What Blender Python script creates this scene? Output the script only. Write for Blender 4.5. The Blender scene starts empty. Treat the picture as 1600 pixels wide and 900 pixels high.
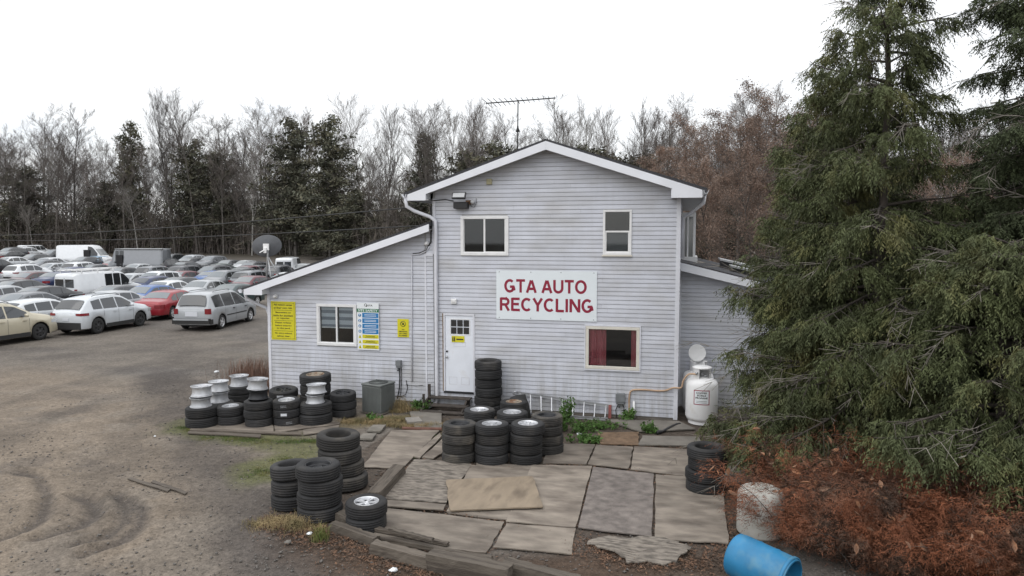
import bpy, math, random
import numpy as np
from mathutils import Vector, Matrix, noise as mnoise

R = random.Random(7)
NR = np.random.default_rng(7)
SC = bpy.context.scene
COL = SC.collection
PI = math.pi

# ---------------------------------------------------------------- camera, sky, light
FPX, HZ, VX = 1110.0, 366.0, 1072.0
PITCH = math.atan((450 - HZ) / FPX)
YAW = math.atan((VX - 800) / FPX * math.cos(PITCH))
CH, CD = 4.49, 17.35
cam = bpy.data.cameras.new('camera')
cam.sensor_width = 36.0
cam.lens = 36.0 * FPX / 1600.0
cam.clip_start = 0.1
cam.clip_end = 3000
camo = bpy.data.objects.new('camera', cam)
COL.objects.link(camo)
camo.location = (0, -CD, CH)
camo.rotation_euler = (PI / 2 - PITCH, 0, YAW)
SC.camera = camo

SUN_EL, SUN_AZ = math.radians(52), math.radians(205)
world = bpy.data.worlds.new('World')
SC.world = world
world.use_nodes = True
nt = world.node_tree
nt.nodes.clear()
wo = nt.nodes.new('ShaderNodeOutputWorld')
bg = nt.nodes.new('ShaderNodeBackground')
bg.inputs['Strength'].default_value = 1.0
sky = nt.nodes.new('ShaderNodeTexSky')
sky.sky_type = 'NISHITA'
sky.sun_disc = False
sky.sun_elevation = SUN_EL
sky.sun_rotation = SUN_AZ
sky.altitude = 100
tc = nt.nodes.new('ShaderNodeTexCoord')
sep = nt.nodes.new('ShaderNodeSeparateXYZ')
nt.links.new(tc.outputs['Generated'], sep.inputs[0])
mr = nt.nodes.new('ShaderNodeMapRange')            # overcast sky: horizon paler than zenith is bright
mr.inputs['From Min'].default_value = 0.0
mr.inputs['From Max'].default_value = 1.0
mr.inputs['To Min'].default_value = 0.83
mr.inputs['To Max'].default_value = 1.55
nt.links.new(sep.outputs['Z'], mr.inputs['Value'])
ns = nt.nodes.new('ShaderNodeTexNoise')
ns.inputs['Scale'].default_value = 2.2
ns.inputs['Detail'].default_value = 5
mp = nt.nodes.new('ShaderNodeMapping')
mp.inputs['Scale'].default_value = (1, 1, 3.0)
nt.links.new(tc.outputs['Generated'], mp.inputs['Vector'])
nt.links.new(mp.outputs['Vector'], ns.inputs['Vector'])
cr = nt.nodes.new('ShaderNodeValToRGB')
cr.color_ramp.elements[0].position = 0.33
cr.color_ramp.elements[0].color = (0.87, 0.905, 0.96, 1)
cr.color_ramp.elements[1].position = 0.46
cr.color_ramp.elements[1].color = (1.0, 1.0, 1.0, 1)
nt.links.new(ns.outputs['Fac'], cr.inputs['Fac'])
vm = nt.nodes.new('ShaderNodeVectorMath')
vm.operation = 'SCALE'
nt.links.new(cr.outputs['Color'], vm.inputs[0])
nt.links.new(mr.outputs['Result'], vm.inputs['Scale'])
vs = nt.nodes.new('ShaderNodeVectorMath')
vs.operation = 'SCALE'
vs.inputs['Scale'].default_value = 0.02
nt.links.new(sky.outputs['Color'], vs.inputs[0])
va = nt.nodes.new('ShaderNodeVectorMath')
va.operation = 'ADD'
nt.links.new(vm.outputs[0], va.inputs[0])
nt.links.new(vs.outputs[0], va.inputs[1])
nt.links.new(va.outputs[0], bg.inputs['Color'])
nt.links.new(bg.outputs[0], wo.inputs['Surface'])

sl = bpy.data.lights.new('sun', 'SUN')
sl.energy = 0.9
sl.angle = math.radians(70)
sl.color = (1.0, 0.98, 0.95)
so = bpy.data.objects.new('sun', sl)
COL.objects.link(so)
so.rotation_euler = (PI / 2 - SUN_EL, 0, PI - SUN_AZ)
SC.view_settings.view_transform = 'Standard'
SC.view_settings.look = 'None'
SC.view_settings.exposure = 0.12
SC.view_settings.gamma = 1.0

# ---------------------------------------------------------------- measuring: photograph point -> place on a real plane
_f = Vector((-math.sin(YAW) * math.cos(PITCH), math.cos(YAW) * math.cos(PITCH), -math.sin(PITCH)))
_r = Vector((math.cos(YAW), math.sin(YAW), 0))
_u = _r.cross(_f)
CAM = Vector((0, -CD, CH))
def ray(px, py):
    return _f + _r * ((px - 800) / FPX) + _u * (-(py - 450) / FPX)
def G(px, py, z=0.0):
    d = ray(px, py); t = (z - CH) / d.z
    return Vector((CAM.x + t * d.x, CAM.y + t * d.y, z))
def FA(px, py, Y=0.0):
    d = ray(px, py); t = (Y + CD) / d.y
    return Vector((CAM.x + t * d.x, Y, CAM.z + t * d.z))
def AT(px, py, dep):
    return CAM + ray(px, py) * dep
def sstep(a, b, x):
    t = min(1, max(0, (x - a) / (b - a))); return t * t * (3 - 2 * t)
def rise(x, y):
    """the land lifts a little towards the far back of the car lot"""
    d = math.hypot(x, y + CD)
    return 1.0 * sstep(78, 115, d) * sstep(5, -25, x) * sstep(260, 150, d) + 0.0
def GH(px, py, h):
    """where the view through a point meets the land raised by h"""
    d = ray(px, py); t = 20.0
    while t < 150:
        p = CAM + d * t
        if p.z <= rise(p.x, p.y) + h: break
        t += 0.25
    return Vector((p.x, p.y, rise(p.x, p.y)))

# ---------------------------------------------------------------- materials
def _n(nt, t, **k):
    n = nt.nodes.new(t)
    for a, b in k.items(): setattr(n, a, b)
    return n
def mat(name, col, rough=0.7, metal=0.0, var=0.0, vs=3.0, bump=0.0, bs=40.0, ovar=0.0, col2=None, c2s=2.0, c2lo=.45, c2hi=.6, stretch=(1, 1, 1), objcol=False, coat=0.0, spec=0.5, world_tex=False, twoface=None, trans=0.0, alpha=None):
    m = bpy.data.materials.new(name); m.use_nodes = True
    nt = m.node_tree; b = nt.nodes['Principled BSDF']; L = nt.links.new
    b.inputs['Roughness'].default_value = rough
    b.inputs['Metallic'].default_value = metal
    b.inputs['Specular IOR Level'].default_value = spec
    if coat: b.inputs['Coat Weight'].default_value = coat; b.inputs['Coat Roughness'].default_value = .08
    tcn = _n(nt, 'ShaderNodeTexCoord'); mpn = _n(nt, 'ShaderNodeMapping'); mpn.inputs['Scale'].default_value = stretch
    if world_tex:
        g = _n(nt, 'ShaderNodeNewGeometry'); L(g.outputs['Position'], mpn.inputs['Vector'])
    else:
        oi0 = _n(nt, 'ShaderNodeObjectInfo'); ad = _n(nt, 'ShaderNodeVectorMath', operation='ADD')
        sc0 = _n(nt, 'ShaderNodeMath', operation='MULTIPLY'); sc0.inputs[1].default_value = 37.0
        L(oi0.outputs['Random'], sc0.inputs[0]); L(tcn.outputs['Object'], ad.inputs[0]); L(sc0.outputs[0], ad.inputs[1]); L(ad.outputs[0], mpn.inputs['Vector'])
    V = mpn.outputs['Vector']
    if objcol:
        oi = _n(nt, 'ShaderNodeObjectInfo'); cur = oi.outputs['Color']
    else:
        rg = _n(nt, 'ShaderNodeRGB'); rg.outputs[0].default_value = (*col, 1); cur = rg.outputs[0]
    def noise(s, d=4):
        n = _n(nt, 'ShaderNodeTexNoise'); n.inputs['Scale'].default_value = s; n.inputs['Detail'].default_value = d; L(V, n.inputs['Vector']); return n.outputs['Fac']
    if col2:
        r = _n(nt, 'ShaderNodeMapRange'); r.inputs['From Min'].default_value = c2lo; r.inputs['From Max'].default_value = c2hi; L(noise(c2s, 6), r.inputs['Value'])
        mx = _n(nt, 'ShaderNodeMix', data_type='RGBA'); L(r.outputs[0], mx.inputs['Factor']); L(cur, mx.inputs['A']); mx.inputs['B'].default_value = (*col2, 1); cur = mx.outputs['Result']
    def scale_by(cur, val, lo, hi, f0=.3, f1=.7):
        r = _n(nt, 'ShaderNodeMapRange'); r.inputs['From Min'].default_value = f0; r.inputs['From Max'].default_value = f1
        r.inputs['To Min'].default_value = lo; r.inputs['To Max'].default_value = hi; L(val, r.inputs['Value'])
        v = _n(nt, 'ShaderNodeVectorMath', operation='SCALE'); L(cur, v.inputs[0]); L(r.outputs[0], v.inputs['Scale']); return v.outputs[0]
    if var: cur = scale_by(cur, noise(vs, 6), 1 - var, 1 + var)
    if ovar:
        oi2 = _n(nt, 'ShaderNodeObjectInfo'); cur = scale_by(cur, oi2.outputs['Random'], 1 - ovar, 1 + ovar, 0, 1)
    L(cur, b.inputs['Base Color'])
    if bump:
        bp = _n(nt, 'ShaderNodeBump'); bp.inputs['Strength'].default_value = bump; bp.inputs['Distance'].default_value = .02
        L(noise(bs, 5), bp.inputs['Height']); L(bp.outputs[0], b.inputs['Normal'])
    if trans: b.inputs['Transmission Weight'].default_value = trans
    if alpha is not None: b.inputs['Alpha'].default_value = alpha
    return m

M = {}
M['siding'] = mat('siding', (.545, .562, .618), .55, var=.07, vs=1.5, ovar=.045, col2=(.43, .43, .44), c2s=.8, c2lo=.46, c2hi=.75, world_tex=True, stretch=(1, 1, 2.5))
M['trim'] = mat('trim', (.66, .67, .72), .5, var=.06, vs=4, world_tex=True)
M['fascia'] = mat('fascia', (.74, .755, .80), .45, var=.05, vs=2, world_tex=True, stretch=(1, 1, 1))
M['soffit'] = mat('soffit', (.42, .42, .42), .7, var=.1, vs=4, world_tex=True)
M['frame'] = mat('window_frame', (.74, .74, .74), .5, var=.07, vs=5)
M['frame_tan'] = mat('window_frame_cream', (.66, .63, .56), .5, var=.08, vs=5)
M['door'] = mat('door_paint', (.74, .77, .83), .4, var=.05, vs=3, col2=(.62, .62, .62), c2s=3, c2lo=.6, c2hi=.8)
M['white'] = mat('white_paint', (.80, .80, .80), .4, var=.05, vs=3, col2=(.62, .59, .53), c2s=4, c2lo=.6, c2hi=.9)
M['sign_white'] = mat('sign_white', (.74, .79, .82), .45, var=.03, vs=2)
M['sign_red'] = mat('sign_red', (.26, .008, .035), .5)
M['yellow'] = mat('sign_yellow', (.62, .56, .015), .5, var=.04)
M['sgreen'] = mat('sign_green', (.02, .16, .06), .5)
M['sblue'] = mat('sign_blue', (.01, .17, .42), .5)
M['ink'] = mat('ink', (.02, .02, .015), .5)
M['inkwhite'] = mat('ink_white', (.75, .78, .8), .5)
M['dark'] = mat('dark_interior', (.015, .015, .017), .8)
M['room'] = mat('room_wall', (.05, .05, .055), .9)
M['shingle'] = mat('roof_shingle', (.045, .045, .05), .9, var=.4, vs=30, bump=.5, bs=60)
M['black'] = mat('black_plastic', (.02, .02, .022), .45)
M['blackmatte'] = mat('black_rubber_trim', (.025, .025, .025), .8)
M['greymetal'] = mat('grey_metal', (.20, .21, .22), .5, .3, var=.15, vs=6)
M['acgrey'] = mat('cabinet_grey', (.135, .145, .14), .6, .1, var=.12, vs=5)
M['alu'] = mat('aluminium', (.55, .56, .58), .42, .75, var=.15, vs=6)
M['galv'] = mat('galvanised', (.42, .43, .44), .5, .5, var=.15, vs=8)
M['alloy'] = mat('alloy', (.46, .47, .49), .42, .45, var=.12, vs=9, col2=(.25, .22, .19), c2s=9, c2lo=.62, c2hi=.8, ovar=.12)
M['chrome'] = mat('polished_alloy', (.62, .63, .65), .3, .6, var=.1, vs=6)
M['rustrim'] = mat('rusty_alloy', (.33, .28, .22), .6, .3, var=.25, vs=8, col2=(.16, .08, .04), c2s=8)
M['rimblack'] = mat('rim_black', (.022, .023, .026), .4, .3, var=.2, vs=8)
M['tyre'] = mat('tyre_rubber', (.020, .020, .021), .82, var=.35, vs=3.5, bump=.25, bs=90, ovar=.38, col2=(.048, .044, .040), c2s=2.5, c2lo=.5, c2hi=.75)
M['tyre_old'] = mat('tyre_rubber_dusty', (.036, .034, .032), .9, var=.3, vs=3, bump=.3, bs=70, ovar=.2, col2=(.085, .075, .062), c2s=3, c2lo=.5, c2hi=.75)
M['copper'] = mat('hose', (.48, .33, .22), .5, var=.12, vs=5)
M['wire'] = mat('wire_black', (.02, .02, .02), .6)
M['beige'] = mat('beige_box', (.42, .39, .25), .6)
M['lampglass'] = mat('lamp_face', (.42, .43, .44), .25)
M['brownwood'] = mat('dark_wood', (.055, .045, .038), .85, var=.4, vs=6, bump=.4, bs=30)
M['ply'] = mat('weathered_plywood', (.212, .182, .150), .85, var=.24, vs=2.6, bump=.35, bs=45, ovar=.22, col2=(.115, .095, .078), c2s=1.7, c2lo=.43, c2hi=.68, stretch=(1, 2.2, 1))
M['plydark'] = mat('stained_plywood', (.19, .165, .148), .9, var=.26, vs=5, bump=.5, bs=35, ovar=.05, col2=(.125, .108, .098), c2s=6, c2lo=.42, c2hi=.65)
M['plytan'] = mat('tan_plywood', (.245, .195, .14), .8, var=.14, vs=2, bump=.3, bs=50, col2=(.14, .108, .078), c2s=1.6, c2lo=.5, c2hi=.75, stretch=(3, 1, 1))
M['peeled'] = mat('peeling_plywood', (.215, .188, .158), .9, var=.30, vs=7, bump=1.0, bs=16, col2=(.11, .095, .08), c2s=5, c2lo=.46, c2hi=.6, stretch=(1, 3.2, 1))
M['matbrown'] = mat('coco_mat', (.16, .105, .065), .95, var=.3, vs=10, bump=.6, bs=80)
M['timber'] = mat('grey_timber', (.145, .122, .098), .88, var=.3, vs=4, bump=.6, bs=25, ovar=.2, col2=(.050, .040, .032), c2s=4, c2lo=.42, c2hi=.65, stretch=(.35, 5, 5))
M['concrete'] = mat('concrete', (.17, .155, .135), .9, var=.2, vs=3, bump=.4, bs=40, ovar=.1, col2=(.13, .12, .10), c2s=2, c2lo=.48, c2hi=.7)
M['stone'] = mat('stone', (.21, .195, .175), .9, var=.3, vs=2, bump=.3, bs=20, ovar=.25)
M['gravelm'] = mat('gravel', (.125, .115, .105), .95, var=.45, vs=18, world_tex=True)
M['brick'] = mat('red_brick', (.13, .06, .042), .9, var=.3, vs=10)
M['bluedrum'] = mat('blue_plastic', (.020, .175, .345), .5, var=.18, vs=3, col2=(.10, .24, .33), c2s=5, c2lo=.5, c2hi=.8)
M['whitedrum'] = mat('white_plastic', (.50, .49, .45), .5, var=.12, vs=3, col2=(.28, .25, .20), c2s=4, c2lo=.5, c2hi=.8)
M['red_cloth'] = mat('curtain_red', (.55, .15, .17), .9, var=.2, vs=12, stretch=(6, 6, .3))
M['blind_w'] = mat('blind_white', (.72, .75, .80), .8)
M['blind_d'] = mat('blind_grey', (.30, .33, .38), .8)
M['blind_l'] = mat('blind_light', (.85, .85, .85), .8)
M['bark'] = mat('bark', (.105, .095, .085), .95, var=.35, vs=4, ovar=.35)
M['barkdark'] = mat('cedar_bark', (.062, .052, .044), .95, var=.35, vs=4)
M['bark_pale'] = mat('pale_bark', (.26, .25, .235), .9, var=.3, vs=3, ovar=.15)
M['twig'] = mat('twigs', (.125, .108, .098), .95, var=.25, vs=.6, ovar=.35)
M['twig_pale'] = mat('pale_twigs', (.19, .175, .16), .95, ovar=.15)
M['deadtwig'] = mat('dead_grey_twigs', (.215, .195, .168), .9, var=.25, vs=3)
M['ever'] = mat('forest_evergreen', (.075, .078, .054), .9, var=.45, vs=.5, ovar=.3, col2=(.098, .090, .058), c2s=.8)
M['brownleaf'] = mat('dry_oak_leaves', (.255, .185, .145), .9, var=.35, vs=.7, ovar=.2, col2=(.17, .105, .075), c2s=1.2)
M['under'] = mat('undergrowth', (.088, .074, .060), .95, var=.5, vs=.35, col2=(.060, .058, .038), c2s=.25, c2lo=.45, c2hi=.6, world_tex=True)
M['cedar'] = mat('cedar_foliage', (.064, .077, .028), .8, var=.4, vs=1.6, col2=(.145, .135, .048), c2s=1.5, c2lo=.52, c2hi=.74, world_tex=True)
M['spruce'] = mat('spruce_foliage', (.048, .062, .027), .85, var=.4, vs=1.8, col2=(.06, .075, .028), c2s=1.3, c2lo=.5, c2hi=.72, world_tex=True)
M['rust'] = mat('rust_foliage', (.215, .075, .034), .9, var=.5, vs=3.5, col2=(.072, .046, .032), c2s=1.8, c2lo=.42, c2hi=.60, world_tex=True)
M['leafbig'] = mat('curled_dead_leaf', (.30, .145, .075), .8, var=.3, vs=9, world_tex=True, col2=(.20, .12, .08), c2s=6)
M['litter'] = mat('leaf_litter', (.15, .085, .052), .9, var=.45, vs=14, world_tex=True, col2=(.07, .048, .034), c2s=9)
M['grass'] = mat('grass_green', (.075, .115, .025), .9, var=.35, vs=5, world_tex=True, col2=(.19, .165, .06), c2s=2.2, c2lo=.45, c2hi=.65)
M['straw'] = mat('dry_grass', (.30, .225, .115), .95, var=.35, vs=6, world_tex=True, col2=(.15, .125, .06), c2s=3)
M['weed'] = mat('weed_green', (.060, .125, .022), .75, var=.3, vs=6, world_tex=True)
M['reddry'] = mat('dry_red_weeds', (.19, .115, .085), .95, var=.3, vs=5, world_tex=True)
def grime(m, zlo, zhi, col, amt, streak=True):
    nt = m.node_tree; b = nt.nodes['Principled BSDF']; src = b.inputs['Base Color'].links[0].from_socket; L = nt.links.new
    g = _n(nt, 'ShaderNodeNewGeometry'); sp = _n(nt, 'ShaderNodeSeparateXYZ'); L(g.outputs['Position'], sp.inputs[0])
    r = _n(nt, 'ShaderNodeMapRange'); r.inputs['From Min'].default_value = zlo; r.inputs['From Max'].default_value = zhi; r.inputs['To Min'].default_value = 1; r.inputs['To Max'].default_value = .0; L(sp.outputs['Z'], r.inputs['Value'])
    mp_ = _n(nt, 'ShaderNodeMapping'); mp_.inputs['Scale'].default_value = (5, 5, .5); L(g.outputs['Position'], mp_.inputs['Vector'])
    n = _n(nt, 'ShaderNodeTexNoise'); n.inputs['Scale'].default_value = 1.3; n.inputs['Detail'].default_value = 7; n.inputs['Roughness'].default_value = .65; L(mp_.outputs[0], n.inputs['Vector'])
    r2 = _n(nt, 'ShaderNodeMapRange'); r2.inputs['From Min'].default_value = .42; r2.inputs['From Max'].default_value = .72; L(n.outputs['Fac'], r2.inputs['Value'])
    a = _n(nt, 'ShaderNodeMath', operation='MULTIPLY'); L(r.outputs[0], a.inputs[0]); L(r2.outputs[0], a.inputs[1])
    r3 = _n(nt, 'ShaderNodeMath', operation='MULTIPLY'); L(r2.outputs[0], r3.inputs[0]); r3.inputs[1].default_value = .09
    a2 = _n(nt, 'ShaderNodeMath', operation='MULTIPLY_ADD'); L(a.outputs[0], a2.inputs[0]); a2.inputs[1].default_value = amt; L(r3.outputs[0], a2.inputs[2]); a2.use_clamp = True
    mx = _n(nt, 'ShaderNodeMix', data_type='RGBA'); L(a2.outputs[0], mx.inputs['Factor']); L(src, mx.inputs['A']); mx.inputs['B'].default_value = (*col, 1); L(mx.outputs['Result'], b.inputs['Base Color'])
grime(M['siding'], .0, 1.6, (.27, .26, .235), .75)
grime(M['trim'], .0, .8, (.25, .22, .18), .6)
# vehicles
M['paint'] = mat('car_paint', (1, 1, 1), .32, .15, objcol=True, coat=.5, var=.05, vs=3)
M['carglass'] = mat('car_glass', (.018, .021, .024), .06, 0, spec=.9, coat=.3)
M['carglass_painted_sky'] = mat('car_glass_painted_sky', (.085, .10, .105), .10, 0, spec=1.0, coat=.6)  # paler than the side glass: sky reflection painted into the base colour
M['ctyre'] = mat('car_tyre', (.02, .02, .02), .8)
M['crim'] = mat('car_rim', (.60, .61, .63), .4, .5)
M['crimb'] = mat('car_rim_black', (.03, .03, .032), .5)
M['tail'] = mat('tail_lamp', (.20, .010, .016), .25, coat=.5)
M['head'] = mat('head_lamp', (.55, .57, .58), .15, .2, coat=.5)
M['plate'] = mat('plate_white', (.6, .62, .66), .5)

def glass_mat(name, tint, refl=.06):
    m = bpy.data.materials.new(name); m.use_nodes = True; nt = m.node_tree; nt.nodes.clear(); L = nt.links.new
    o = _n(nt, 'ShaderNodeOutputMaterial'); mx = _n(nt, 'ShaderNodeMixShader'); t = _n(nt, 'ShaderNodeBsdfTransparent'); g = _n(nt, 'ShaderNodeBsdfGlossy')
    t.inputs['Color'].default_value = (*tint, 1); g.inputs['Roughness'].default_value = .03
    fr = _n(nt, 'ShaderNodeFresnel'); fr.inputs['IOR'].default_value = 1.5
    ma = _n(nt, 'ShaderNodeMath', operation='ADD'); ma.inputs[1].default_value = refl; L(fr.outputs[0], ma.inputs[0])
    L(ma.outputs[0], mx.inputs['Fac']); L(t.outputs[0], mx.inputs[1]); L(g.outputs[0], mx.inputs[2]); L(mx.outputs[0], o.inputs['Surface'])
    return m
M['glass'] = glass_mat('window_glass', (.90, .93, .94), .02)

# ---------------------------------------------------------------- object helpers
def tag(o, label=None, cat=None, group=None, kind=None):
    if label: o['label'] = label
    if cat: o['category'] = cat
    if group: o['group'] = group
    if kind: o['kind'] = kind
    return o
def empty(name, loc=(0, 0, 0), rz=0.0):
    o = bpy.data.objects.new(name, None); COL.objects.link(o); o.location = loc; o.rotation_euler = (0, 0, rz); o.empty_display_size = .1
    return o
def link_mesh(name, me, parent=None, loc=None):
    o = bpy.data.objects.new(name, me); COL.objects.link(o)
    if parent: o.parent = parent
    if loc is not None: o.location = loc
    return o
def np_mesh(name, V, Fc, mats, smooth=False, midx=None):
    """mesh from arrays; Fc is an (n,k) array of equal polygons"""
    me = bpy.data.meshes.new(name); V = np.asarray(V, dtype=np.float32); Fc = np.asarray(Fc, dtype=np.int32)
    n, k = Fc.shape
    me.vertices.add(len(V)); me.vertices.foreach_set('co', V.ravel())
    me.loops.add(n * k); me.loops.foreach_set('vertex_index', Fc.ravel())
    me.polygons.add(n); me.polygons.foreach_set('loop_start', np.arange(0, n * k, k, dtype=np.int32))
    if midx is not None: me.polygons.foreach_set('material_index', np.asarray(midx, dtype=np.int32))
    if smooth: me.polygons.foreach_set('use_smooth', np.ones(n, dtype=bool))
    for m in (mats if isinstance(mats, (list, tuple)) else [mats]): me.materials.append(m)
    me.update(calc_edges=True)
    return me

class MB:
    """collects shapes, builds them as ONE mesh"""
    def __init__(s): s.v = []; s.f = []; s.m = []; s.sm = []
    def add(s, vs, fs, mi=0, smooth=False, xf=None):
        b = len(s.v)
        for v in vs:
            v = Vector(v); s.v.append(tuple(xf @ v) if xf else tuple(v))
        for f in fs: s.f.append([b + i for i in f]); s.m.append(mi); s.sm.append(smooth)
        return s
    def box(s, x0, x1, y0, y1, z0, z1, mi=0, xf=None):
        vs = [(x, y, z) for z in (z0, z1) for y in (y0, y1) for x in (x0, x1)]
        return s.add(vs, [(0, 2, 3, 1), (4, 5, 7, 6), (0, 1, 5, 4), (2, 6, 7, 3), (0, 4, 6, 2), (1, 3, 7, 5)], mi, xf=xf)
    def prism(s, poly, y0, y1, mi=0, xf=None):
        """poly in (x,z), counter-clockwise seen from -y, extruded y0..y1"""
        n = len(poly); vs = [(p[0], y0, p[1]) for p in poly] + [(p[0], y1, p[1]) for p in poly]
        fs = [tuple(range(n)), tuple(range(2 * n - 1, n - 1, -1))] + [(i, n + i, n + (i + 1) % n, (i + 1) % n) for i in range(n)]
        return s.add(vs, fs, mi, xf=xf)
    def tube(s, pts, r, n=8, mi=0, cap=True, xf=None, smooth=True):
        pts = [Vector(p) for p in pts]; rs = r if isinstance(r, (list, tuple)) else [r] * len(pts)
        vs = []; fs = []; ref = None
        for i, p in enumerate(pts):
            t = ((pts[min(i + 1, len(pts) - 1)] - pts[max(i - 1, 0)])).normalized()
            if ref is None: ref = t.orthogonal().normalized()
            ref = (ref - t * ref.dot(t));
            ref = ref.normalized() if ref.length > 1e-6 else t.orthogonal().normalized()
            b = t.cross(ref)
            for k in range(n):
                a = 2 * PI * k / n; vs.append(p + (ref * math.cos(a) + b * math.sin(a)) * rs[i])
        for i in range(len(pts) - 1):
            for k in range(n):
                fs.append((i * n + k, i * n + (k + 1) % n, (i + 1) * n + (k + 1) % n, (i + 1) * n + k))
        if cap: fs.append(tuple(range(n - 1, -1, -1))); fs.append(tuple((len(pts) - 1) * n + k for k in range(n)))
        return s.add(vs, fs, mi, smooth, xf)
    def lathe(s, prof, n=32, mi=0, xf=None, smooth=True, sx=1.0, a0=0.0, a1=2 * PI):
        full = abs(a1 - a0 - 2 * PI) < 1e-6; m = n if full else n + 1
        vs = []; fs = []
        for (r, z) in prof:
            for k in range(m):
                a = a0 + (a1 - a0) * k / n; vs.append((r * math.cos(a) * sx, r * math.sin(a), z))
        for i in range(len(prof) - 1):
            for k in range(n):
                k2 = (k + 1) % m if full else k + 1
                fs.append((i * m + k, i * m + k2, (i + 1) * m + k2, (i + 1) * m + k))
        return s.add(vs, fs, mi, smooth, xf)
    def mesh(s, name, mats, flat=False):
        me = bpy.data.meshes.new(name); me.from_pydata(s.v, [], s.f)
        me.polygons.foreach_set('material_index', s.m)
        me.polygons.foreach_set('use_smooth', [x and not flat for x in s.sm])
        for m in (mats if isinstance(mats, (list, tuple)) else [mats]): me.materials.append(m)
        me.update(); return me
    def build(s, name, mats, parent=None, loc=None, bevel=0.0, seg=1):
        o = link_mesh(name, s.mesh(name, mats), parent, loc)
        if bevel:
            b = o.modifiers.new('bevel', 'BEVEL'); b.width = bevel; b.segments = seg; b.limit_method = 'ANGLE'; b.angle_limit = .6
        return o
def copy_tree(o, parent=None):
    c = o.copy(); COL.objects.link(c)
    if parent: c.parent = parent
    for ch in list(o.children): copy_tree(ch, c)
    return c
def text_mesh(body, font_bold=0.0, spacing=1.0):
    c = bpy.data.curves.new('lettering', 'FONT'); c.body = body; c.align_x = 'CENTER'; c.align_y = 'CENTER'; c.offset = font_bold; c.space_character = spacing; c.resolution_u = 3
    o = bpy.data.objects.new('tmp', c); COL.objects.link(o)
    dg = bpy.context.evaluated_depsgraph_get(); me = bpy.data.meshes.new_from_object(o.evaluated_get(dg))
    bpy.data.objects.remove(o); return me
def lettering(body, cx, cz, w, h, y, m, parent, bold=0.012, name='lettering', spacing=1.0, xf=None, depth=.002):
    """upright lettering facing -y, fitted to w x h round (cx,cz), in the parent's space"""
    me = text_mesh(body, bold, spacing); n = len(me.vertices); co = np.zeros(n * 3, dtype=np.float32); me.vertices.foreach_get('co', co); co = co.reshape(-1, 3)
    lo = co.min(0); hi = co.max(0); c = (lo + hi) / 2; s = hi - lo
    out = np.zeros_like(co); out[:, 0] = (co[:, 0] - c[0]) / s[0] * w + cx; out[:, 2] = (co[:, 1] - c[1]) / s[1] * h + cz; out[:, 1] = y
    me.vertices.foreach_set('co', out.ravel()); me.materials.clear(); me.materials.append(m); me.update()
    o = link_mesh(name, me, parent)
    if xf: o.matrix_local = xf
    return o

# ---------------------------------------------------------------- value noise on arrays
def vnoise(x, y, seed=0):
    xi = np.floor(x).astype(np.int64); yi = np.floor(y).astype(np.int64); fx = x - xi; fy = y - yi
    fx = fx * fx * (3 - 2 * fx); fy = fy * fy * (3 - 2 * fy)
    def h(a, b):
        n = (a * 374761393 + b * 668265263 + seed * 1442695041) & 0xffffffff
        n = ((n ^ (n >> 13)) * 1274126177) & 0xffffffff
        return ((n ^ (n >> 16)) & 0xffff) / 65535.0
    a = h(xi, yi); b = h(xi + 1, yi); c = h(xi, yi + 1); d = h(xi + 1, yi + 1)
    return (a * (1 - fx) + b * fx) * (1 - fy) + (c * (1 - fx) + d * fx) * fy
def fbm(x, y, seed=0, o=4):
    s = 0; a = .5; t = 0
    for i in range(o):
        s = s + a * vnoise(x * 2 ** i, y * 2 ** i, seed + i); t += a; a *= .5
    return s / t
def ss(a, b, x):
    t = np.clip((x - a) / (b - a), 0, 1); return t * t * (3 - 2 * t)
def seg_dist(X, Y, pts):
    d = np.full(X.shape, 1e9)
    for (ax, ay), (bx, by) in zip(pts[:-1], pts[1:]):
        dx, dy = bx - ax, by - ay; L2 = dx * dx + dy * dy + 1e-9
        t = np.clip(((X - ax) * dx + (Y - ay) * dy) / L2, 0, 1)
        d = np.minimum(d, np.hypot(X - ax - t * dx, Y - ay - t * dy))
    return d
def gpts(px): return [tuple(G(*p)[:2]) for p in px]

# ---------------------------------------------------------------- ground
def axis(lo, hi, a, b, step, grow=1.12):
    xs = list(np.arange(a, b, step)); s = step; x = xs[-1]
    while x < hi: s *= grow; x += s; xs.append(x)
    s = step; x = xs[0]; left = []
    while x > lo: s *= grow; x -= s; left.append(x)
    return np.array(left[::-1] + xs)
gx = axis(-900, 900, -15.5, 5.5, .08); gy = axis(-300, 900, -11.5, 0.2, .07)
GX, GY = np.meshgrid(gx, gy)
tracks = [gpts([(30, 738), (60, 745), (76, 775), (66, 810), (30, 832), (-10, 845)]), gpts([(118, 775), (143, 785), (150, 805), (125, 822), (60, 842)]),
          gpts([(185, 775), (198, 790), (196, 815), (165, 840), (120, 850)]), gpts([(200, 778), (222, 795), (218, 822), (190, 845), (130, 868)])]
FDr = np.hypot(GX, GY + CD)
GZ = (fbm(GX * .35, GY * .35, 3) - .5) * .05 + (fbm(GX * 3, GY * 3, 9, 3) - .5) * .030
near = ss(60, 20, FDr)
GZ = GZ * (0.25 + .75 * near)
wob = (fbm(GX * 1.5, GY * 1.5, 31) - .5) * .12
trk = np.zeros_like(GX)
for t in tracks:
    d = seg_dist(GX, GY, t) + wob
    g_ = np.exp(-(d / .10) ** 2); trk = np.maximum(trk, g_)
    GZ += -.055 * g_ + .038 * np.exp(-((d - .22) / .07) ** 2)
inpad = ((GX > -6.9) & (GX < 1.2) & (GY > -7.2) & (GY < 0.3))
GZ = np.where(inpad | (GY > -1.5) & (GX > -11.5) & (GX < 4), GZ * .35 - .012, GZ)
GZ = np.where((GX > -12) & (GX < -5.6) & (GY > -4.4) & (GY < 0), GZ * .4 - .012, GZ)
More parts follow.
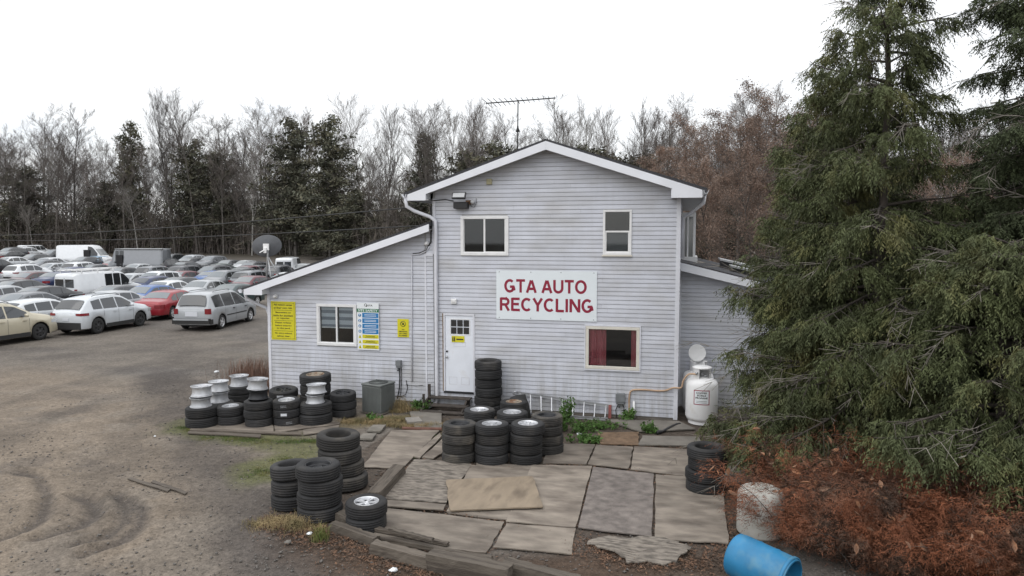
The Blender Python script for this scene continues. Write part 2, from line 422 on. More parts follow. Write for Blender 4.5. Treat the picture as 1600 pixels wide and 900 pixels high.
rz = 1.0 * ss(78, 115, FDr) * ss(5, -25, GX) * ss(260, 150, FDr)
GZ = GZ + rz
nx, ny = len(gx), len(gy)
V = np.stack([GX.ravel(), GY.ravel(), GZ.ravel()], 1)
ii = (np.arange(ny - 1)[:, None] * nx + np.arange(nx - 1)[None, :]).ravel()
Fq = np.stack([ii, ii + 1, ii + nx + 1, ii + nx], 1)
gm = bpy.data.materials.new('yard_ground'); gm.use_nodes = True
nt = gm.node_tree; b = nt.nodes['Principled BSDF']; L = nt.links.new; b.inputs['Roughness'].default_value = .93; b.inputs['Specular IOR Level'].default_value = .25
at = _n(nt, 'ShaderNodeAttribute'); at.attribute_name = 'soil'
ge = _n(nt, 'ShaderNodeNewGeometry')
def nz(s, d, v=None):
    n = _n(nt, 'ShaderNodeTexNoise'); n.inputs['Scale'].default_value = s; n.inputs['Detail'].default_value = d; n.inputs['Roughness'].default_value = .65; L(v or ge.outputs['Position'], n.inputs['Vector']); return n.outputs['Fac']
def rng(v, a, bb, c, d):
    r = _n(nt, 'ShaderNodeMapRange'); r.inputs['From Min'].default_value = a; r.inputs['From Max'].default_value = bb; r.inputs['To Min'].default_value = c; r.inputs['To Max'].default_value = d; L(v, r.inputs['Value']); return r.outputs[0]
def vscale(c, f):
    v = _n(nt, 'ShaderNodeVectorMath', operation='SCALE'); L(c, v.inputs[0]); L(f, v.inputs['Scale']); return v.outputs[0]
c1 = vscale(at.outputs['Color'], rng(nz(9, 8), .3, .7, .70, 1.30))
c1 = vscale(c1, rng(nz(1.1, 5), .3, .7, .80, 1.2))
vo = _n(nt, 'ShaderNodeTexVoronoi'); vo.inputs['Scale'].default_value = 38; L(ge.outputs['Position'], vo.inputs['Vector'])
sepc = _n(nt, 'ShaderNodeSeparateColor'); L(vo.outputs['Color'], sepc.inputs[0])
c1 = vscale(c1, rng(sepc.outputs[0], 0, 1, .82, 1.18))
L(c1, b.inputs['Base Color'])
bp = _n(nt, 'ShaderNodeBump'); bp.inputs['Strength'].default_value = .55; bp.inputs['Distance'].default_value = .02
ma = _n(nt, 'ShaderNodeMath', operation='ADD'); L(nz(28, 6), ma.inputs[0]); L(rng(vo.outputs['Distance'], 0, .6, .6, 0), ma.inputs[1]); L(ma.outputs[0], bp.inputs['Height']); L(bp.outputs[0], b.inputs['Normal'])
gme = np_mesh('ground', V, Fq, gm, smooth=True)
# what the soil is made of, place by place
x, y = GX, GY
tan = np.array([.176, .144, .112]); grey = np.array([.119, .107, .096]); dark = np.array([.060, .052, .047]); leafy = np.array([.072, .050, .036]); moss = np.array([.095, .10, .040]); sand = np.array([.172, .150, .126])
n1 = fbm(x * .30, y * .30, 11); n2 = fbm(x * 1.1, y * 1.1, 21); n3 = fbm(x * .12 + 5, y * .5, 41)
C = np.ones(GX.shape + (3,)) * grey
def mixc(w, col):
    global C
    w = np.clip(w, 0, 1)[..., None]; C = C * (1 - w) + col * w
mixc(ss(.40, .62, n3) * .75, sand * .85)
tanw = ss(-4.6, -7.2, x + (n1 - .5) * 4 + (y + 8) * .45) * ss(3.5, -1.5, y + (n1 - .5) * 5)
mixc(tanw, tan)
mixc(ss(.54, .70, fbm(x * .8 + 3, y * .8, 61)) * .40, dark * 1.35)
mixc(ss(.50, .68, n2) * .5 * ss(3, -3, y), sand)
dk = seg_dist(x, y, gpts([(250, 590), (300, 640), (340, 720), (400, 800), (440, 880)])) + (n2 - .5) * 1.4
mixc(ss(1.3, .35, dk) * .72, dark * 1.15)
dk2 = seg_dist(x, y, gpts([(60, 560), (260, 545), (330, 575)])) + (n2 - .5) * 1.6
mixc(ss(1.2, .2, dk2) * .35, dark)
ll = np.maximum(ss(1.0, .2, seg_dist(x, y, gpts([(470, 815), (560, 870), (700, 900), (900, 890), (1080, 880)])) + (n2 - .5) * 1.0), ss(2.3, 1.0, seg_dist(x, y, gpts([(1180, 720), (1300, 760), (1500, 860)])) + (n2 - .5) * 1.2))
mixc(ll, leafy)
ms = ss(.95, .25, seg_dist(x, y, gpts([(300, 668), (420, 690), (470, 705), (400, 745)])) + (n2 - .5) * 1.1)
mixc(ms * .75, moss)
ms2 = ss(.9, .2, seg_dist(x, y, gpts([(560, 660), (640, 655), (680, 665)])) + (n2 - .5) * .9); mixc(ms2 * .8, moss * np.array([1.3, .95, .8]))
pad = ((x > -6.5) & (x < 1.4) & (y > -7.3) & (y < 0.6)); mixc(pad * .75, dark * np.array([1.15, 1.0, .85]))
mixc(trk * .80, dark * 1.15)
for ln_, w_, am in (([(-40, 700), (120, 640), (260, 590), (360, 560)], .55, .30), ([(-40, 640), (150, 590), (300, 548), (400, 535)], .5, .28), ([(60, 900), (150, 800), (190, 700), (230, 620), (270, 560)], .6, .30), ([(0, 545), (120, 545), (240, 532), (330, 527)], .8, .34), ([(215, 900), (300, 800), (330, 730)], .35, .25)):
    d_ = seg_dist(x, y, gpts(ln_)) + (n2 - .5) * .9 + (n1 - .5) * .8; mixc(ss(w_, w_ * .25, d_) * am, dark)
mixc(ss(40, 90, y) * .8, grey * .8)
mixc(ss(95, 125, FDr), np.array([.045, .038, .028]))
rgba = np.ones((GX.size, 4), dtype=np.float32); rgba[:, :3] = C.reshape(-1, 3)
ca = gme.color_attributes.new('soil', 'FLOAT_COLOR', 'POINT'); ca.data.foreach_set('color', rgba.ravel())
tag(link_mesh('ground', gme), kind='structure')

# ---------------------------------------------------------------- the building
B = empty('recycling_office_building', (-3.3, 0, 0))
tag(B, 'two storey pale grey vinyl sided building with white gable fascia and low lean-to wings', 'building')
B.location = (0, 0, 0)
PITCHB = .105
def siding(xa, xb, z0, ztop, holes, Y=0.0, seams=(), name='siding_board', xf=None, joined=False, step=PITCHB):
    """lap boards on a wall facing -y. ztop: list of (x,z) describing the upper edge. holes: (x0,x1,z0,z1)"""
    def zt(x):
        for (ax, az), (bx, bz) in zip(ztop[:-1], ztop[1:]):
            if ax <= x <= bx: return az + (bz - az) * (x - ax) / (bx - ax)
        return -1
    zmax = max(p[1] for p in ztop); allmb = MB(); k = 0; z = z0
    N = 200; xs_all = [xa + (xb - xa) * i / N for i in range(N + 1)]
    while z < zmax - .01:
        zb = z + step
        # extent under the slope at the board's foot and head
        def ext(h):
            ok = [x for x in xs_all if zt(x) >= h]
            return (min(ok), max(ok)) if ok else None
        e0 = ext(z); e1 = ext(zb) or (((e0[0] + e0[1]) / 2,) * 2 if e0 else None)
        if not e0: break
        cuts = sorted([(h[0], h[1]) for h in holes if h[2] < zb - .02 and h[3] > z + .02])
        segs = []; x = e0[0]
        for c0, c1 in cuts:
            if c0 > x: segs.append((x, min(c0, e0[1])))
            x = max(x, c1)
        if x < e0[1]: segs.append((x, e0[1]))
        rr = random.Random(int(z * 1000) // 2 + int(xa * 7))
        out = []
        for s0, s1 in segs:
            if s1 - s0 < .02: continue
            cut = [q for q in [rr.uniform(xa, xb) for _ in range(2 if rr.random() < .6 else 0)] if s0 + .3 < q < s1 - .3]
            p = s0
            for q in sorted(cut) + [s1]: out.append((p, q - (.003 if q != s1 else 0))); p = q
        for (s0, s1) in out:
            mb = allmb if joined else MB()
            n = max(1, int((s1 - s0) / .7)); bb = len(mb.v); off = rr.uniform(0, .0015)
            for i in range(n + 1):
                xx = s0 + (s1 - s0) * i / n
                wv = (mnoise.noise(Vector((xx * .8, z * 2, 3.1)))) * .003
                dz = (mnoise.noise(Vector((xx * .35, 7.7, z * .6)))) * .006
                xt = min(max(xx, e1[0]), e1[1]) if (abs(xx - e0[0]) < 1e-6 or abs(xx - e0[1]) < 1e-6 or xx < e1[0] or xx > e1[1]) else xx
                for (px_, yy, zz) in ((xx, .003, z + dz), (xx, -.019 - off + wv, z + dz), (xx, -.016 - off + wv, z + dz + .035), (xt, -.009 + wv * .5, zb + dz - .010), (xt, .003, zb + dz - .010)):
                    mb.v.append((px_, Y + yy, zz))
            for i in range(n):
                a = bb + i * 5; c = a + 5
                for j in range(4): mb.f.append([a + j, c + j, c + j + 1, a + j + 1]); mb.m.append(0); mb.sm.append(False)
            if not joined:
                o = mb.build(name, M['siding'], B)
                if xf: o.matrix_local = xf
        z = zb; k += 1
    if joined and allmb.v:
        o = allmb.build(name, M['siding'], B); o['kind'] = 'stuff'
        if xf: o.matrix_local = xf
def backing(xa, xb, z0, ztop, holes, Y, name='wall', d=.12):
    xs = sorted({xa, xb, *[p[0] for p in ztop], *[h[0] for h in holes], *[h[1] for h in holes]}); mb = MB()
    def zt(x):
        for (ax, az), (bx, bz) in zip(ztop[:-1], ztop[1:]):
            if ax - 1e-6 <= x <= bx + 1e-6: return az + (bz - az) * (x - ax) / (bx - ax)
    for a, c in zip(xs[:-1], xs[1:]):
        if c - a < 1e-4: continue
        hs = sorted([(h[2], h[3]) for h in holes if h[0] < c - 1e-4 and h[1] > a + 1e-4]); z = z0
        for h0, h1 in hs: mb.prism([(a, z), (c, z), (c, h0), (a, h0)], Y, Y + d); z = h1
        mb.prism([(a, z), (c, z), (c, zt(c)), (a, zt(a))], Y, Y + d)
    return mb.build(name, M['soffit'], B)

XL, XR = -6.33, -0.14           # main block corners
WL = -11.16                     # lean-to outer corner
PK = (-3.30, 6.62)
# openings (x0,x1,z0,z1)
door_h = (-6.06, -5.25, .42, 2.45)
w_ul = (-5.58, -4.32, 3.95, 4.95); w_ur = (-1.96, -1.27, 3.99, 5.08); w_lr = (-2.36, -1.05, 1.18, 2.24); w_ll = (-9.68, -8.50, 1.49, 2.62)
sh = lambda h, e=.03: (h[0] + e, h[1] - e, h[2] + e, h[3] - e)
main_top = [(XL, 5.62), (PK[0], 6.66), (XR, 5.62)]
wing_top = [(WL, 3.04), (XL, 4.66)]
holesM = [sh(w_ul), sh(w_ur), sh(w_lr), door_h]
siding(XL + .07, XR - .07, .06, main_top, holesM)
siding(WL + .06, XL - .23, .10, wing_top, [sh(w_ll)])
siding(XL - .19, XL - .0, .10, wing_top, [])
backing(XL, XR, .0, main_top, holesM, .005); backing(WL, XL - .002, .0, wing_top, [sh(w_ll)], .005)
# right wing, set back
RWY = 1.5; rw_top = [(XR + .16, 3.66), (2.9, 3.02)]
siding(XR + .02, 2.85, .05, [(XR + .0, 3.70), (2.9, 3.02)], [], Y=RWY)
backing(XR, 2.9, 0, [(XR, 3.70), (2.9, 3.02)], [], RWY)
# side walls (seen at a glancing angle), joined boards
rotR = Matrix.Translation((XR, 0, 0)) @ Matrix.Rotation(PI / 2, 4, 'Z')
rotL = Matrix.Translation((XL, 9.2, 0)) @ Matrix.Rotation(-PI / 2, 4, 'Z')
siding(.08, 9.1, 3.0, [(0, 5.4), (9.2, 5.4)], [(3.15, 4.75, 3.3, 5.05)], xf=rotR, joined=True)
siding(.05, 1.5, .05, [(0, 5.4), (9.2, 5.4)], [], xf=rotR, joined=True)
siding(.1, 9.1, 3.0, [(0, 5.4), (9.2, 5.4)], [], xf=rotL, joined=True)
rotWL = Matrix.Translation((WL, 7.0, 0)) @ Matrix.Rotation(-PI / 2, 4, 'Z')
siding(.1, 6.9, .1, [(0, 2.9), (7, 2.9)], [], xf=rotWL, joined=True)
MB().box(XR - .12, XR - .004, .14, 9.2, 0, 5.4).box(XL + .004, XL + .12, .14, 9.2, 0, 5.4).box(XL, XR, 9.0, 9.2, 0, 5.4).build('side_wall', M['soffit'], B)
MB().box(WL + .004, WL + .12, .14, 7.0, 0, 2.9).box(WL, XL, 6.9, 7.0, 0, 2.9).build('side_wall', M['soffit'], B)
MB().box(2.78, 2.9, RWY + .12, 8.0, 0, 3.0).box(XR, 2.9, 7.9, 8.0, 0, 3.0).build('side_wall', M['soffit'], B)
# corner posts
MB().box(XR - .085, XR + .012, -.032, .0, .02, 5.40).box(XR + .0, XR + .014, -.031, .085, .02, 5.40).build('corner_post', M['trim'], B)
MB().box(XL - .005, XL + .072, -.030, .0, 3.98, 5.40).build('corner_post', M['trim'], B)
MB().box(WL - .012, WL + .068, -.030, .0, .0, 2.92).box(WL - .013, WL - .001, -.029, .08, .0, 2.9).build('corner_post', M['trim'], B)
MB().box(XL - .235, XL - .190, -.026, .0, .0, 3.98).build('joint_strip', M['trim'], B)
MB().box(XL - .20, XL - .0, -.034, .0, 3.93, 4.0).build('joint_strip', M['trim'], B)
MB().box(XR + .0, XR + .05, RWY - .03, RWY, .0, 3.6).build('corner_post', M['trim'], B)
# concrete footing seen under the siding
MB().box(WL, XL, -.0, .12, -.2, .10).box(XL, XR, .002, .12, -.2, .055).build('foundation', M['concrete'], B)

# roofs
def slope_roof(name, pa, pb, y0, y1, th=.10):
    (xa, za), (xb, zb) = pa, pb; mb = MB()
    mb.prism([(xa, za - th), (xb, zb - th), (xb, zb), (xa, za)], y0, y1)
    return mb.build(name, M['shingle'], B)
RP = (-3.32, 6.78)
slope_roof('roof', (-6.97, 5.545), RP, -.36, 9.5); slope_roof('roof', RP, (.46, 5.545), -.36, 9.5)
slope_roof('roof', (-11.74, 3.02), (XL + .0, 4.80), -.36, 7.2)
slope_roof('roof', (XR + .005, 3.80), (3.3, 2.97), RWY - .34, 8.2)
# courses of shingles as thin raised laps on the right wing roof
mb = MB(); sx = (2.97 - 3.80) / (3.3 - XR)
for i in range(14):
    xx = XR + .2 + i * .22; zz = 3.80 + (xx - XR) * sx
    mb.prism([(xx, zz + .002), (xx + .22, zz + .22 * sx + .002), (xx + .22, zz + .22 * sx + .012), (xx, zz + .004)], RWY - .33, 8.1)
mb.build('shingle', M['shingle'], B)
# rake fascia
def fascia(poly, y=-.38, d=.022, name='fascia'): return MB().prism(poly, y, y + d).build(name, M['fascia'], B)
fascia([(-6.88, 5.34), (-6.385, 5.34), (-6.385, 5.50), (-3.315, 6.52), (-3.315, 6.725), (-6.88, 5.49)])
fascia([(-3.312, 6.52), (-.33, 5.545), (-.33, 5.33), (.345, 5.33), (.345, 5.505), (-3.312, 6.725)])
fascia([(-11.66, 2.85), (-11.10, 2.85), (-11.10, 2.99), (XL + .02, 4.565), (XL + .02, 4.745), (-11.66, 2.99)])
fascia([(XR + .018, 3.57), (3.2, 2.79), (3.2, 2.96), (XR + .018, 3.775)], y=RWY - .36)
# eave return boxes, soffits, eave fascia
def soffit(poly, y0, y1): return MB().prism(poly, y0, y1).build('soffit', M['soffit'], B)
soffit([(-6.90, 5.345), (XL, 5.345), (XL, 5.365), (-6.90, 5.365)], -.356, 9.3)
soffit([(XR, 5.335), (.37, 5.335), (.37, 5.355), (XR, 5.355)], -.356, 9.3)
soffit([(-11.68, 2.855), (WL, 2.855), (WL, 2.875), (-11.68, 2.875)], -.356, 7.1)
MB().box(-6.41, -6.387, -.356, -.02, 5.345, 5.60).box(-.352, -.329, -.356, -.02, 5.335, 5.60).box(-11.122, -11.102, -.356, -.02, 2.86, 3.1).build('eave_return', M['fascia'], B)
def rake_soffit(pa, pb, y0, y1): return MB().prism([(pa[0], pa[1]), (pb[0], pb[1]), (pb[0], pb[1] + .015), (pa[0], pa[1] + .015)], y0, y1).build('soffit', M['soffit'], B)
rake_soffit((-6.385, 5.53), (-3.315, 6.55), -.356, 0); rake_soffit((-3.312, 6.55), (-.33, 5.57), -.356, 0)
rake_soffit((-11.10, 3.02), (XL, 4.60), -.356, 0); rake_soffit((XR + .02, 3.60), (3.2, 2.82), RWY - .336, RWY)
# gutters: a curved trough along each eave
def gutter(x, z, s, y0, y1):
    prof = [(0, 0), (s * .02, -.075), (s * .08, -.08), (s * .115, -.03), (s * .125, .005), (s * .118, .005), (s * .105, -.03), (s * .076, -.068), (s * .026, -.066), (s * .012, 0)]
    if s < 0: prof = prof[::-1]
    return MB().prism([(x + a, z + b) for a, b in prof], y0, y1).build('gutter', M['fascia'], B)
gutter(-6.90, 5.50, -1, -.41, 9.4); gutter(.37, 5.50, 1, -.41, 9.4); gutter(-11.69, 2.98, -1, -.41, 7.1)
MB().box(-6.90, -6.885, -.35, 9.4, 5.34, 5.49).box(.352, .368, -.35, 9.4, 5.335, 5.50).box(-11.68, -11.665, -.35, 7.1, 2.85, 2.99).build('fascia', M['fascia'], B)
# downspouts
def pipe(name, pts, w, m, parent=B, n=4): return MB().tube(pts, w, n=n, smooth=n > 4).build(name, m, parent)
dx = -6.235
pipe('downspout', [(-6.95, -.33, 5.44), (-6.93, -.30, 5.20), (-6.75, -.22, 5.08), (-6.36, -.11, 4.93), (dx, -.09, 4.83), (dx, -.08, 4.6), (dx, -.08, .22), (dx - .02, -.10, .10), (dx - .16, -.30, .03)], .052, M['trim'], n=6)
pipe('downspout', [(-11.74, -.2, 2.90), (-11.72, -.18, 2.74), (-11.5, -.05, 2.58), (-11.30, .12, 2.45), (-11.24, .2, 2.2), (-11.24, .2, .1)], .045, M['trim'], n=6)
pipe('downspout', [(.42, .5, 5.44), (.40, .5, 5.25), (.1, .52, 5.0), (-.07, .55, 4.9), (-.07, .55, 3.9)], .045, M['trim'], n=6)

# windows
def window(h, kind):
    x0, x1, z0, z1 = h; w = .075 if kind != 'double' else .055
    fm = M['frame'] if kind != 'picture' else M['frame_tan']
    mb = MB(); mb.box(x0, x1, -.048, .01, z1 - w, z1).box(x0, x1, -.052, .01, z0, z0 + w).box(x0, x0 + w, -.046, .01, z0 + w, z1 - w).box(x1 - w, x1, -.046, .01, z0 + w, z1 - w)
    f = mb.build('window_frame', fm, B, bevel=.006)
    ix0, ix1, iz0, iz1 = x0 + w, x1 - w, z0 + w, z1 - w
    if kind == 'slider':
        xm = (ix0 + ix1) / 2
        MB().box(xm - .022, xm + .022, -.034, .012, iz0, iz1).build('mullion', fm, f)
        MB().box(ix0, xm - .022, -.02, .02, iz0, iz0 + .02).box(xm + .022, ix1, -.030, .01, iz0, iz0 + .03).box(ix0, ix0 + .018, -.02, .02, iz0 + .02, iz1).box(ix1 - .03, ix1, -.03, .01, iz0 + .03, iz1).build('sash', fm, f)
        MB().box(ix0, xm - .02, .004, .010, iz0, iz1).build('pane', M['glass'], f); MB().box(xm + .02, ix1, -.012, -.006, iz0, iz1).build('pane', M['glass'], f)
    elif kind == 'double':
        zm = (iz0 + iz1) / 2 + .02
        MB().box(ix0, ix1, -.036, .012, zm - .02, zm + .02).box(ix0, ix0 + .03, -.03, .01, iz0, zm - .02).box(ix1 - .03, ix1, -.03, .01, iz0, zm - .02).box(ix0 + .03, ix1 - .03, -.03, .01, iz0, iz0 + .035).build('sash', fm, f)
        MB().box(ix0, ix1, .002, .008, zm, iz1).build('pane', M['glass'], f); MB().box(ix0 + .03, ix1 - .03, -.014, -.008, iz0 + .03, zm - .02).build('pane', M['glass'], f)
        MB().box(ix0, ix1, .02, .024, iz0, zm).build('insect_screen', mat('screen', (.10, .105, .11), .8), f)
        MB().box(x0 - .02, x1 + .02, -.07, -.0, z0 - .035, z0 - .002).build('sill', M['frame_tan'], f)
    else:
        MB().box(ix0, ix1, .0, .006, iz0, iz1).build('pane', M['glass'], f)
        MB().box(x0 - .03, x1 + .03, -.05, -.0, z0 - .035, z0 - .002).box(x0 - .03, x1 + .03, -.05, 0, z1 + .002, z1 + .03).box(x0 - .032, x0 - .002, -.05, 0, z0, z1).box(x1 + .002, x1 + .032, -.05, 0, z0, z1).build('casing', M['trim'], f)
    # the room behind
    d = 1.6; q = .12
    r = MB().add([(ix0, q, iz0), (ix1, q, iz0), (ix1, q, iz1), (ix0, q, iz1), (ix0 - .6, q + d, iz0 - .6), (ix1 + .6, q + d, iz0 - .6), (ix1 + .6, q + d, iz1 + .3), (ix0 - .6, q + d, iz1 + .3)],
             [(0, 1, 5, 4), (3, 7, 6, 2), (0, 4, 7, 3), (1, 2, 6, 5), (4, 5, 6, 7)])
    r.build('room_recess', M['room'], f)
    return f, (ix0, ix1, iz0, iz1)
f1, _ = window(w_ul, 'slider'); f2, _ = window(w_ur, 'double'); f3, q3 = window(w_lr, 'picture'); f4, q4 = window(w_ll, 'slider')
def curtain(x0, x1, z0, z1, y, parent, folds=7):
    n = folds * 8; vs = []; fs = []
    for i in range(n + 1):
        u = i / n; xx = x0 + (x1 - x0) * u; a = math.sin(u * folds * 2 * PI) * .02 + math.sin(u * folds * 4.3) * .008
        vs += [(xx + math.sin(u * 9) * .01, y + a * 1.2, z0), (xx, y + a * .7, z1)]
    for i in range(n): fs.append((2 * i, 2 * i + 2, 2 * i + 3, 2 * i + 1))
    MB().add(vs, fs, smooth=True).build('curtain', M['red_cloth'], parent)
curtain(q3[0], q3[0] + .42, q3[2], q3[3], .07, f3); curtain(q3[1] - .13, q3[1], q3[2], q3[3], .07, f3, 3)
# zebra blind in the lean-to window
for (a, c) in ((q4[0] + .02, (q4[0] + q4[1]) / 2 - .03), ((q4[0] + q4[1]) / 2 + .03, q4[1] - .02)):
    z = q4[3] - .0; H_ = [.10, .09, .10, .09, .12, .07, .035]
    for i, h_ in enumerate(H_):
        m_ = M['blind_l'] if i == 6 else (M['blind_w'] if i % 2 == 0 else M['blind_d'])
        MB().box(a, c, .060 - .001 * (i % 2), .066, z - h_ * .97, z - .001).build('blind_strip', m_, f4); z -= h_ * .97
# door
dx0, dx1, dz0, dz1 = door_h
D = MB().box(dx0 + .045, dx1 - .02, -.010, .03, dz0, dz1 - .05)
D = D.build('door', M['door'], B, bevel=.003)
MB().box(dx0 - .0, dx0 + .04, -.03, .02, dz0, dz1).box(dx1 - .018, dx1 + .03, -.028, .02, dz0, dz1).box(dx0, dx1 + .03, -.032, .02, dz1 - .045, dz1 + .01).build('door_casing', M['trim'], B)
MB().box(dx0 - .03, dx0 - .002, -.028, .0, dz0, dz1).build('weathered_jamb', mat('bare_jamb', (.20, .14, .09), .9, var=.3, vs=5), B)
MB().box(dx0, dx1, -.05, .02, dz0 - .045, dz0 - .004).build('threshold', M['dark'], B)
gw0, gw1, gz0, gz1 = dx0 + .19, dx0 + .70, 1.915, 2.30
for i in range(3):
    for j in range(2):
        a = gw0 + (gw1 - gw0) * i / 3; c = gw0 + (gw1 - gw0) * (i + 1) / 3; e = gz0 + (gz1 - gz0) * j / 2; g = gz0 + (gz1 - gz0) * (j + 1) / 2
        MB().box(a + .011, c - .011, -.018, -.0105, e + .011, g - .011).build('door_pane', M['carglass'], D)
MB().box(gw0 - .02, gw1 + .02, -.016, -.0102, gz1, gz1 + .018).box(gw0 - .02, gw1 + .02, -.016, -.0102, gz0 - .018, gz0).box(gw0 - .02, gw0, -.016, -.0102, gz0, gz1).box(gw1, gw1 + .02, -.016, -.0102, gz0, gz1).build('pane_surround', M['frame'], D)
for (a, c, e, g) in ((dx0 + .14, dx0 + .36, .60, .80), (dx0 + .47, dx0 + .69, .60, .80), (dx0 + .27, dx0 + .60, 1.60, 1.73)):
    t_ = .012; MB().box(a, c, -.014, -.0102, g - t_, g).box(a, c, -.014, -.0102, e, e + t_).box(a, a + t_, -.014, -.0102, e + t_, g - t_).box(c - t_, c, -.014, -.0102, e + t_, g - t_).build('door_moulding', M['trim'], D)
MB().lathe([(0, 0), (.028, 0), (.028, .01), (.012, .014), (.012, .035), (.03, .045), (.032, .06), (.02, .072), (0, .074)], 14, xf=Matrix.Translation((dx0 + .09, -.012, 1.32)) @ Matrix.Rotation(PI / 2, 4, 'X')).build('handle', M['galv'], D)
MB().lathe([(0, 0), (.028, 0), (.028, .018), (.018, .022), (0, .022)], 14, xf=Matrix.Translation((dx0 + .09, -.012, 1.46)) @ Matrix.Rotation(PI / 2, 4, 'X')).build('lock', M['black'], D)
# bay window on the far side wall
MB().box(XR + .02, XR + .40, 3.2, 4.7, 4.98, 5.1).box(XR + .02, XR + .46, 3.15, 4.75, 3.60, 3.86).box(XR + .33, XR + .40, 3.2, 3.27, 3.86, 4.98).box(XR + .17, XR + .21, 3.2, 3.26, 3.86, 4.98).box(XR + .02, XR + .08, 3.2, 3.27, 3.86, 4.98).box(XR + .33, XR + .40, 4.63, 4.7, 3.86, 4.98).box(XR + .35, XR + .40, 3.9, 3.96, 3.86, 4.98).build('bay_window_frame', M['frame'], B)
MB().box(XR + .08, XR + .33, 3.225, 3.232, 3.86, 4.98).box(XR + .36, XR + .367, 3.27, 4.63, 3.86, 4.98).build('bay_window_pane', M['carglass_painted_sky'], B)
# two vents / skylights on the right wing roof
def roofz(x): return 3.80 + (x - XR) * sx
for (x0_, x1_, y0_, y1_, h_) in ((1.02, 2.25, 4.1, 5.4, .20), (1.25, 1.95, 2.9, 3.7, .12)):
    vs = [(x0_, y0_, roofz(x0_)), (x1_, y0_, roofz(x1_)), (x1_, y1_, roofz(x1_)), (x0_, y1_, roofz(x0_))]
    top = [(v[0], v[1], v[2] + h_) for v in vs]
    sk = MB().add(vs + top, [(0, 1, 5, 4), (1, 2, 6, 5), (2, 3, 7, 6), (3, 0, 4, 7), (4, 5, 6, 7)]).build('skylight', M['black'], B)
    e = .05; tb = [(x0_ - e, y0_ - e, roofz(x0_) + h_ + .01), (x1_ + e, y0_ - e, roofz(x1_) + h_ + .01), (x1_ + e, y1_ + e, roofz(x1_) + h_ + .01), (x0_ - e, y1_ + e, roofz(x0_) + h_ + .01)]
    tt = [(v[0], v[1], v[2] + .05) for v in tb]
    MB().add(tb + tt, [(0, 1, 5, 4), (1, 2, 6, 5), (2, 3, 7, 6), (3, 0, 4, 7), (4, 5, 6, 7), (3, 2, 1, 0)]).build('skylight_lid', M['galv'], sk)
# wooden door step
st = empty('door_step', (-5.7, -.55, 0)); tag(st, 'dark weathered wooden steps under the white entry door', 'steps')
for i, (y0_, y1_, z_) in enumerate(((-.03, .22, .30), (-.30, -.05, .16), (-.56, -.33, .05))):
    y0_ += .28; y1_ += .28
    for k in range(2):
        w_ = (y1_ - y0_) / 2; MB().box(-.72, .42, y0_ + k * w_, y0_ + k * w_ + w_ * .92, z_ - .035, z_).build('tread_plank', M['brownwood'], st, bevel=.004)
for sx_ in (-.70, .36): MB().prism([(-.0, .0), (.76, .0), (.76, .26), (.52, .26), (.28, .12), (0, .03)], 0, .045, xf=Matrix.Translation((sx_, -.28, 0)) @ Matrix.Rotation(PI / 2, 4, 'Z')).build('stringer', M['brownwood'], st)
MB().box(-.72, -.66, .30, .36, 0, .62).build('newel_post', M['brownwood'], st); MB().box(-.72, -.67, -.1, -.05, 0, .45).build('newel_post', M['brownwood'], st)
# conduits on the lean-to wall (parts of the building)
def wirepart(name, pts, r, m=M['wire'], parent=B): return MB().tube(pts, r, n=5).build(name, m, parent)
def FP(px, py, y=-.04): v = FA(px, py, y); return (v.x, y, v.z)
wirepart('conduit', [FP(671, 385), FP(666, 392), FP(656, 397), FP(644, 398), FP(643.5, 402), FP(643.5, 470), FP(644, 597)], .017, M['trim'])
wirepart('cable', [FP(674, 322, -.2), FP(674, 350), FP(673, 378), FP(666, 391), FP(655, 395.5), FP(645, 396.5)], .018)
wirepart('cable', [FP(669, 312, -.3), FP(680, 313), FP(696, 311.5), FP(709, 314)], .013)
wirepart('cable', [FP(640, 319, -.38), FP(648, 321, -.3), FP(660, 318, -.2), FP(672, 322), FP(674, 345)], .013)
wirepart('cable', [FP(624, 574), FP(624.5, 590), FP(624, 605), FP(621, 623)], .015)
wirepart('cable', [FP(627, 574), FP(627, 600), FP(626, 618)], .010)
wirepart('cable', [FP(634.5, 594), FP(637, 606), FP(634, 616), FP(629, 619), FP(608, 619)], .010)
wirepart('cable', [FP(634, 601), FP(648, 603), FP(661, 602)], .006)
wirepart('vent_pipe', [FP(991, 655, -.07), FP(990.5, 627, -.07)], .028, M['white'])
wirepart('cable', [FP(972, 630), FP(975, 638), FP(974, 650), FP(975, 658)], .010)
wirepart('cable', [FP(966, 632), FP(962, 640), FP(963, 650), FP(963, 657)], .010)

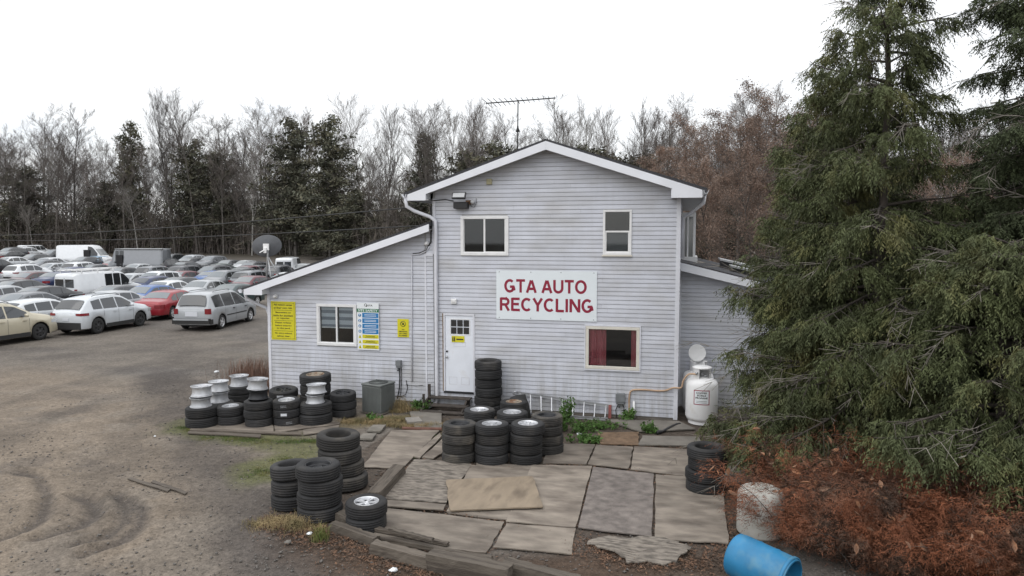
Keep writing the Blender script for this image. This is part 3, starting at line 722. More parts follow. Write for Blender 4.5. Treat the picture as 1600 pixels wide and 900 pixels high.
# ---------------------------------------------------------------- things fixed to the building
def panel(name, x0, x1, z0, z1, m, y=-.03, d=.006, parent=None): return MB().box(x0, x1, y - d, y, z0, z1).build(name, m, parent)
def wall_thing(name, label, cat, group=None): 
    e = empty(name); tag(e, label, cat, group); return e
def arc(cx, cy, rx, ry, a0, a1, n=14): return [(cx + rx * math.cos(math.radians(a0 + (a1 - a0) * i / n)), cy + ry * math.sin(math.radians(a0 + (a1 - a0) * i / n))) for i in range(n + 1)]
GL = {   # plain sans capitals: width, strokes (centre lines) in a box one high
 'G': (.84, [arc(.42, .5, .34, .425, 48, 318, 20) + [(.73, .22), (.73, .47)], [(.44, .44), (.80, .44)]]), 'T': (.70, [[(.0, .925), (.70, .925)], [(.35, .925), (.35, 0)]]),
 'A': (.80, [[(.06, 0), (.375, .95)], [(.425, .95), (.74, 0)], [(.2, .30), (.6, .30)]]), 'U': (.78, [[(.09, 1), (.09, .38)] + arc(.39, .37, .30, .295, 180, 360, 12) + [(.69, .38), (.69, 1)]]),
 'O': (.88, [arc(.44, .5, .355, .425, 90, 450, 26)]), 'R': (.78, [[(.09, 0), (.09, 1)], [(.09, .925), (.46, .925)] + arc(.46, .70, .20, .225, 90, -90, 10) + [(.09, .475)], [(.42, .475), (.70, 0)]]),
 'E': (.68, [[(.09, 0), (.09, 1)], [(.09, .925), (.66, .925)], [(.09, .52), (.60, .52)], [(.09, .075), (.68, .075)]]), 'C': (.80, [arc(.43, .5, .345, .425, 48, 312, 20)]),
 'Y': (.74, [[(.05, 1), (.37, .47)], [(.69, 1), (.37, .47)], [(.37, .52), (.37, 0)]]), 'L': (.62, [[(.09, 1), (.09, 0)], [(.09, .075), (.62, .075)]]), 'I': (.22, [[(.11, 1), (.11, 0)]]),
 'N': (.80, [[(.09, 0), (.09, 1)], [(.12, .94), (.68, .06)], [(.71, 0), (.71, 1)]]), ' ': (.22, [])}
def block_letters(text, cx, cz, w, h, y, m, parent, sw=.195, gap=.10):
    total = sum(GL[c][0] for c in text) + gap * (len(text) - 1); kx = w / total; x = cx - w / 2; k = 0
    for c in text:
        wd, strokes = GL[c]
        if strokes:
            mb = MB()
            for si, st in enumerate(strokes):
                n = len(st); L_ = []; R_2 = []; closed = c == 'O'
                for i, p in enumerate(st):
                    a = st[max(i - 1, 0)] if not (closed and i in (0, n - 1)) else st[n - 2]; b_ = st[min(i + 1, n - 1)] if not (closed and i in (0, n - 1)) else st[1]
                    dx_, dz_ = b_[0] - a[0], b_[1] - a[1]; l_ = math.hypot(dx_, dz_); nx_, nz_ = -dz_ / l_, dx_ / l_
                    if 0 < i < n - 1 or closed:
                        d1 = (p[0] - a[0], p[1] - a[1]); l1 = math.hypot(*d1); co = max(.6, (d1[0] * dx_ + d1[1] * dz_) / (l1 * l_)) if l1 > 0 else 1
                    else: co = 1
                    o_ = sw / 2 / co; L_.append((p[0] + nx_ * o_, p[1] + nz_ * o_)); R_2.append((p[0] - nx_ * o_, p[1] - nz_ * o_))
                vs = [(x + q[0] * kx, y - .0004 * si, cz - h / 2 + q[1] * h) for q in L_ + R_2]
                mb.add(vs, [(i, n + i, n + i + 1, i + 1) for i in range(n - 1)])
            mb.build('letter', m, parent)
        x += (wd + gap) * kx
# main sign
sg = wall_thing('shop_sign', 'big white board with dark red lettering fixed between the storeys', 'sign')
a = FA(776, 421.5); c = FA(932.5, 502.5); sx0, sx1, sz1, sz0 = a.x, c.x, 3.585, 2.35
panel('board', sx0, sx1, sz0, sz1, M['sign_white'], -.022, .012, sg)
cx_ = (sx0 + sx1) / 2 + .0
block_letters('GTA AUTO', cx_ - .02, 3.195, 2.08, .33, -.036, M['sign_red'], sg)
block_letters('RECYCLING', cx_ - .0, 2.73, 2.36, .33, -.036, M['sign_red'], sg)
for fx in (.03, .35, .65, .97):
    for z_ in (sz0 + .04, sz1 - .04): MB().lathe([(0, 0), (.012, 0), (.010, .006), (0, .007)], 8, xf=Matrix.Translation((sx0 + (sx1 - sx0) * fx, -.034, z_)) @ Matrix.Rotation(PI / 2, 4, 'X')).build('screw', M['greymetal'], sg)
# yellow notice
a = FA(424, 470.5); c = FA(463.5, 531.5); yn = wall_thing('notice_sign', 'tall yellow notice about visitor risk at the outer corner of the lean-to', 'sign')
X0, X1, Z1, Z0 = a.x, c.x, a.z, c.z; W_ = X1 - X0; H_ = Z1 - Z0
panel('board', X0, X1, Z0, Z1, M['yellow'], -.022, .008, yn)
t_ = .008; e_ = .035
MB().box(X0 + e_, X1 - e_, -.0315, -.0302, Z1 - e_ - t_, Z1 - e_).box(X0 + e_, X1 - e_, -.0315, -.0302, Z0 + e_, Z0 + e_ + t_).box(X0 + e_, X0 + e_ + t_, -.0315, -.0302, Z0 + e_ + t_, Z1 - e_ - t_).box(X1 - e_ - t_, X1 - e_, -.0315, -.0302, Z0 + e_ + t_, Z1 - e_ - t_).build('border_line', M['ink'], yn)
rows = [('All visitors enter', .085), ('at their own risk.', .165), ('Management not', .29), ('liable for accident', .365), ('or injuries.', .44), ('Please register', .555), ('before entering', .63), ('to the yard.', .70), ('No entry without', .83), ('safety gear.', .905)]
for tx, f_ in rows: lettering(tx, (X0 + X1) / 2, Z1 - H_ * f_, W_ * .80 * (len(tx) / 19) ** .8, H_ * .050, -.0325, M['ink'], yn, .02)
for f_ in (.228, .497, .765): panel('rule_line', X0 + W_ * .12, X1 - W_ * .12, Z1 - H_ * f_ - .004, Z1 - H_ * f_ + .004, M['ink'], -.0303, .0015, yn)
# site safety board
a = FA(559, 472.5); c = FA(594, 547); sb = wall_thing('safety_board', 'site safety board with blue and yellow rows beside the sliding window', 'sign')
X0, X1, Z1, Z0 = a.x, c.x, a.z, c.z; W_ = X1 - X0; H_ = Z1 - Z0
panel('board', X0, X1, Z0, Z1, M['inkwhite'], -.052, .006, sb)
lettering('GTA', X0 + W_ * .60, Z1 - H_ * .055, W_ * .24, H_ * .035, -.0595, M['ink'], sb, .03)
MB().lathe([(.026, -.001), (.038, -.001), (.038, .001), (.026, .001)], 20, xf=Matrix.Translation((X0 + W_ * .40, -.0595, Z1 - H_ * .045)) @ Matrix.Rotation(PI / 2, 4, 'X')).box(X0 + W_ * .43, X0 + W_ * .47, -.0605, -.0585, Z1 - H_ * .085, Z1 - H_ * .055).build('emblem_ring', M['ink'], sb)
panel('header_band', X0, X1, Z1 - H_ * .20, Z1 - H_ * .125, M['sgreen'], -.0582, .0015, sb)
lettering('SITE SAFETY', (X0 + X1) / 2, Z1 - H_ * .163, W_ * .9, H_ * .05, -.061, M['inkwhite'], sb, .02)
for i in range(7):
    blue = i < 4; t0 = (.215 + i * .114) if blue else (.675 + (i - 4) * .11); z1_ = Z1 - H_ * t0; z0_ = z1_ - H_ * (.10 if blue else .078)
    panel('row_panel', X0 + W_ * .24, X1 - W_ * .02, z0_, z1_, M['sblue'] if blue else M['yellow'], -.0582, .0015, sb)
    zc = (z0_ + z1_) / 2
    if blue:
        MB().lathe([(0, 0), (.042, 0), (.042, .0015), (0, .0015)], 20, xf=Matrix.Translation((X0 + W_ * .125, -.0582, zc)) @ Matrix.Rotation(PI / 2, 4, 'X')).build('pictogram_disc', M['sblue'], sb)
        MB().lathe([(0, 0), (.014, 0), (.014, .0012), (0, .0012)], 12, xf=Matrix.Translation((X0 + W_ * .125, -.0600, zc + .010)) @ Matrix.Rotation(PI / 2, 4, 'X')).box(X0 + W_ * (.10 if i else .115), X0 + W_ * (.15 if i else .135), -.0612, -.0598, zc - .028, zc - .004).build('pictogram', M['inkwhite'], sb)
        for q_ in (-.018, .018): panel('print_line', X0 + W_ * .34, X1 - W_ * .12, zc + q_ - .006, zc + q_ + .006, M['inkwhite'], -.0598, .001, sb)
    else:
        MB().add([(X0 + W_ * .05, -.0585, z0_), (X0 + W_ * .20, -.0585, z0_), (X0 + W_ * .125, -.0585, z1_)], [(0, 1, 2)]).build('pictogram_triangle', M['yellow'], sb)
        MB().box(X0 + W_ * .115, X0 + W_ * .135, -.0600, -.0588, z0_ + .012, z1_ - .025).build('pictogram', M['ink'], sb)
        lettering(('DANGER', 'WARNING', 'DANGER')[i - 4], X0 + W_ * .61, zc + .008, W_ * .42, .032, -.061, M['ink'], sb, .02)
        panel('print_line', X0 + W_ * .34, X1 - W_ * .10, zc - .030, zc - .022, M['ink'], -.0598, .001, sb)
# no smoking plate
a = FA(621.5, 498); c = FA(639.5, 527); ns_ = wall_thing('warning_plate', 'small yellow no smoking plate beside the conduit on the lean-to', 'sign')
X0, X1, Z1, Z0 = a.x, c.x, a.z, c.z; W_ = X1 - X0; H_ = Z1 - Z0
panel('board', X0, X1, Z0, Z1, M['yellow'], -.022, .006, ns_)
xf = Matrix.Translation(((X0 + X1) / 2, -.0285, Z1 - H_ * .27)) @ Matrix.Rotation(PI / 2, 4, 'X')
MB().lathe([(.062, 0), (.076, 0), (.076, .0015), (.062, .0015)], 28, xf=xf).build('prohibition_ring', M['ink'], ns_)
MB().prism([(-.055, .042), (-.045, .052), (.055, -.042), (.045, -.052)][::-1], -.0015, 0, xf=Matrix.Translation(((X0 + X1) / 2, -.0285, Z1 - H_ * .27))).prism([(-.03, -.03), (.02, -.02), (.03, .0), (.0, .045), (-.015, .0)], -.0012, .0001, xf=Matrix.Translation(((X0 + X1) / 2, -.0305, Z1 - H_ * .27))).build('flame_pictogram', M['ink'], ns_)
for tx, f_ in (('NO', .58), ('SMOKING', .69), ('OR OPEN', .80), ('FLAMES', .91)): lettering(tx, (X0 + X1) / 2, Z1 - H_ * f_, W_ * (.22 if tx == 'NO' else .72), H_ * .07, -.0300, M['ink'], ns_, .03)
# door plate
dp = wall_thing('door_plate', 'small yellow plate with black figures on the white door', 'sign')
a = FA(706, 524.5); c = FA(726, 535); panel('board', a.x, c.x, c.z, a.z, M['yellow'], -.0165, .004, dp); X0 = a.x; zc = (a.z + c.z) / 2
for k in range(2): MB().box(X0 + .02 + k * .045, X0 + .05 + k * .045, -.0225, -.0207, c.z + .02, a.z - .05).lathe([(0, 0), (.014, 0), (.014, .0015), (0, .0015)], 10, xf=Matrix.Translation((X0 + .035 + k * .045, -.0208, a.z - .032)) @ Matrix.Rotation(PI / 2, 4, 'X')).build('figure_pictogram', M['ink'], dp)
MB().box(X0 + .125, c.x - .03, -.0225, -.0207, zc - .022, zc + .012).build('print_line', M['ink'], dp)
# floodlight
fl = wall_thing('floodlight', 'black square floodlight on the wall above the upper sliding window', 'lamp')
a = FA(707.5, 302.5, -.25); c = FA(728.5, 313, -.25)
X0, X1, Z1, Z0 = a.x, c.x, a.z, c.z
F_ = MB().box(X0, X1, -.06, .0, Z0, Z1).build('housing', M['black'], fl); 
MB().box(X0 + .025, X1 - .025, -.064, -.0605, Z0 + .022, Z1 - .022).build('lens', M['lampglass'], fl)
for ch in list(fl.children): ch.matrix_local = Matrix.Translation((0, -.22, (Z1))) @ Matrix.Rotation(math.radians(-32), 4, 'X') @ Matrix.Translation((0, 0, -Z1))
MB().box(X0 - .01, X1 + .01, -.20, -.02, Z0 - .20, Z0 - .04).build('bracket_box', M['black'], fl, bevel=.01)
sp = wall_thing('outdoor_lamp', 'small round lamp head on a rusty bracket beside the floodlight', 'lamp')
a = FA(738, 315, -.12); MB().lathe([(0, .02), (.045, .015), (.055, -.01), (.05, -.05), (.02, -.08), (0, -.08)], 14, xf=Matrix.Translation(a) @ Matrix.Rotation(math.radians(65), 4, 'X')).build('lamp_head', M['lampglass'], sp)
a2 = FA(731, 316, -.05); MB().box(a2.x - .05, a2.x + .11, -.07, -.02, a2.z - .05, a2.z + .05).tube([(a2.x, -.07, a2.z), (a.x - .02, -.10, a.z + .02)], .018, 6).build('bracket', mat('rusty_metal', (.16, .09, .05), .9, var=.4, vs=12), sp)
pts_ = [FP(734, 318, -.06), FP(737, 323, -.08), FP(741, 324, -.07), (FP(744, 318, -.05)), (FP(744, 310, -.03))]; MB().tube(pts_, .006, 5).build('cable', M['wire'], sp)
# small boxes and domes
bb_ = FA(765, 284); tag(MB().box(bb_.x - .07, bb_.x + .07, -.06, -.01, bb_.z - .07, bb_.z + .07).box(bb_.x - .045, bb_.x + .045, -.066, -.0605, bb_.z - .045, bb_.z + .045).box(bb_.x - .012, bb_.x + .012, -.075, -.0665, bb_.z - .02, bb_.z + .02).build('junction_box', M['beige'], bevel=.006), 'small beige square box high under the gable', 'junction box')
bb_ = FA(710, 470.5); tag(MB().box(bb_.x - .075, bb_.x + .075, -.07, -.01, bb_.z - .065, bb_.z + .065).box(bb_.x - .06, bb_.x + .06, -.085, -.07, bb_.z - .02, bb_.z + .05).build('doorbell_box', M['frame'], bevel=.01), 'small white square box above the entry door', 'alarm box')
for (px_, py_, lb) in ((666, 380.5, 'round white security camera high where the lean-to meets the tall wall'), (429.5, 463, 'white dome camera tucked beneath the eave above the tall yellow notice')):
    e = wall_thing('security_camera', lb, 'camera', 'security cameras on the walls'); p = FA(px_, py_, -.08)
    MB().lathe([(0, 0), (.055, 0), (.06, .02), (.05, .04), (0, .04)], 16, xf=Matrix.Translation((p.x, -.02, p.z)) @ Matrix.Rotation(PI / 2, 4, 'X')).build('mount', M['white'], e)
    MB().lathe([(0, .05), (.03, .043), (.047, .02), (.05, 0), (.047, -.02), (.03, -.043), (0, -.05)], 16, xf=Matrix.Translation((p.x, -.09, p.z - .005)) @ Matrix.Rotation(PI / 2, 4, 'X')).build('dome', M['white'], e)
def utility(px, py, w, h, label, name='utility_box'):
    p = FA(px, py); e = wall_thing(name, label, 'electrical box', 'electrical boxes low on the wall')
    MB().box(p.x - w / 2, p.x + w / 2, -.13, -.01, p.z - h / 2, p.z + h / 2).build('housing', M['greymetal'], e, bevel=.01)
    MB().box(p.x - w / 2 - .008, p.x + w / 2 + .008, -.145, -.13, p.z - h / 2 + .06, p.z + h / 2 + .008).build('cover', M['greymetal'], e, bevel=.006)
    MB().tube([(p.x - .03, -.07, p.z - h / 2), (p.x - .03, -.07, p.z - h / 2 - .09)], .022, 8).build('conduit_stub', M['greymetal'], e)
utility(625, 568, .13, .20, 'small grey disconnect box with hanging black cables above the condenser')
utility(970, 622, .21, .26, 'grey utility box low on the wall beside the hose', 'utility_box')
# AC condenser
ac = empty('air_conditioner', G(584, 647) + Vector((0, .30, 0)), math.radians(-14)); tag(ac, 'old grey square air conditioner condenser on the ground by the lean-to', 'air conditioner')
w = .30
MB().box(-w, w, -w, w, .03, .70).build('cabinet', M['acgrey'], ac, bevel=.02)
tp = MB().box(-w - .012, w + .012, -w - .012, w + .012, .70, .745).build('top_cover', M['acgrey'], ac, bevel=.012)
MB().lathe([(.0, .746), (.225, .746), (.235, .760), (.245, .746)], 28).build('fan_opening', M['dark'], tp)
for k in range(9): r_ = .03 + k * .024; MB().lathe([(r_ - .004, .756), (r_ + .004, .756), (r_ + .004, .762), (r_ - .004, .762)], 24).build('grille_ring', M['acgrey'], tp)
for (ax, sgn) in (('x', 1), ('x', -1), ('y', -1)):
    mb = MB()
    for k in range(13):
        q_ = -w + .05 + k * (2 * w - .1) / 12
        if ax == 'y': mb.box(q_ - .010, q_ + .010, sgn * w - .010, sgn * w - .001, .08, .67)
        else: mb.box(sgn * w - (.001 if sgn < 0 else -.001) - (.009 if sgn < 0 else 0), sgn * w + (.010 if sgn > 0 else 0), q_ - .010, q_ + .010, .08, .67)
    mb.build('louvre_grille', M['acgrey'], ac)['kind'] = 'stuff'
MB().box(-w - .02, w + .02, -w - .02, w + .02, 0, .03).build('base', M['concrete'], ac)
# satellite dish on the lean-to roof
ds = wall_thing('satellite_dish', 'dark grey oval satellite dish on a white bent mast above the low roof', 'satellite dish')
dY = 1.0; c = FA(416.5, 384.5, dY)
prof = [(.0, .0), (.1, .004), (.2, .016), (.3, .036), (.385, .060), (.40, .064), (.395, .074), (.38, .072), (.3, .048), (.2, .028), (.1, .016), (0, .012)]
cd = (Vector((c.x, dY, c.z)) - CAM).normalized()
rot = Matrix.Rotation(math.radians(22), 4, 'Z') @ Matrix.Rotation(math.radians(-8), 4, 'Y') @ Matrix.Rotation(math.radians(-86), 4, 'X')
MB().lathe(prof, 32, xf=Matrix.Translation(c) @ rot @ Matrix.Diagonal((1.06, .80, 1, 1))).build('reflector', mat('dish_grey', (.11, .115, .125), .5, .1, var=.15, vs=5), ds)
MB().box(-.09, .09, -.04, -.01, -.12, .07, xf=Matrix.Translation(c)).box(-.05, .03, -.09, -.04, -.2, -.05, xf=Matrix.Translation(c)).tube([c + Vector((-.02, -.05, -.1)), c + Vector((-.10, -.20, -.19))], .018, 6).build('bracket', M['white'], ds)
zr = 3.02 + (c.x + 11.74) * (4.80 - 3.02) / (XL + 11.74)
MB().tube([c + Vector((.02, .02, -.05)), c + Vector((0, .05, -.28)), Vector((c.x - .08, dY + .05, zr + .0))], .028, 8).tube([c + Vector((.0, .05, -.30)), Vector((c.x + .32, dY + .3, zr + .09))], .018, 6).tube([c + Vector((.0, .05, -.30)), Vector((c.x + .30, dY - .25, zr + .08))], .018, 6).build('mast', M['galv'], ds)
MB().box(c.x - .2, c.x + .05, dY - .05, dY + .15, zr - .03, zr + .02).build('foot_plate', M['galv'], ds)
# television aerial on the ridge
an = wall_thing('television_aerial', 'old many-element television aerial on a thin mast behind the ridge', 'aerial')
aY = 4.5; base = FA(808, 262, aY); top = FA(809.5, 156, aY)
MB().tube([(base.x, aY, 6.2), tuple(top)], .020, 6).build('mast', M['blackmatte'], an)
h0 = FA(809, 205, aY); MB().lathe([(.025, .16), (.03, .1), (.07, .0), (.06, -.02), (0, -.02)], 10, xf=Matrix.Translation(h0)).build('rotor', M['blackmatte'], an)
l_ = FA(759, 161.5, aY); r2 = FA(868, 153, aY)
bl = Vector((l_.x, aY, l_.z)); br_ = Vector((r2.x, aY, r2.z)); MB().tube([bl, br_], .018, 6).build('boom', M['blackmatte'], an)
for k in range(14):
    t_ = .02 + k * .074; p = bl.lerp(br_, t_); hl = .25 + .5 * (1 - t_)
    MB().tube([p + Vector((.05, -hl, .0)), p + Vector((0, 0, .012)), p + Vector((-.05, hl, 0))], .009, 4).build('element', M['blackmatte'], an)
# overhead service cables
for i, (q0, q1, y1_, sag) in enumerate((((-120, 362), (645, 324), -.2, 1.5), ((-120, 366), (668, 352), -.3, 1.5))):
    a = AT(q0[0], q0[1], 75); b_ = FA(q1[0], q1[1], y1_); pts = []
    for k in range(25):
        t_ = k / 24; p = Vector(a).lerp(Vector(b_), t_); p.z -= sag * 4 * t_ * (1 - t_) * (.35 if i == 0 else .35); pts.append(p)
    tag(MB().tube(pts, .016, 5, cap=False).build('overhead_cable', M['wire']), ('upper', 'lower')[i] + ' of the two black overhead cables reaching the building corner', 'cable', 'overhead cables')

# ---------------------------------------------------------------- tyres and wheels
def tyre_mesh(name, r, w, ri, chunky, m, closed=False):
    n = 72; mb = MB(); h = w / 2
    prof = [(ri, -h * .80), (ri + .010, -h * .90), (ri + (r - ri) * .30, -h * .985), (ri + (r - ri) * .62, -h * 1.0), (r - .028, -h * .93), (r - .010, -h * .80)]
    g = [-.52, -.18, .18, .52]; tread = []
    for q_ in g: tread += [(r, (q_ - .035) * h), (r - .006, (q_ - .02) * h), (r - .006, (q_ + .02) * h), (r, (q_ + .035) * h)]
    prof2 = prof + [(r - .002, -h * .72)] + tread + [(r - .002, h * .72)] + [(a, -b) for a, b in prof[::-1]]
    prof2 += [(ri - .004, h * .5), (ri - .004, -h * .5), (ri, -h * .80)]
    vs = []; fs = []; P = len(prof2)
    for k in range(n):
        a = 2 * PI * k / n; notch = (k % 2) if chunky else (k % 3 == 0)
        for j, (rr, z) in enumerate(prof2):
            if rr > r - .012 and abs(z) > h * (.1 if chunky else .50) and notch: rr -= (.011 if chunky else .006)
            vs.append((rr * math.cos(a), rr * math.sin(a), z + h))
    for k in range(n):
        k2 = (k + 1) % n
        for j in range(P - 1): fs.append((k * P + j, k2 * P + j, k2 * P + j + 1, k * P + j + 1))
    mb.add(vs, fs, smooth=True)
    me = mb.mesh(name, m)
    return me
TY = {}
def get_tyre(kind, d, w, old):
    key = (kind, round(d, 2), round(w, 3), old)
    if key not in TY: TY[key] = tyre_mesh('tyre', d / 2, w, d / 2 * (.60 if kind != 'suv' else .58), kind == 'suv', M['tyre_old'] if old else M['tyre'])
    return TY[key]
RM = {}
def rim_mesh(style, r, w):
    """rim lying in a tyre, face up at z=w"""
    key = (style, round(r, 2), round(w, 2))
    if key in RM: return RM[key]
    mb = MB(); f = w * .93
    mb.lathe([(r * .98, w * .12), (r * .90, w * .3), (r * .88, w * .7), (r * .93, w * .86), (r, w * .90), (r * 1.0, w * .94), (r * .95, w * .95), (r * .92, w * .88), (r * .86, w * .72)], 36)
    if style == 'steel':
        mb.lathe([(r * .88, w * .72), (r * .80, w * .60), (r * .70, w * .64), (r * .55, w * .60), (r * .40, w * .70), (r * .28, w * .72), (r * .22, w * .60), (0, w * .60)], 36)
        for k in range(10): a = 2 * PI * k / 10; mb.lathe([(0, 0), (r * .07, 0), (r * .07, .002), (0, .002)], 8, 1, xf=Matrix.Translation((r * .76 * math.cos(a), r * .76 * math.sin(a), w * .625)))
        for k in range(5): a = 2 * PI * k / 5; mb.lathe([(r * .035, 0), (r * .035, .012), (0, .012)], 6, 1, xf=Matrix.Translation((r * .33 * math.cos(a), r * .33 * math.sin(a), w * .70)))
    else:
        ns_ = {'five': 5, 'six': 6, 'seven': 7, 'ten': 10, 'twin': 5}[style]
        mb.lathe([(r * .885, w * .66), (0, w * .64)], 24, 1)
        mb.lathe([(r * .26, w * .5), (r * .26, w * .80), (r * .20, w * .86), (r * .12, w * .86), (r * .10, w * .80), (0, w * .80)], 20)
        for k in range(ns_):
            for off in ((-.16, .16) if style == 'twin' else (0,)):
                a = 2 * PI * k / ns_ + off; wd = {'five': .22, 'six': .17, 'seven': .12, 'ten': .075, 'twin': .08}[style] * r
                xf = Matrix.Rotation(a, 4, 'Z')
                z0_, z1_ = w * .84, w * .90
                vs = [(r * .18, -wd * .75, z0_), (r * .18, wd * .75, z0_), (r * .93, wd * 1.15, z1_ - .01), (r * .93, -wd * 1.15, z1_ - .01), (r * .18, -wd * .8, w * .74), (r * .18, wd * .8, w * .74), (r * .93, wd * 1.2, w * .78), (r * .93, -wd * 1.2, w * .78)]
                mb.add(vs, [(0, 3, 2, 1), (0, 4, 7, 3), (1, 2, 6, 5), (0, 1, 5, 4), (2, 3, 7, 6)], 0, xf=xf)
        for k in range(5): a = 2 * PI * (k + .5) / 5; mb.lathe([(r * .032, 0), (r * .032, .004), (0, .004)], 6, 1, xf=Matrix.Translation((r * .18 * math.cos(a), r * .18 * math.sin(a), w * .842)))
    RM[key] = mb; return mb
RIMMAT = {'alloy': 'alloy', 'chrome': 'chrome', 'black': 'rimblack', 'rusty': 'rustrim'}
rimcache = {}
def get_rim(style, col, r, w):
    k = (style, col, round(r, 2), round(w, 2))
    if k not in rimcache: rimcache[k] = rim_mesh(style, r, w).mesh('rim', [M[RIMMAT[col]], M['dark']])
    return rimcache[k]
def bare_wheel_mesh(r, w, style, col):
    mb = MB(); mb.v = list(rim_mesh(style, r * .96, w).v); src = rim_mesh(style, r * .96, w); mb.f = [list(f) for f in src.f]; mb.m = list(src.m); mb.sm = list(src.sm)
    mb.lathe([(r * .93, 0), (r, .002), (r, .012), (r * .90, .022), (r * .86, w * .2), (r * .80, w * .33), (r * .80, w * .68), (r * .88, w * .80), (r * .92, w * .93), (r, w * .96), (r * 1.0, w), (r * .96, w * .995)], 36)
    return mb.mesh('alloy_wheel', [M[RIMMAT[col]], M['dark']])
ORD = ['bottom', 'second', 'third', 'fourth', 'fifth', 'sixth']
def pos_word(i, n):
    if n == 1: return 'single'
    if i == 0: return 'bottom'
    if i == n - 1: return 'top'
    if n == 3: return 'middle'
    return ORD[i]
def stack(where, px, pyb, n, d, w, kind='road', old=False, top=None, jit=.012, lean=(0, 0), tilt=0.0, bare=(), stickers=False, topz=None, tiltdir=0.0, topd=None, covered=0):
    """n tyres standing on the ground; pyb: foot of the front edge in the photograph. top: (style, colour) of the rim in the top one"""
    if topz is None: g = G(px, pyb); dv = Vector((g.x, g.y + CD, 0)).normalized(); cc = g + dv * (d / 2)
    else: cc = G(px, topz, n * w); cc.z = 0
    z = .004; tot = n + len(bare); grp = 'tyres and wheels stacked ' + where.split('|')[1]; where = where.split('|')[0]
    for i in range(n):
        dd = d * R.choice((.97, 1.0, 1.0, 1.015)) if not (top and i == n - 1) else d
        x_ = cc.x + R.uniform(-jit, jit) + lean[0] * i; y_ = cc.y + R.uniform(-jit, jit) + lean[1] * i
        has = top and i == n - 1
        nm = 'tyre'
        e = empty(nm, (x_, y_, z), R.uniform(0, 6.28))
        if i == n - 1 and tilt: 
            e.rotation_euler = (tilt * math.cos(tiltdir), tilt * math.sin(tiltdir), 0); z += abs(math.sin(tilt)) * d * .30; e.location.z = z
        else: e.rotation_euler.x = R.uniform(-.012, .012); e.rotation_euler.y = R.uniform(-.012, .012)
        look = 'dusty grey' if old else 'black'
        extra = ''
        if has: extra = {'alloy': ' with silver rim', 'chrome': ' with bright rim', 'black': ' with black rim', 'rusty': ' with rusty rim'}[top[1]]
        lab = f"{pos_word(i, n)} tyre{extra}{' up' if 0 < i < n - 1 and n > 3 else ''} in {where}"
        tag(e, lab, 'tyre', grp)
        link_mesh('tread_and_sidewall', get_tyre(kind, dd, w, old), e)
        if has: link_mesh('rim', get_rim(top[0], top[1], dd / 2 * (.60 if kind != 'suv' else .58), w), e)
        if stickers and (i < 3 or n <= 3 or i == n - 1):
            ang = math.atan2(-CD - y_, -x_) - e.rotation_euler.z + (-.25 if i != 0 else .1)
            s_ = MB(); rr = dd / 2 + .001; q = 5; vs = []; fs = []
            for k in range(q + 1):
                a_ = ang + (k / q - .5) * .44
                for zz in (w * .36, w * .66): vs.append((rr * math.cos(a_), rr * math.sin(a_), zz))
            for k in range(q): fs.append((2 * k, 2 * k + 2, 2 * k + 3, 2 * k + 1))
            s_.add(vs, fs).build('paper_label', M['plate'], e)
        z += w * .985
    for j, (st_, col_, br, bw, tl) in enumerate(bare):
        me = bare_wheel_mesh(br, bw, st_, col_)
        o = link_mesh('alloy_wheel', me, None, (cc.x + lean[0] * n + R.uniform(-.02, .02), cc.y + R.uniform(-.02, .02), z + (0 if tl == 0 else .03)))
        o.rotation_euler = (tl, tl * .5, R.uniform(0, 6))
        pw = ('upper' if j == len(bare) - 1 else 'lower') if len(bare) > 1 else 'single'
        tag(o, f"{pw} bare {'black' if col_ == 'black' else 'silver'} wheel on {where}", 'wheel', grp)
        z += bw * .99 + (.03 if tl else 0)
    return cc
LG = '|beside the lean-to'
stack('the outermost pile of the left rows' + LG, 316, 671, 2, .74, .235, bare=[('ten', 'alloy', .245, .22, 0), ('seven', 'alloy', .245, .24, .03)])
stack('the pile just behind the outermost pile' + LG, 344, 657, 2, .66, .20, bare=[('seven', 'alloy', .24, .24, 0), ('five', 'alloy', .24, .24, .02)])
stack('the low two-tyre pile second in the front row' + LG, 361.5, 667, 2, .64, .225, top=('ten', 'alloy'))
stack('the back pile nearest the dry red weeds' + LG, 375, 643, 3, .66, .205, bare=[('seven', 'alloy', .235, .26, 0)])
stack('the front pile carrying a black-and-silver wheel' + LG, 405, 670, 3, .655, .205, old=False, bare=[('five', 'black', .235, .21, .03), ('twin', 'alloy', .24, .24, .05)])
stack('the front pile with white paper labels' + LG, 449, 668, 3, .635, .20, top=('six', 'alloy'), stickers=True, tilt=.05)
stack('the tilted-top pile behind the paper-labelled tyres' + LG, 444.5, 651, 3, .70, .205, top=('seven', 'black'), tilt=.10, tiltdir=0.5, stickers=True, jit=.02)
stack('the wide front pile under twin silver wheels' + LG, 495, 667, 2, .78, .25, kind='suv', jit=.02, bare=[('ten', 'alloy', .225, .20, 0), ('six', 'alloy', .235, .21, .04)])
stack('the tall back pile against the siding' + LG, 494, 652, 4, .77, .255, kind='suv', top=('five', 'rusty'), tilt=.04)
stack('the pile next to the grey condenser' + LG, 537, 655, 3, .64, .20, top=('six', 'black'), tilt=.06, tiltdir=.4)
MG = '|in front of the entry door'
stack('the tallest pile beside the entry door' + MG, 763, 651, 6, .68, .228, jit=.02)
stack('the dark-rim pile nearest the steps' + MG, 717, 728, 4, .665, .195, old=True, top=('steel', 'black'), jit=.02)
stack('the many-spoke middle pile before the door' + MG, 768, 730, 4, .665, .20, top=('seven', 'alloy'), jit=.015, lean=(.008, 0))
stack('the front pile with the brightest rim' + MG, 821, 730, 4, .67, .20, top=('six', 'chrome'), jit=.02, lean=(.012, 0))
stack('the pile nearest the aluminium ladder' + MG, 856, 714, 4, .64, .20, old=True, top=('steel', 'black'), lean=(-.01, 0))
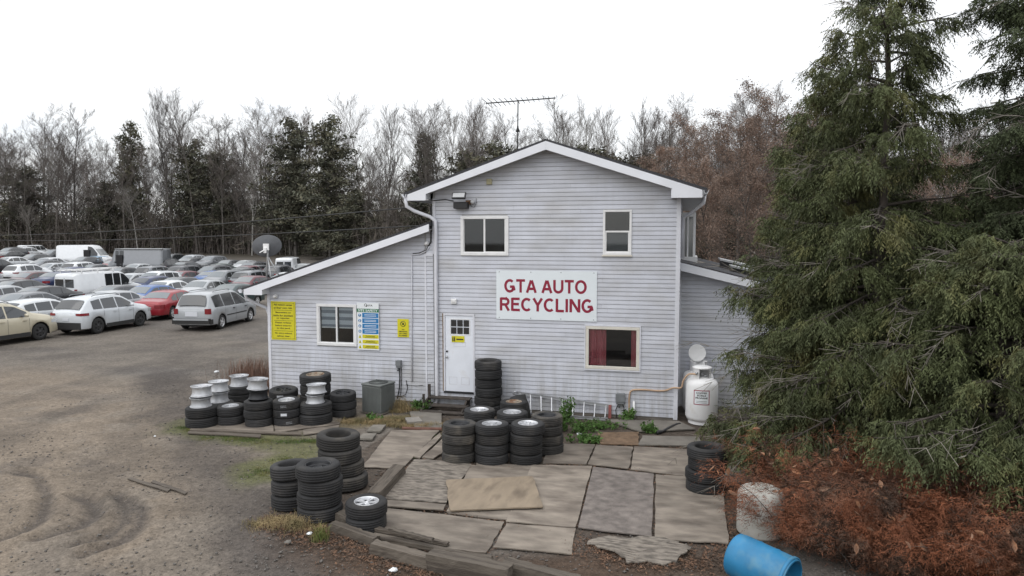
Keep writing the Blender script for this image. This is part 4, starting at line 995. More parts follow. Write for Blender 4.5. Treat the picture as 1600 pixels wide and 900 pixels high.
stack('the pile between dark-rim and tallest piles' + MG, 749, 0, 4, .66, .20, top=('twin', 'chrome'), topz=638)
stack('the pile right behind the middle pile' + MG, 800.5, 0, 4, .645, .20, top=('five', 'alloy'), topz=642)
stack('the hindmost pile by the ladder end' + MG, 803, 0, 4, .60, .20, top=('five', 'rusty'), topz=626)
FG = '|on the dirt in the foreground'
stack('the open three-tyre pile on the dirt' + FG, 457, 801, 3, .64, .235, jit=.02, tilt=.08, tiltdir=-2)
stack('the foreground pile capped by a steel rim' + FG, 500, 822, 4, .695, .225, kind='suv', top=('steel', 'black'), jit=.02)
stack('the slanting pile behind the steel-rim pile' + FG, 541, 772, 4, .76, .24, kind='suv', old=True, lean=(-.045, 0), jit=.02, tilt=.05, tiltdir=1.2)
stack('the low pile on the timber edge' + FG, 574, 838, 2, .635, .215, top=('twin', 'chrome'), jit=.02)
stack('the lone pile beneath the cedar boughs|under the cedar', 1101, 777, 4, .665, .205, jit=.02, lean=(.012, 0))
tb = AT(797, 612, 16.6)
o = tag(MB().lathe([(.30, -.02), (.34, .0), (.30, .18), (.18, .30), (.0, .33)], 18).build('rubbish_sack', M['blackmatte'], None, (tb.x, -.75, .0)), 'dark bulky sack wedged behind the wheels by the ladder', 'sack')
for v in o.data.vertices: v.co += v.co.normalized() * (.07 * mnoise.noise(v.co * 6)); v.co.z = v.co.z * 1.7 + .03

# ---------------------------------------------------------------- boards, slabs and timbers on the ground
def sheet(label, px, m, th=.018, z=.006, name='plywood_sheet', cat='board', group='plywood sheets laid over the yard', ragged=.013, warp=.008, zs=None, nseg=10):
    P = [G(*p, z) for p in px]
    if len(P) == 4:
        A, Bq, Cq, Dq = P; n = nseg; vs = []; fs = []; off = R.uniform(0, 99)
        for layer in (1, 0):
            for j in range(n + 1):
                for i in range(n + 1):
                    u, v = i / n, j / n; p = (A * (1 - u) + Bq * u) * (1 - v) + (Dq * (1 - u) + Cq * u) * v
                    edge = (i in (0, n)) or (j in (0, n)); q = Vector(p)
                    if edge: q.x += ragged * mnoise.noise(Vector((p.x * 5, p.y * 5, off))) * 2; q.y += ragged * mnoise.noise(Vector((p.x * 5, p.y * 5, off + 9))) * 2
                    zz = warp * mnoise.noise(Vector((p.x * 1.4, p.y * 1.4, off))) + warp
                    if zs: zz += (zs[0] * (1 - u) + zs[1] * u) * (1 - v) + (zs[3] * (1 - u) + zs[2] * u) * v
                    vs.append((q.x, q.y, z + zz + (th if layer else 0)))
        N = (n + 1) ** 2; idx = lambda i, j, l: (0 if l else N) + j * (n + 1) + i
        for j in range(n):
            for i in range(n):
                fs.append((idx(i, j, 1), idx(i, j + 1, 1), idx(i + 1, j + 1, 1), idx(i + 1, j, 1)))
                fs.append((idx(i, j, 0), idx(i + 1, j, 0), idx(i + 1, j + 1, 0), idx(i, j + 1, 0)))
        for i in range(n):
            fs += [(idx(i, 0, 1), idx(i + 1, 0, 1), idx(i + 1, 0, 0), idx(i, 0, 0)), (idx(i + 1, n, 1), idx(i, n, 1), idx(i, n, 0), idx(i + 1, n, 0)),
                   (idx(0, i + 1, 1), idx(0, i, 1), idx(0, i, 0), idx(0, i + 1, 0)), (idx(n, i, 1), idx(n, i + 1, 1), idx(n, i + 1, 0), idx(n, i, 0))]
    else:
        # torn outline
        Q = []
        for a, b_ in zip(P, P[1:] + P[:1]):
            for k in range(5): p = a.lerp(b_, k / 5); Q.append(p + Vector((mnoise.noise(p * 7), mnoise.noise(p * 7 + Vector((5, 5, 5))), 0)) * ragged * 6)
        c = sum(Q, Vector()) / len(Q); n = len(Q); vs = []; fs = []
        for l in (1, 0):
            for f_ in (1, .66, .33):
                for p in Q: q = c.lerp(p, f_); vs.append((q.x, q.y, z + warp * (1.5 + 3 * mnoise.noise(q * 2.5)) + (th if l else 0)))
        top = lambda r, k: r * n + k % n
        for k in range(n):
            for r in range(2): fs.append((top(r, k), top(r + 1, k), top(r + 1, k + 1), top(r, k + 1)))
            fs.append((top(0, k), top(0, k + 1), 3 * n + (k + 1) % n, 3 * n + k))
        fs.append(tuple(top(2, k) for k in range(n))[::-1])
        area = sum(Q[k].x * Q[(k + 1) % n].y - Q[(k + 1) % n].x * Q[k].y for k in range(n))
        if area > 0: fs = [tuple(f[::-1]) for f in fs]
    # own origin at the middle
    c = sum((Vector(v) for v in vs), Vector()) / len(vs); vs = [Vector(v) - c for v in vs]
    o = MB().add(vs, fs).build(name, M[m] if isinstance(m, str) else m, None, c)
    tag(o, label, cat, group); return o
sheet('grey-brown sheet leading up to the steps, beyond the thick timber', [(612, 674), (688, 673), (629, 733), (566, 731)], 'ply', z=.008)
sheet('weathered sheet with peeling crinkled veneer in front of the dark-rim tyre pile', [(648, 719), (737, 727), (697, 788), (600, 781)], 'peeled', z=.012, warp=.012, ragged=.02)
sheet('smooth sheet lying half beneath the loose tan board, below the tyre piles', [(735, 728), (828, 735), (797, 815), (698, 801)], 'ply', z=.008)
sheet('loose tan board lying askew on top of the other sheets', [(697, 752), (832, 746), (849, 795), (703, 800)], 'plytan', z=.045, th=.022, zs=(.0, .0, .01, 0))
sheet('long pale centre sheet right of the loose tan board', [(831, 728), (925, 730), (899, 826), (791, 817)], 'ply', z=.010)
sheet('dark mottled stained sheet in the middle of the yard', [(927, 731), (1022, 742), (1018, 841), (903, 826)], 'plydark', z=.009)
sheet('large plain sheet under the lone tyre pile', [(1025, 743), (1128, 750), (1139, 852), (1022, 844)], 'ply', z=.010)
sheet('sheet running out from under the ladder-side tyre pile', [(860, 694), (930, 696), (916, 727), (848, 725)], 'ply', z=.008)
sheet('square pale sheet between the mottled sheet and the brown mat', [(932, 697), (989, 700), (983, 734), (919, 727)], 'ply', z=.011)
sheet('pale sheet with ruled lines along the back row', [(991, 699), (1078, 704), (1074, 746), (986, 735)], 'ply', z=.008)
sheet('small end sheet between the lone tyre pile and the cedar', [(1136, 727), (1177, 735), (1175, 756), (1130, 755)], 'ply', z=.010)
sheet('narrow pale board in front of the peeling sheet', [(601, 783), (696, 790), (693, 799), (604, 793)], 'ply', z=.028, nseg=6, th=.02)
sheet('largest front sheet between the timber edging and the loose tan board', [(606, 796), (788, 818), (760, 866), (578, 846)], 'ply', z=.009)
sheet('front sheet tapering towards the torn scrap', [(791, 820), (899, 828), (892, 868), (771, 857)], 'ply', z=.008)
sheet('little wedge of board peeping from under the loose tan board', [(699, 803), (790, 800), (786, 815), (702, 803.6)], 'ply', z=.004, nseg=5)
sheet('narrow plank beside the grass strip, left of the pair', [(686, 679), (691, 683), (657, 717), (645, 715)], 'ply', z=.02, nseg=5, th=.025)
sheet('narrow plank leading to the dark-rim tyre pile, right of the pair', [(692, 687), (696, 706), (678, 718), (659, 717)], 'ply', z=.015, nseg=5, th=.025)
sheet('long thin board running under the middle tyre piles', [(745, 724), (860, 731), (858, 737), (742, 730)], 'ply', z=.006, nseg=6)
sheet('torn ragged plywood scrap lying on the soil at the front', [(914, 845), (958, 841), (1010, 844), (1058, 848), (1082, 865), (1066, 872), (1040, 883), (1010, 880), (985, 884), (955, 866), (930, 858)], 'peeled', z=.015, warp=.014, ragged=.02)
sheet('worn brown coir mat at the back of the boards', [(934, 678), (998, 676), (997, 697), (938, 695)], 'matbrown', z=.008, cat='mat', name='door_mat', group='mats on the yard', warp=.01)
sheet('long concrete pad along the foot of the siding by the hose', [(945, 657), (1060, 660), (1088, 672), (1000, 676)], 'concrete', z=.004, name='concrete_slab', cat='slab', group='concrete slabs', th=.03)
sheet('cracked concrete slab in front of the propane cylinders', [(1004, 683), (1092, 685), (1100, 699), (997, 697)], 'concrete', z=.004, name='concrete_slab', cat='slab', group='concrete slabs', th=.03)
sheet('concrete doorstep slab before the wooden steps', [(640, 645), (690, 643), (690, 671), (648, 671)], 'concrete', z=.002, name='concrete_slab', cat='slab', group='concrete slabs', th=.03)
sheet('pale flat stone next to the downspout foot', [(633, 656), (655, 654), (660, 661), (636, 664)], 'stone', z=.03, name='paving_stone', cat='stone', group='paving stones', th=.05, nseg=4)
sheet('upper small paving slab in the grass by the condenser', [(583, 667), (603, 667), (594, 677), (573, 676)], 'concrete', z=.004, name='paving_stone', cat='stone', group='paving stones', th=.04, nseg=4)
sheet('lower small paving slab behind the slanting tyre pile', [(568, 680), (588, 680), (581, 689), (558, 688)], 'concrete', z=.004, name='paving_stone', cat='stone', group='paving stones', th=.04, nseg=4)
lp = 'planks and panels under the left tyres'
sheet('wide board under the outer tyre piles beside the lean-to', [(330, 651), (424, 655), (428, 677), (296, 671)], 'ply', z=.002, group=lp, nseg=6)
sheet('wide board under the labelled and twin-wheel tyre piles', [(427, 655), (540, 645), (530, 664), (430, 677)], 'ply', z=.004, group=lp, nseg=6)
sheet('long thin plank edging the left tyre rows, inner one', [(297, 671.5), (470, 678), (471, 681), (296, 674.5)], 'timber', z=.01, group=lp, nseg=5, th=.03)
sheet('long thin plank edging the left tyre rows, outer one', [(295, 675.5), (408, 680.5), (406, 685), (293, 678)], 'timber', z=.008, group=lp, nseg=5, th=.025)
sheet('short board in the straw ahead of the condenser', [(474, 673), (530, 666), (527, 674), (474, 681)], 'ply', z=.008, group=lp, nseg=5)
yp = 'loose planks on the dirt'
sheet('nearer of two thin planks lying in the tan dirt', [(204, 747), (266, 766), (262, 770), (199, 750)], 'timber', z=.008, group=yp, nseg=4)
sheet('farther of two thin planks lying in the tan dirt', [(240, 752), (294, 771), (290, 774), (236, 755)], 'timber', z=.008, group=yp, nseg=4)

def beam(label, pa, pb, w, h, z=0.0, m='timber', name='timber_beam', rot=0.0, z2=None):
    a = G(*pa); b_ = G(*pb); z2 = z if z2 is None else z2
    a.z = z; b_.z = z2; d = b_ - a; Ln = d.length; n = 14; vs = []; fs = []; off = R.uniform(0, 50)
    prof = [(-w / 2, 0), (w / 2, 0), (w / 2, h), (-w / 2, h)]
    sec = [(-.5, 0), (.5, 0), (.5, .33), (.5, .7), (.47, 1), (.2, 1), (-.15, 1), (-.47, 1), (-.5, .7), (-.5, .33)]
    for i in range(n + 1):
        for k, (u, v) in enumerate(sec):
            nn = mnoise.noise(Vector((i * .9 + off, u * 2.5, v * 2.5))) * .012
            e_ = R.uniform(-.02, .02) if i in (0, n) else 0
            vs.append((Ln * (i / n - .5) + e_, u * w + nn * (1 if u > 0 else -1), v * h + (nn if v > .5 else 0)))
    K = len(sec)
    for i in range(n):
        for k in range(K): fs.append((i * K + k, (i + 1) * K + k, (i + 1) * K + (k + 1) % K, i * K + (k + 1) % K)[::-1])
    fs.append(tuple(range(K))[::-1]); fs.append(tuple(n * K + k for k in range(K)))
    o = MB().add(vs, fs).build(name, M[m], None, (a + b_) / 2)
    o.rotation_euler = (rot, -math.atan2(z2 - z, Ln), math.atan2(d.y, d.x)); tag(o, label, 'timber', 'old timbers edging the yard'); return o
beam('thick squared timber lying diagonally beside the peeling sheet', (584, 787), (624, 742), .24, .20)
beam('dark timber under the low two-tyre pile', (530, 812), (566, 826), .20, .14)
beam('dark timber end poking out below the low two-tyre pile', (520, 828), (588, 853), .14, .13)
beam('split timber in the middle of the front edging', (584, 864), (690, 893), .16, .17)
beam('thin tan batten laid behind the front edging', (575, 842), (768, 880), .09, .06, z=.02, m='timber')
beam('upper rust-brown batten along the front sheets', (580, 832), (700, 858), .07, .05, z=.05)
beam('largest squared timber at the bottom edge of the yard', (672, 888), (796, 914), .22, .24)
beam('last dark timber at the bottom edge towards the soil', (790, 892), (905, 922), .18, .16)
beam('splintered pale batten on the middle edging timber', (610, 846), (676, 864), .08, .05, z=.16)

# ---------------------------------------------------------------- ladder on its side against the wall
ld = empty('aluminium_ladder'); tag(ld, 'aluminium ladder lying on its side along the foot of the wall', 'ladder')
t0 = FA(808, 614, -.12); t1 = FA(952, 634.5, -.12); b1 = FA(953, 657, -.35); b0 = Vector((t0.x, -.42, .03)); b1.z = .03; b1.y = -.42
t0.y = -.10; t1.y = -.10
def rail(p, q, m=M['alu']):
    d = (q - p); mb = MB(); Ln = d.length; mb.box(0, Ln, -.013, .013, -.035, .035).box(0, Ln, -.02, -.013, -.035, -.025).box(0, Ln, -.02, -.013, .025, .035)
    o = mb.build('rail', m, ld); o.location = p; o.rotation_euler = (0, -math.atan2(d.z, math.hypot(d.x, d.y)), math.atan2(d.y, d.x)); return o
b1 = Vector((t1.x + .0, -.42, .04)); b0 = Vector((t0.x + .1, -.42, .04))
rail(t0, t1); rail(b0, b1)
for k in range(9):
    u = .03 + k * .117; p = t0.lerp(t1, u); q = b0.lerp(b1, u); MB().tube([p, q], .017, 6, smooth=False).build('rung', M['alu'], ld)
MB().tube([t0 + Vector((0, -.02, .0)), t0 + Vector((-.06, -.05, .05)), t0 + Vector((-.10, -.06, -.02)), t0 + Vector((-.02, -.05, -.03))], .02, 6).build('end_hook', M['alu'], ld)
MB().box(-.02, .05, -.03, .03, -.30, .02, xf=Matrix.Translation(t1)).build('foot_pad', mat('faded_red_plastic', (.30, .10, .09), .8), ld)

# ---------------------------------------------------------------- propane cylinders, hose
def cylinder(loc, r, h, label, rz=0.0, lid=False, board=False):
    e = empty('propane_cylinder', loc, rz); tag(e, label, 'gas cylinder', 'propane cylinders')
    sh_ = h * .80
    prof = [(0, .05), (r * .6, .055), (r * .9, .09), (r, .17), (r, sh_ - .16), (r * .97, sh_ - .09), (r * .86, sh_ - .03), (r * .62, sh_ + .015), (r * .3, sh_ + .04), (0, sh_ + .045)]
    MB().lathe(prof, 40).build('tank_shell', M['white'], e)
    MB().lathe([(r * .82, 0), (r * .82, .14)], 32).lathe([(r * .80, .0), (r * .80, .14)], 32).build('foot_ring', M['white'], e)
    g = .9
    MB().lathe([(r * .56, sh_ - .01), (r * .56, h - .015), (r * .59, h), (r * .53, h), (r * .52, sh_)], 30, a0=-PI * .5 + g, a1=PI * 1.5 - g + .6).build('collar', M['white'], e)
    MB().lathe([(.03, sh_ + .02), (.03, sh_ + .09), (.05, sh_ + .09), (.05, sh_ + .13), (0, sh_ + .13)], 12).tube([(.03, 0, sh_ + .07), (.13, 0, sh_ + .07)], .018, 8).build('valve', M['chrome'], e)
    if lid:
        MB().lathe([(0, 0), (r * .55, .002), (r * .575, .004), (r * .58, .022), (r * .555, .026), (r * .53, .022), (0, .022)], 28, xf=Matrix.Translation((-.04, .16, h + .17)) @ Matrix.Rotation(math.radians(78), 4, 'X') @ Matrix.Rotation(.15, 4, 'Y')).build('valve_cap', M['white'], e)
    else:
        MB().lathe([(r * .60, h - .012), (r * .61, h + .01), (r * .45, h + .03), (0, h + .04)], 28).build('valve_cap', M['white'], e)
    if board:
        ang0 = -PI / 2 - .35; W2 = .37; z0_, z1_ = .50, .83
        def wrap(x, z, dr=.0): a_ = -PI / 2 + x / r; return ((r + dr) * math.cos(a_), (r + dr) * math.sin(a_), z)
        def patch(nm, xa, xb, za, zb, dr, m, n=8):
            vs = []; fs = []
            for k in range(n + 1):
                xx = xa + (xb - xa) * k / n; vs += [wrap(xx, za, dr), wrap(xx, zb, dr)]
            for k in range(n): fs.append((2 * k, 2 * k + 2, 2 * k + 3, 2 * k + 1))
            return MB().add(vs, fs).build(nm, m, e)
        patch('label_plate', -.185, .185, z0_ - .0, z1_ + .02, .002, M['sign_red']); patch('label_face', -.165, .165, z0_ + .02, z1_, .0035, M['inkwhite'])
        for tx, zc, w_, h_ in (('COOPER', z1_ - .045, .25, .042), ('FUELS', z1_ - .105, .20, .042), ('PROPANE', z1_ - .165, .28, .042)):
            o = lettering(tx, 0, zc, w_, h_, 0, M['ink'], e, .03)
            for v in o.data.vertices: x_, z_ = v.co.x, v.co.z; v.co = wrap(x_, z_, .0055)
        patch('print_line', -.12, .12, z0_ + .085, z0_ + .092, .0055, M['ink']); patch('print_line', -.12, .12, z0_ + .050, z0_ + .057, .0055, M['ink'])
    return e
c1_ = Vector((.43, -.02, 0)); 
azc = math.atan2(c1_.x, c1_.y + CD)
cylinder(c1_, .375, 1.33, 'front white propane cylinder with red-framed label and rounded closed collar', -azc + .0, board=True)
cylinder(Vector((.36, .85, 0)), .375, 1.33, 'rear white propane cylinder with its round cap standing open', -azc, lid=True)
hz = empty('gas_hose'); tag(hz, 'orange-brown gas hose running from the cylinders along the wall', 'hose')
hp = [(.30, -.25, 1.20), (.12, -.20, 1.18), (.00, -.17, 1.02), (-.05, -.14, .84)]
hose_pts = [Vector(p) for p in hp] + [FA(1052, 606, -.09), FA(1040, 610, -.05), FA(1026, 610.5, -.05), FA(1008, 609, -.05), FA(993, 609, -.05), FA(986, 611, -.05), FA(983.5, 618, -.06), FA(983, 636, -.07), FA(983.5, 654, -.09)]
def smooth_pts(P, k=6):
    out = []
    for i in range(len(P) - 1):
        p0, p1, p2, p3 = P[max(i - 1, 0)], P[i], P[i + 1], P[min(i + 2, len(P) - 1)]
        for j in range(k):
            t = j / k; out.append(.5 * ((2 * p1) + (p2 - p0) * t + (2 * p0 - 5 * p1 + 4 * p2 - p3) * t * t + (3 * p1 - p0 - 3 * p2 + p3) * t ** 3))
    return out + [P[-1]]
MB().tube(smooth_pts(hose_pts), .022, 8).build('tubing', M['copper'], hz)
MB().lathe([(.0, 0), (.035, 0), (.035, .05), (0, .05)], 6, xf=Matrix.Translation(hose_pts[0])).build('connector', M['galv'], hz)
# short black pipe lying on the slab
pp_ = smooth_pts([G(1026, 676, .03), G(1035, 674, .03), G(1046, 668, .05), G(1057, 663, .04), G(1063, 662.5, .03)])
tag(MB().tube(pp_, [.05] * 5 + [.03] * (len(pp_) - 5), 8).build('pipe_offcut', M['black']), 'curved black pipe offcut lying on the concrete', 'pipe')

# ---------------------------------------------------------------- drums
def drum(label, loc, rot, m, r=.29, h=.88, opened=False, rounded=False):
    e = empty('plastic_drum', loc); e.rotation_euler = rot; tag(e, label, 'barrel', 'plastic drums by the brush')
    prof = [(0, .0), (r * .9, .0), (r * .97, .02), (r * .97, .05), (r, .08), (r, h * .33), (r * 1.025, h * .36), (r, h * .39), (r, h * .62), (r * 1.025, h * .65), (r, h * .68), (r * .995, h * .90), (r * .95, h * .95), (r * .95, h * .98), (r * .9, h)]
    if opened: prof += [(r * .93, h * .97), (r * .95, h * .8), (r * .95, .03), (0, .03)]
    else: prof += [(r * .88, h * .985), (0, h * .985)]
    if rounded: prof = [(0, 0), (r * .92, 0), (r, .05), (r, h * .45), (r * 1.01, h * .5), (r, h * .55), (r, h * .78), (r * .97, h * .88), (r * .88, h * .96), (r * .70, h), (0, h * 1.01)]
    MB().lathe(prof, 40).build('shell', M[m], e)
    if rounded: MB().lathe([(0, h), (.09, h), (.09, h * 1.05), (0, h * 1.05)], 16).build('bung', M[m], e); return e
    MB().lathe([(r * .985, h * .915), (r * 1.03, h * .92), (r * 1.03, h * .965), (r * .985, h * .97)], 40).build('rim_band', M[m], e)
    if not opened:
        for s_ in (-1, 1): MB().lathe([(0, 0), (.04, 0), (.04, .015), (.02, .02), (0, .02)], 12, xf=Matrix.Translation((s_ * r * .6, 0, h * .985))).build('bung', M[m], e)
    return e
wd = G(1184, 846); drum('upright off-white plastic drum half hidden by the rust-coloured brush', (wd.x + .06, wd.y + .32, 0), (0, 0, .3), 'whitedrum', .34, .70, rounded=True)
bd_ = G(1136, 915)
db = drum('bright blue plastic drum lying on its side at the brush edge', (bd_.x + .10, bd_.y + .30, .30), (0, math.radians(96), math.radians(-34)), 'bluedrum', .285, .80, True)

# ---------------------------------------------------------------- vehicles
def interp(P, s):
    if s <= P[0][0]: return P[0][1]
    for (a, va), (b, vb) in zip(P[:-1], P[1:]):
        if s <= b: return va + (vb - va) * (s - a) / (b - a) if b > a else vb
    return P[-1][1]
def smooth_interp(P, s, w=.07): return (interp(P, s - w) + 2 * interp(P, s) + interp(P, s + w)) / 4
SPEC = {
 # s runs from the tail (0) to the nose (L); top: centre line; belt: shoulder; gs: side glass limits; pill: pillars; ws: windscreen s-range; rs: rear glass s-range
 'sedan': dict(L=4.75, W=1.80, H=1.45, r=.33, wh=(1.02, 3.78), top=[(0, .86), (.08, .98), (.75, 1.05), (1.45, 1.40), (2.2, 1.45), (2.75, 1.42), (3.55, 1.02), (4.4, .86), (4.68, .70), (4.75, .58)], belt=[(0, .80), (.8, .95), (3.5, .92), (4.5, .74), (4.75, .55)], gs=(1.05, 3.30), pill=(1.62, 2.42), ws=(2.86, 3.50), rs=(.84, 1.38)),
 'suv': dict(L=4.45, W=1.83, H=1.68, r=.36, wh=(.86, 3.50), top=[(0, .95), (.06, 1.10), (.55, 1.58), (1.2, 1.66), (2.1, 1.68), (2.55, 1.62), (3.30, 1.18), (4.1, 1.02), (4.38, .84), (4.45, .66)], belt=[(0, .92), (.5, 1.10), (3.2, 1.02), (4.2, .86), (4.45, .62)], gs=(.62, 3.05), pill=(1.22, 2.10), ws=(2.64, 3.24), rs=(.12, .50)),
 'hatch': dict(L=4.30, W=1.75, H=1.50, r=.32, wh=(.80, 3.40), top=[(0, .90), (.08, 1.08), (.75, 1.42), (1.4, 1.49), (2.2, 1.50), (2.5, 1.44), (3.30, 1.02), (4.0, .86), (4.24, .70), (4.30, .58)], belt=[(0, .82), (.6, 1.02), (3.2, .92), (4.1, .74), (4.30, .55)], gs=(.72, 3.05), pill=(1.30, 2.12), ws=(2.6, 3.24), rs=(.14, .70)),
 'minivan': dict(L=4.85, W=1.95, H=1.76, r=.34, wh=(.98, 3.86), top=[(0, .98), (.05, 1.12), (.38, 1.68), (.9, 1.75), (2.4, 1.76), (2.85, 1.70), (3.85, 1.10), (4.55, .92), (4.80, .78), (4.85, .60)], belt=[(0, .95), (.5, 1.06), (3.7, 1.0), (4.5, .82), (4.85, .58)], gs=(.42, 3.55), pill=(1.30, 2.35), ws=(2.95, 3.78), rs=(.09, .36)),
 'van': dict(L=5.55, W=2.00, H=2.08, r=.37, wh=(1.15, 4.40), top=[(0, 1.9), (.06, 2.0), (.25, 2.06), (3.3, 2.08), (3.7, 2.0), (4.45, 1.28), (5.2, 1.08), (5.48, .95), (5.55, .65)], belt=[(0, 1.15), (4.3, 1.15), (5.2, .95), (5.55, .62)], gs=(2.15, 4.15), pill=(2.80, 3.42), ws=(3.78, 4.38), rs=None),
 'highvan': dict(L=5.95, W=2.05, H=2.65, r=.37, wh=(1.25, 4.95), top=[(0, 2.5), (.06, 2.58), (.3, 2.63), (3.9, 2.65), (4.3, 2.55), (4.6, 2.2), (5.25, 1.35), (5.75, 1.12), (5.92, .95), (5.95, .62)], belt=[(0, 1.2), (5.0, 1.2), (5.7, .98), (5.95, .6)], gs=(3.75, 4.95), pill=(), ws=(4.62, 5.2), rs=None),
 'stepvan': dict(L=6.2, W=2.15, H=2.75, r=.38, wh=(1.5, 5.1), top=[(0, 2.72), (.05, 2.75), (5.15, 2.75), (5.30, 2.70), (5.62, 1.45), (6.05, 1.28), (6.18, 1.15), (6.2, .7)], belt=[(0, 1.3), (5.4, 1.3), (6.2, .7)], gs=(4.2, 5.2), pill=(4.75,), ws=(5.31, 5.58), rs=None),
 'pickup': dict(L=5.6, W=1.95, H=1.85, r=.38, wh=(1.15, 4.55), top=[(0, 1.78), (.05, 1.84), (1.95, 1.84), (3.3, 1.85), (3.6, 1.78), (4.25, 1.22), (5.2, 1.08), (5.5, .95), (5.6, .68)], belt=[(0, 1.12), (4.2, 1.10), (5.2, .94), (5.6, .64)], gs=(.3, 4.0), pill=(2.0, 2.9), ws=(3.66, 4.2), rs=None),
}
def make_car(kind):
    S = SPEC[kind]; Ln, W, r = S['L'], S['W'], S['r']; boxy = kind in ('van', 'highvan', 'stepvan')
    def zt(s): return max(smooth_interp(S['top'], s, .03 if s < .4 or s > Ln - .4 else .08), smooth_interp(S['belt'], s) + .012)
    def zb(s): return smooth_interp(S['belt'], s)
    def hw(s):
        e = min(s, Ln - s); c = .55 if s > Ln / 2 else .30
        k = 1 - (.20 if s > Ln / 2 else .13) * max(0, 1 - e / c) ** 2
        return W / 2 * k * (1 if boxy and s < Ln / 2 else 1)
    def wt(s):
        g = max(0, zt(s) - zb(s)); tum = .10 if boxy else .36
        return max(.2, hw(s) - .06 - g * tum)
    def floor(s):
        z = .24 if .5 < s < Ln - .5 else .30
        for w in S['wh']:
            d = abs(s - w); R_ = r + .075
            if d < R_: z = max(z, r + math.sqrt(R_ * R_ - d * d) * .98)
        return z
    ss_ = set([0, .03, .10, .2, .35, Ln, Ln - .03, Ln - .1, Ln - .22, Ln - .4])
    for w in S['wh']:
        for k in range(-4, 5): ss_.add(w + (r + .075) * math.sin(k * PI / 8) * 1.0)
        ss_.add(w - r - .078); ss_.add(w + r + .078)
    q = .5
    while q < Ln - .45: ss_.add(q); q += .22
    st_ = []; 
    for v in sorted(ss_):
        if not st_ or v - st_[-1] > .004: st_.append(v)
    vs = []; K = 12
    for s in st_:
        f, b_, t, h, w = floor(s), zb(s), zt(s), hw(s), wt(s); roofin = min(.10, w * .25)
        f2 = min(f, b_ - .06); mid = f2 + (b_ - f2) * .5
        ring = [(0, .22 if f2 < .35 else f2), (h - .14, f2), (h - .015, f2), (h + (.015 if f2 > .35 else 0), f2 + .02), (h, mid), (h - .012, b_ - .07), (h - .05, b_), (w + .01, t - min(.08, (t - b_) * .5)), (w - roofin * .45, t - .015 if t - b_ > .1 else t), (w - roofin - .05, t + .0), (w * .45, t + .025), (0, t + .03)]
        for (y, z) in ring: vs.append((s - Ln / 2, -y, z))
        for (y, z) in ring: vs.append((s - Ln / 2, y, z))
    fs = []; mi = []; n = len(st_)
    for i in range(n - 1):
        for j in range(K - 1):
            a = i * 2 * K + j; b2 = a + 2 * K
            fs.append((a, b2, b2 + 1, a + 1)); mi.append(1 if j < 2 else 0)
            a += K; b2 += K; fs.append((a, a + 1, b2 + 1, b2)); mi.append(1 if j < 2 else 0)
    for i in (0, n - 1):
        for j in range(K - 1):
            a = i * 2 * K + j; q4_ = (a, a + 1, a + 1 + K, a + K); fs.append(q4_ if i == 0 else q4_[::-1]); mi.append(1 if j < 1 else 0)
    body = bpy.data.meshes.new('body'); body.from_pydata(vs, [], fs); body.materials.append(M['paint']); body.materials.append(M['black'])
    body.polygons.foreach_set('material_index', mi); body.polygons.foreach_set('use_smooth', [True] * len(fs)); body.update()
    root = empty(kind); parts = []
    def P(mb, name, m, par=root): return mb.build(name, m, par)
    link_mesh('body', body, root)
    # side glass
    def side_pt(s, u, sg, off=.010):
        b_, t, h, w = zb(s), zt(s), hw(s), wt(s); z0_, z1_ = b_ + .03, t - min(.09, (t - b_) * .5)
        y0_, y1_ = h - .05, w + .01; z = z0_ + (z1_ - z0_) * u
        return (s - Ln / 2, sg * (y0_ + (y1_ - y0_) * ((z - b_) / max(1e-3, (z1_ - b_))) + off), z)
    lim = [S['gs'][0]] + list(S['pill']) + [S['gs'][1]]
    for sg in (-1, 1):
        for a, b2 in zip(lim[:-1], lim[1:]):
            if kind == 'van' and sg == 1 and b2 < 3: pass
            mb = MB(); m_ = 8; vv = []; ff = []
            for k in range(m_ + 1):
                s = a + .035 + (b2 - a - .07) * k / m_
                if zt(s) - zb(s) < .14: continue
                vv += [side_pt(s, 0, sg), side_pt(s, .5, sg), side_pt(s, .96, sg)]
            for k in range(len(vv) // 3 - 1):
                for j in range(2):
                    a0 = k * 3 + j; q_ = (a0, a0 + 3, a0 + 4, a0 + 1); ff.append(q_ if sg < 0 else q_[::-1])
            if ff: P(mb.add(vv, ff, smooth=True), 'side_window', M['carglass'])
    def top_glass(sa, sb_, name, m):
        vv = []; ff = []; m_ = 6
        for k in range(m_ + 1):
            s = sa + (sb_ - sa) * k / m_; w = wt(s) - .07
            for j in range(7):
                u = j / 6 * 2 - 1; vv.append((s - Ln / 2 + (.012 if sa > Ln / 2 else (-.085 if kind == 'minivan' else (-.05 if kind == 'suv' else -.015))), u * w * .94, zt(s) + .034 - (.030 * abs(u) ** 2.5)))
        for k in range(m_):
            for j in range(6): a0 = k * 7 + j; ff.append((a0, a0 + 7, a0 + 8, a0 + 1))
        P(MB().add(vv, ff, smooth=True), name, m)
    top_glass(*S['ws'], 'windscreen', M['carglass_painted_sky'])
    if S['rs']: top_glass(*S['rs'], 'rear_window', M['carglass_painted_sky'] if kind == 'sedan' else M['carglass'])
    else:
        z0_ = zb(0) + .05; z1_ = zt(0) - .20
        if kind in ('van', 'pickup'):
            for sg in (-1, 1): P(MB().box(-Ln / 2 - .012, -Ln / 2 - .002, min(sg * .06, sg * .72), max(sg * .06, sg * .72), z0_, z1_), 'rear_window', M['carglass'])
            P(MB().box(-Ln / 2 - .010, -Ln / 2 - .001, -.008, .008, .5, zt(0) - .1), 'door_gap', M['black'])
    # wheels
    wf = .20 if not boxy else .22
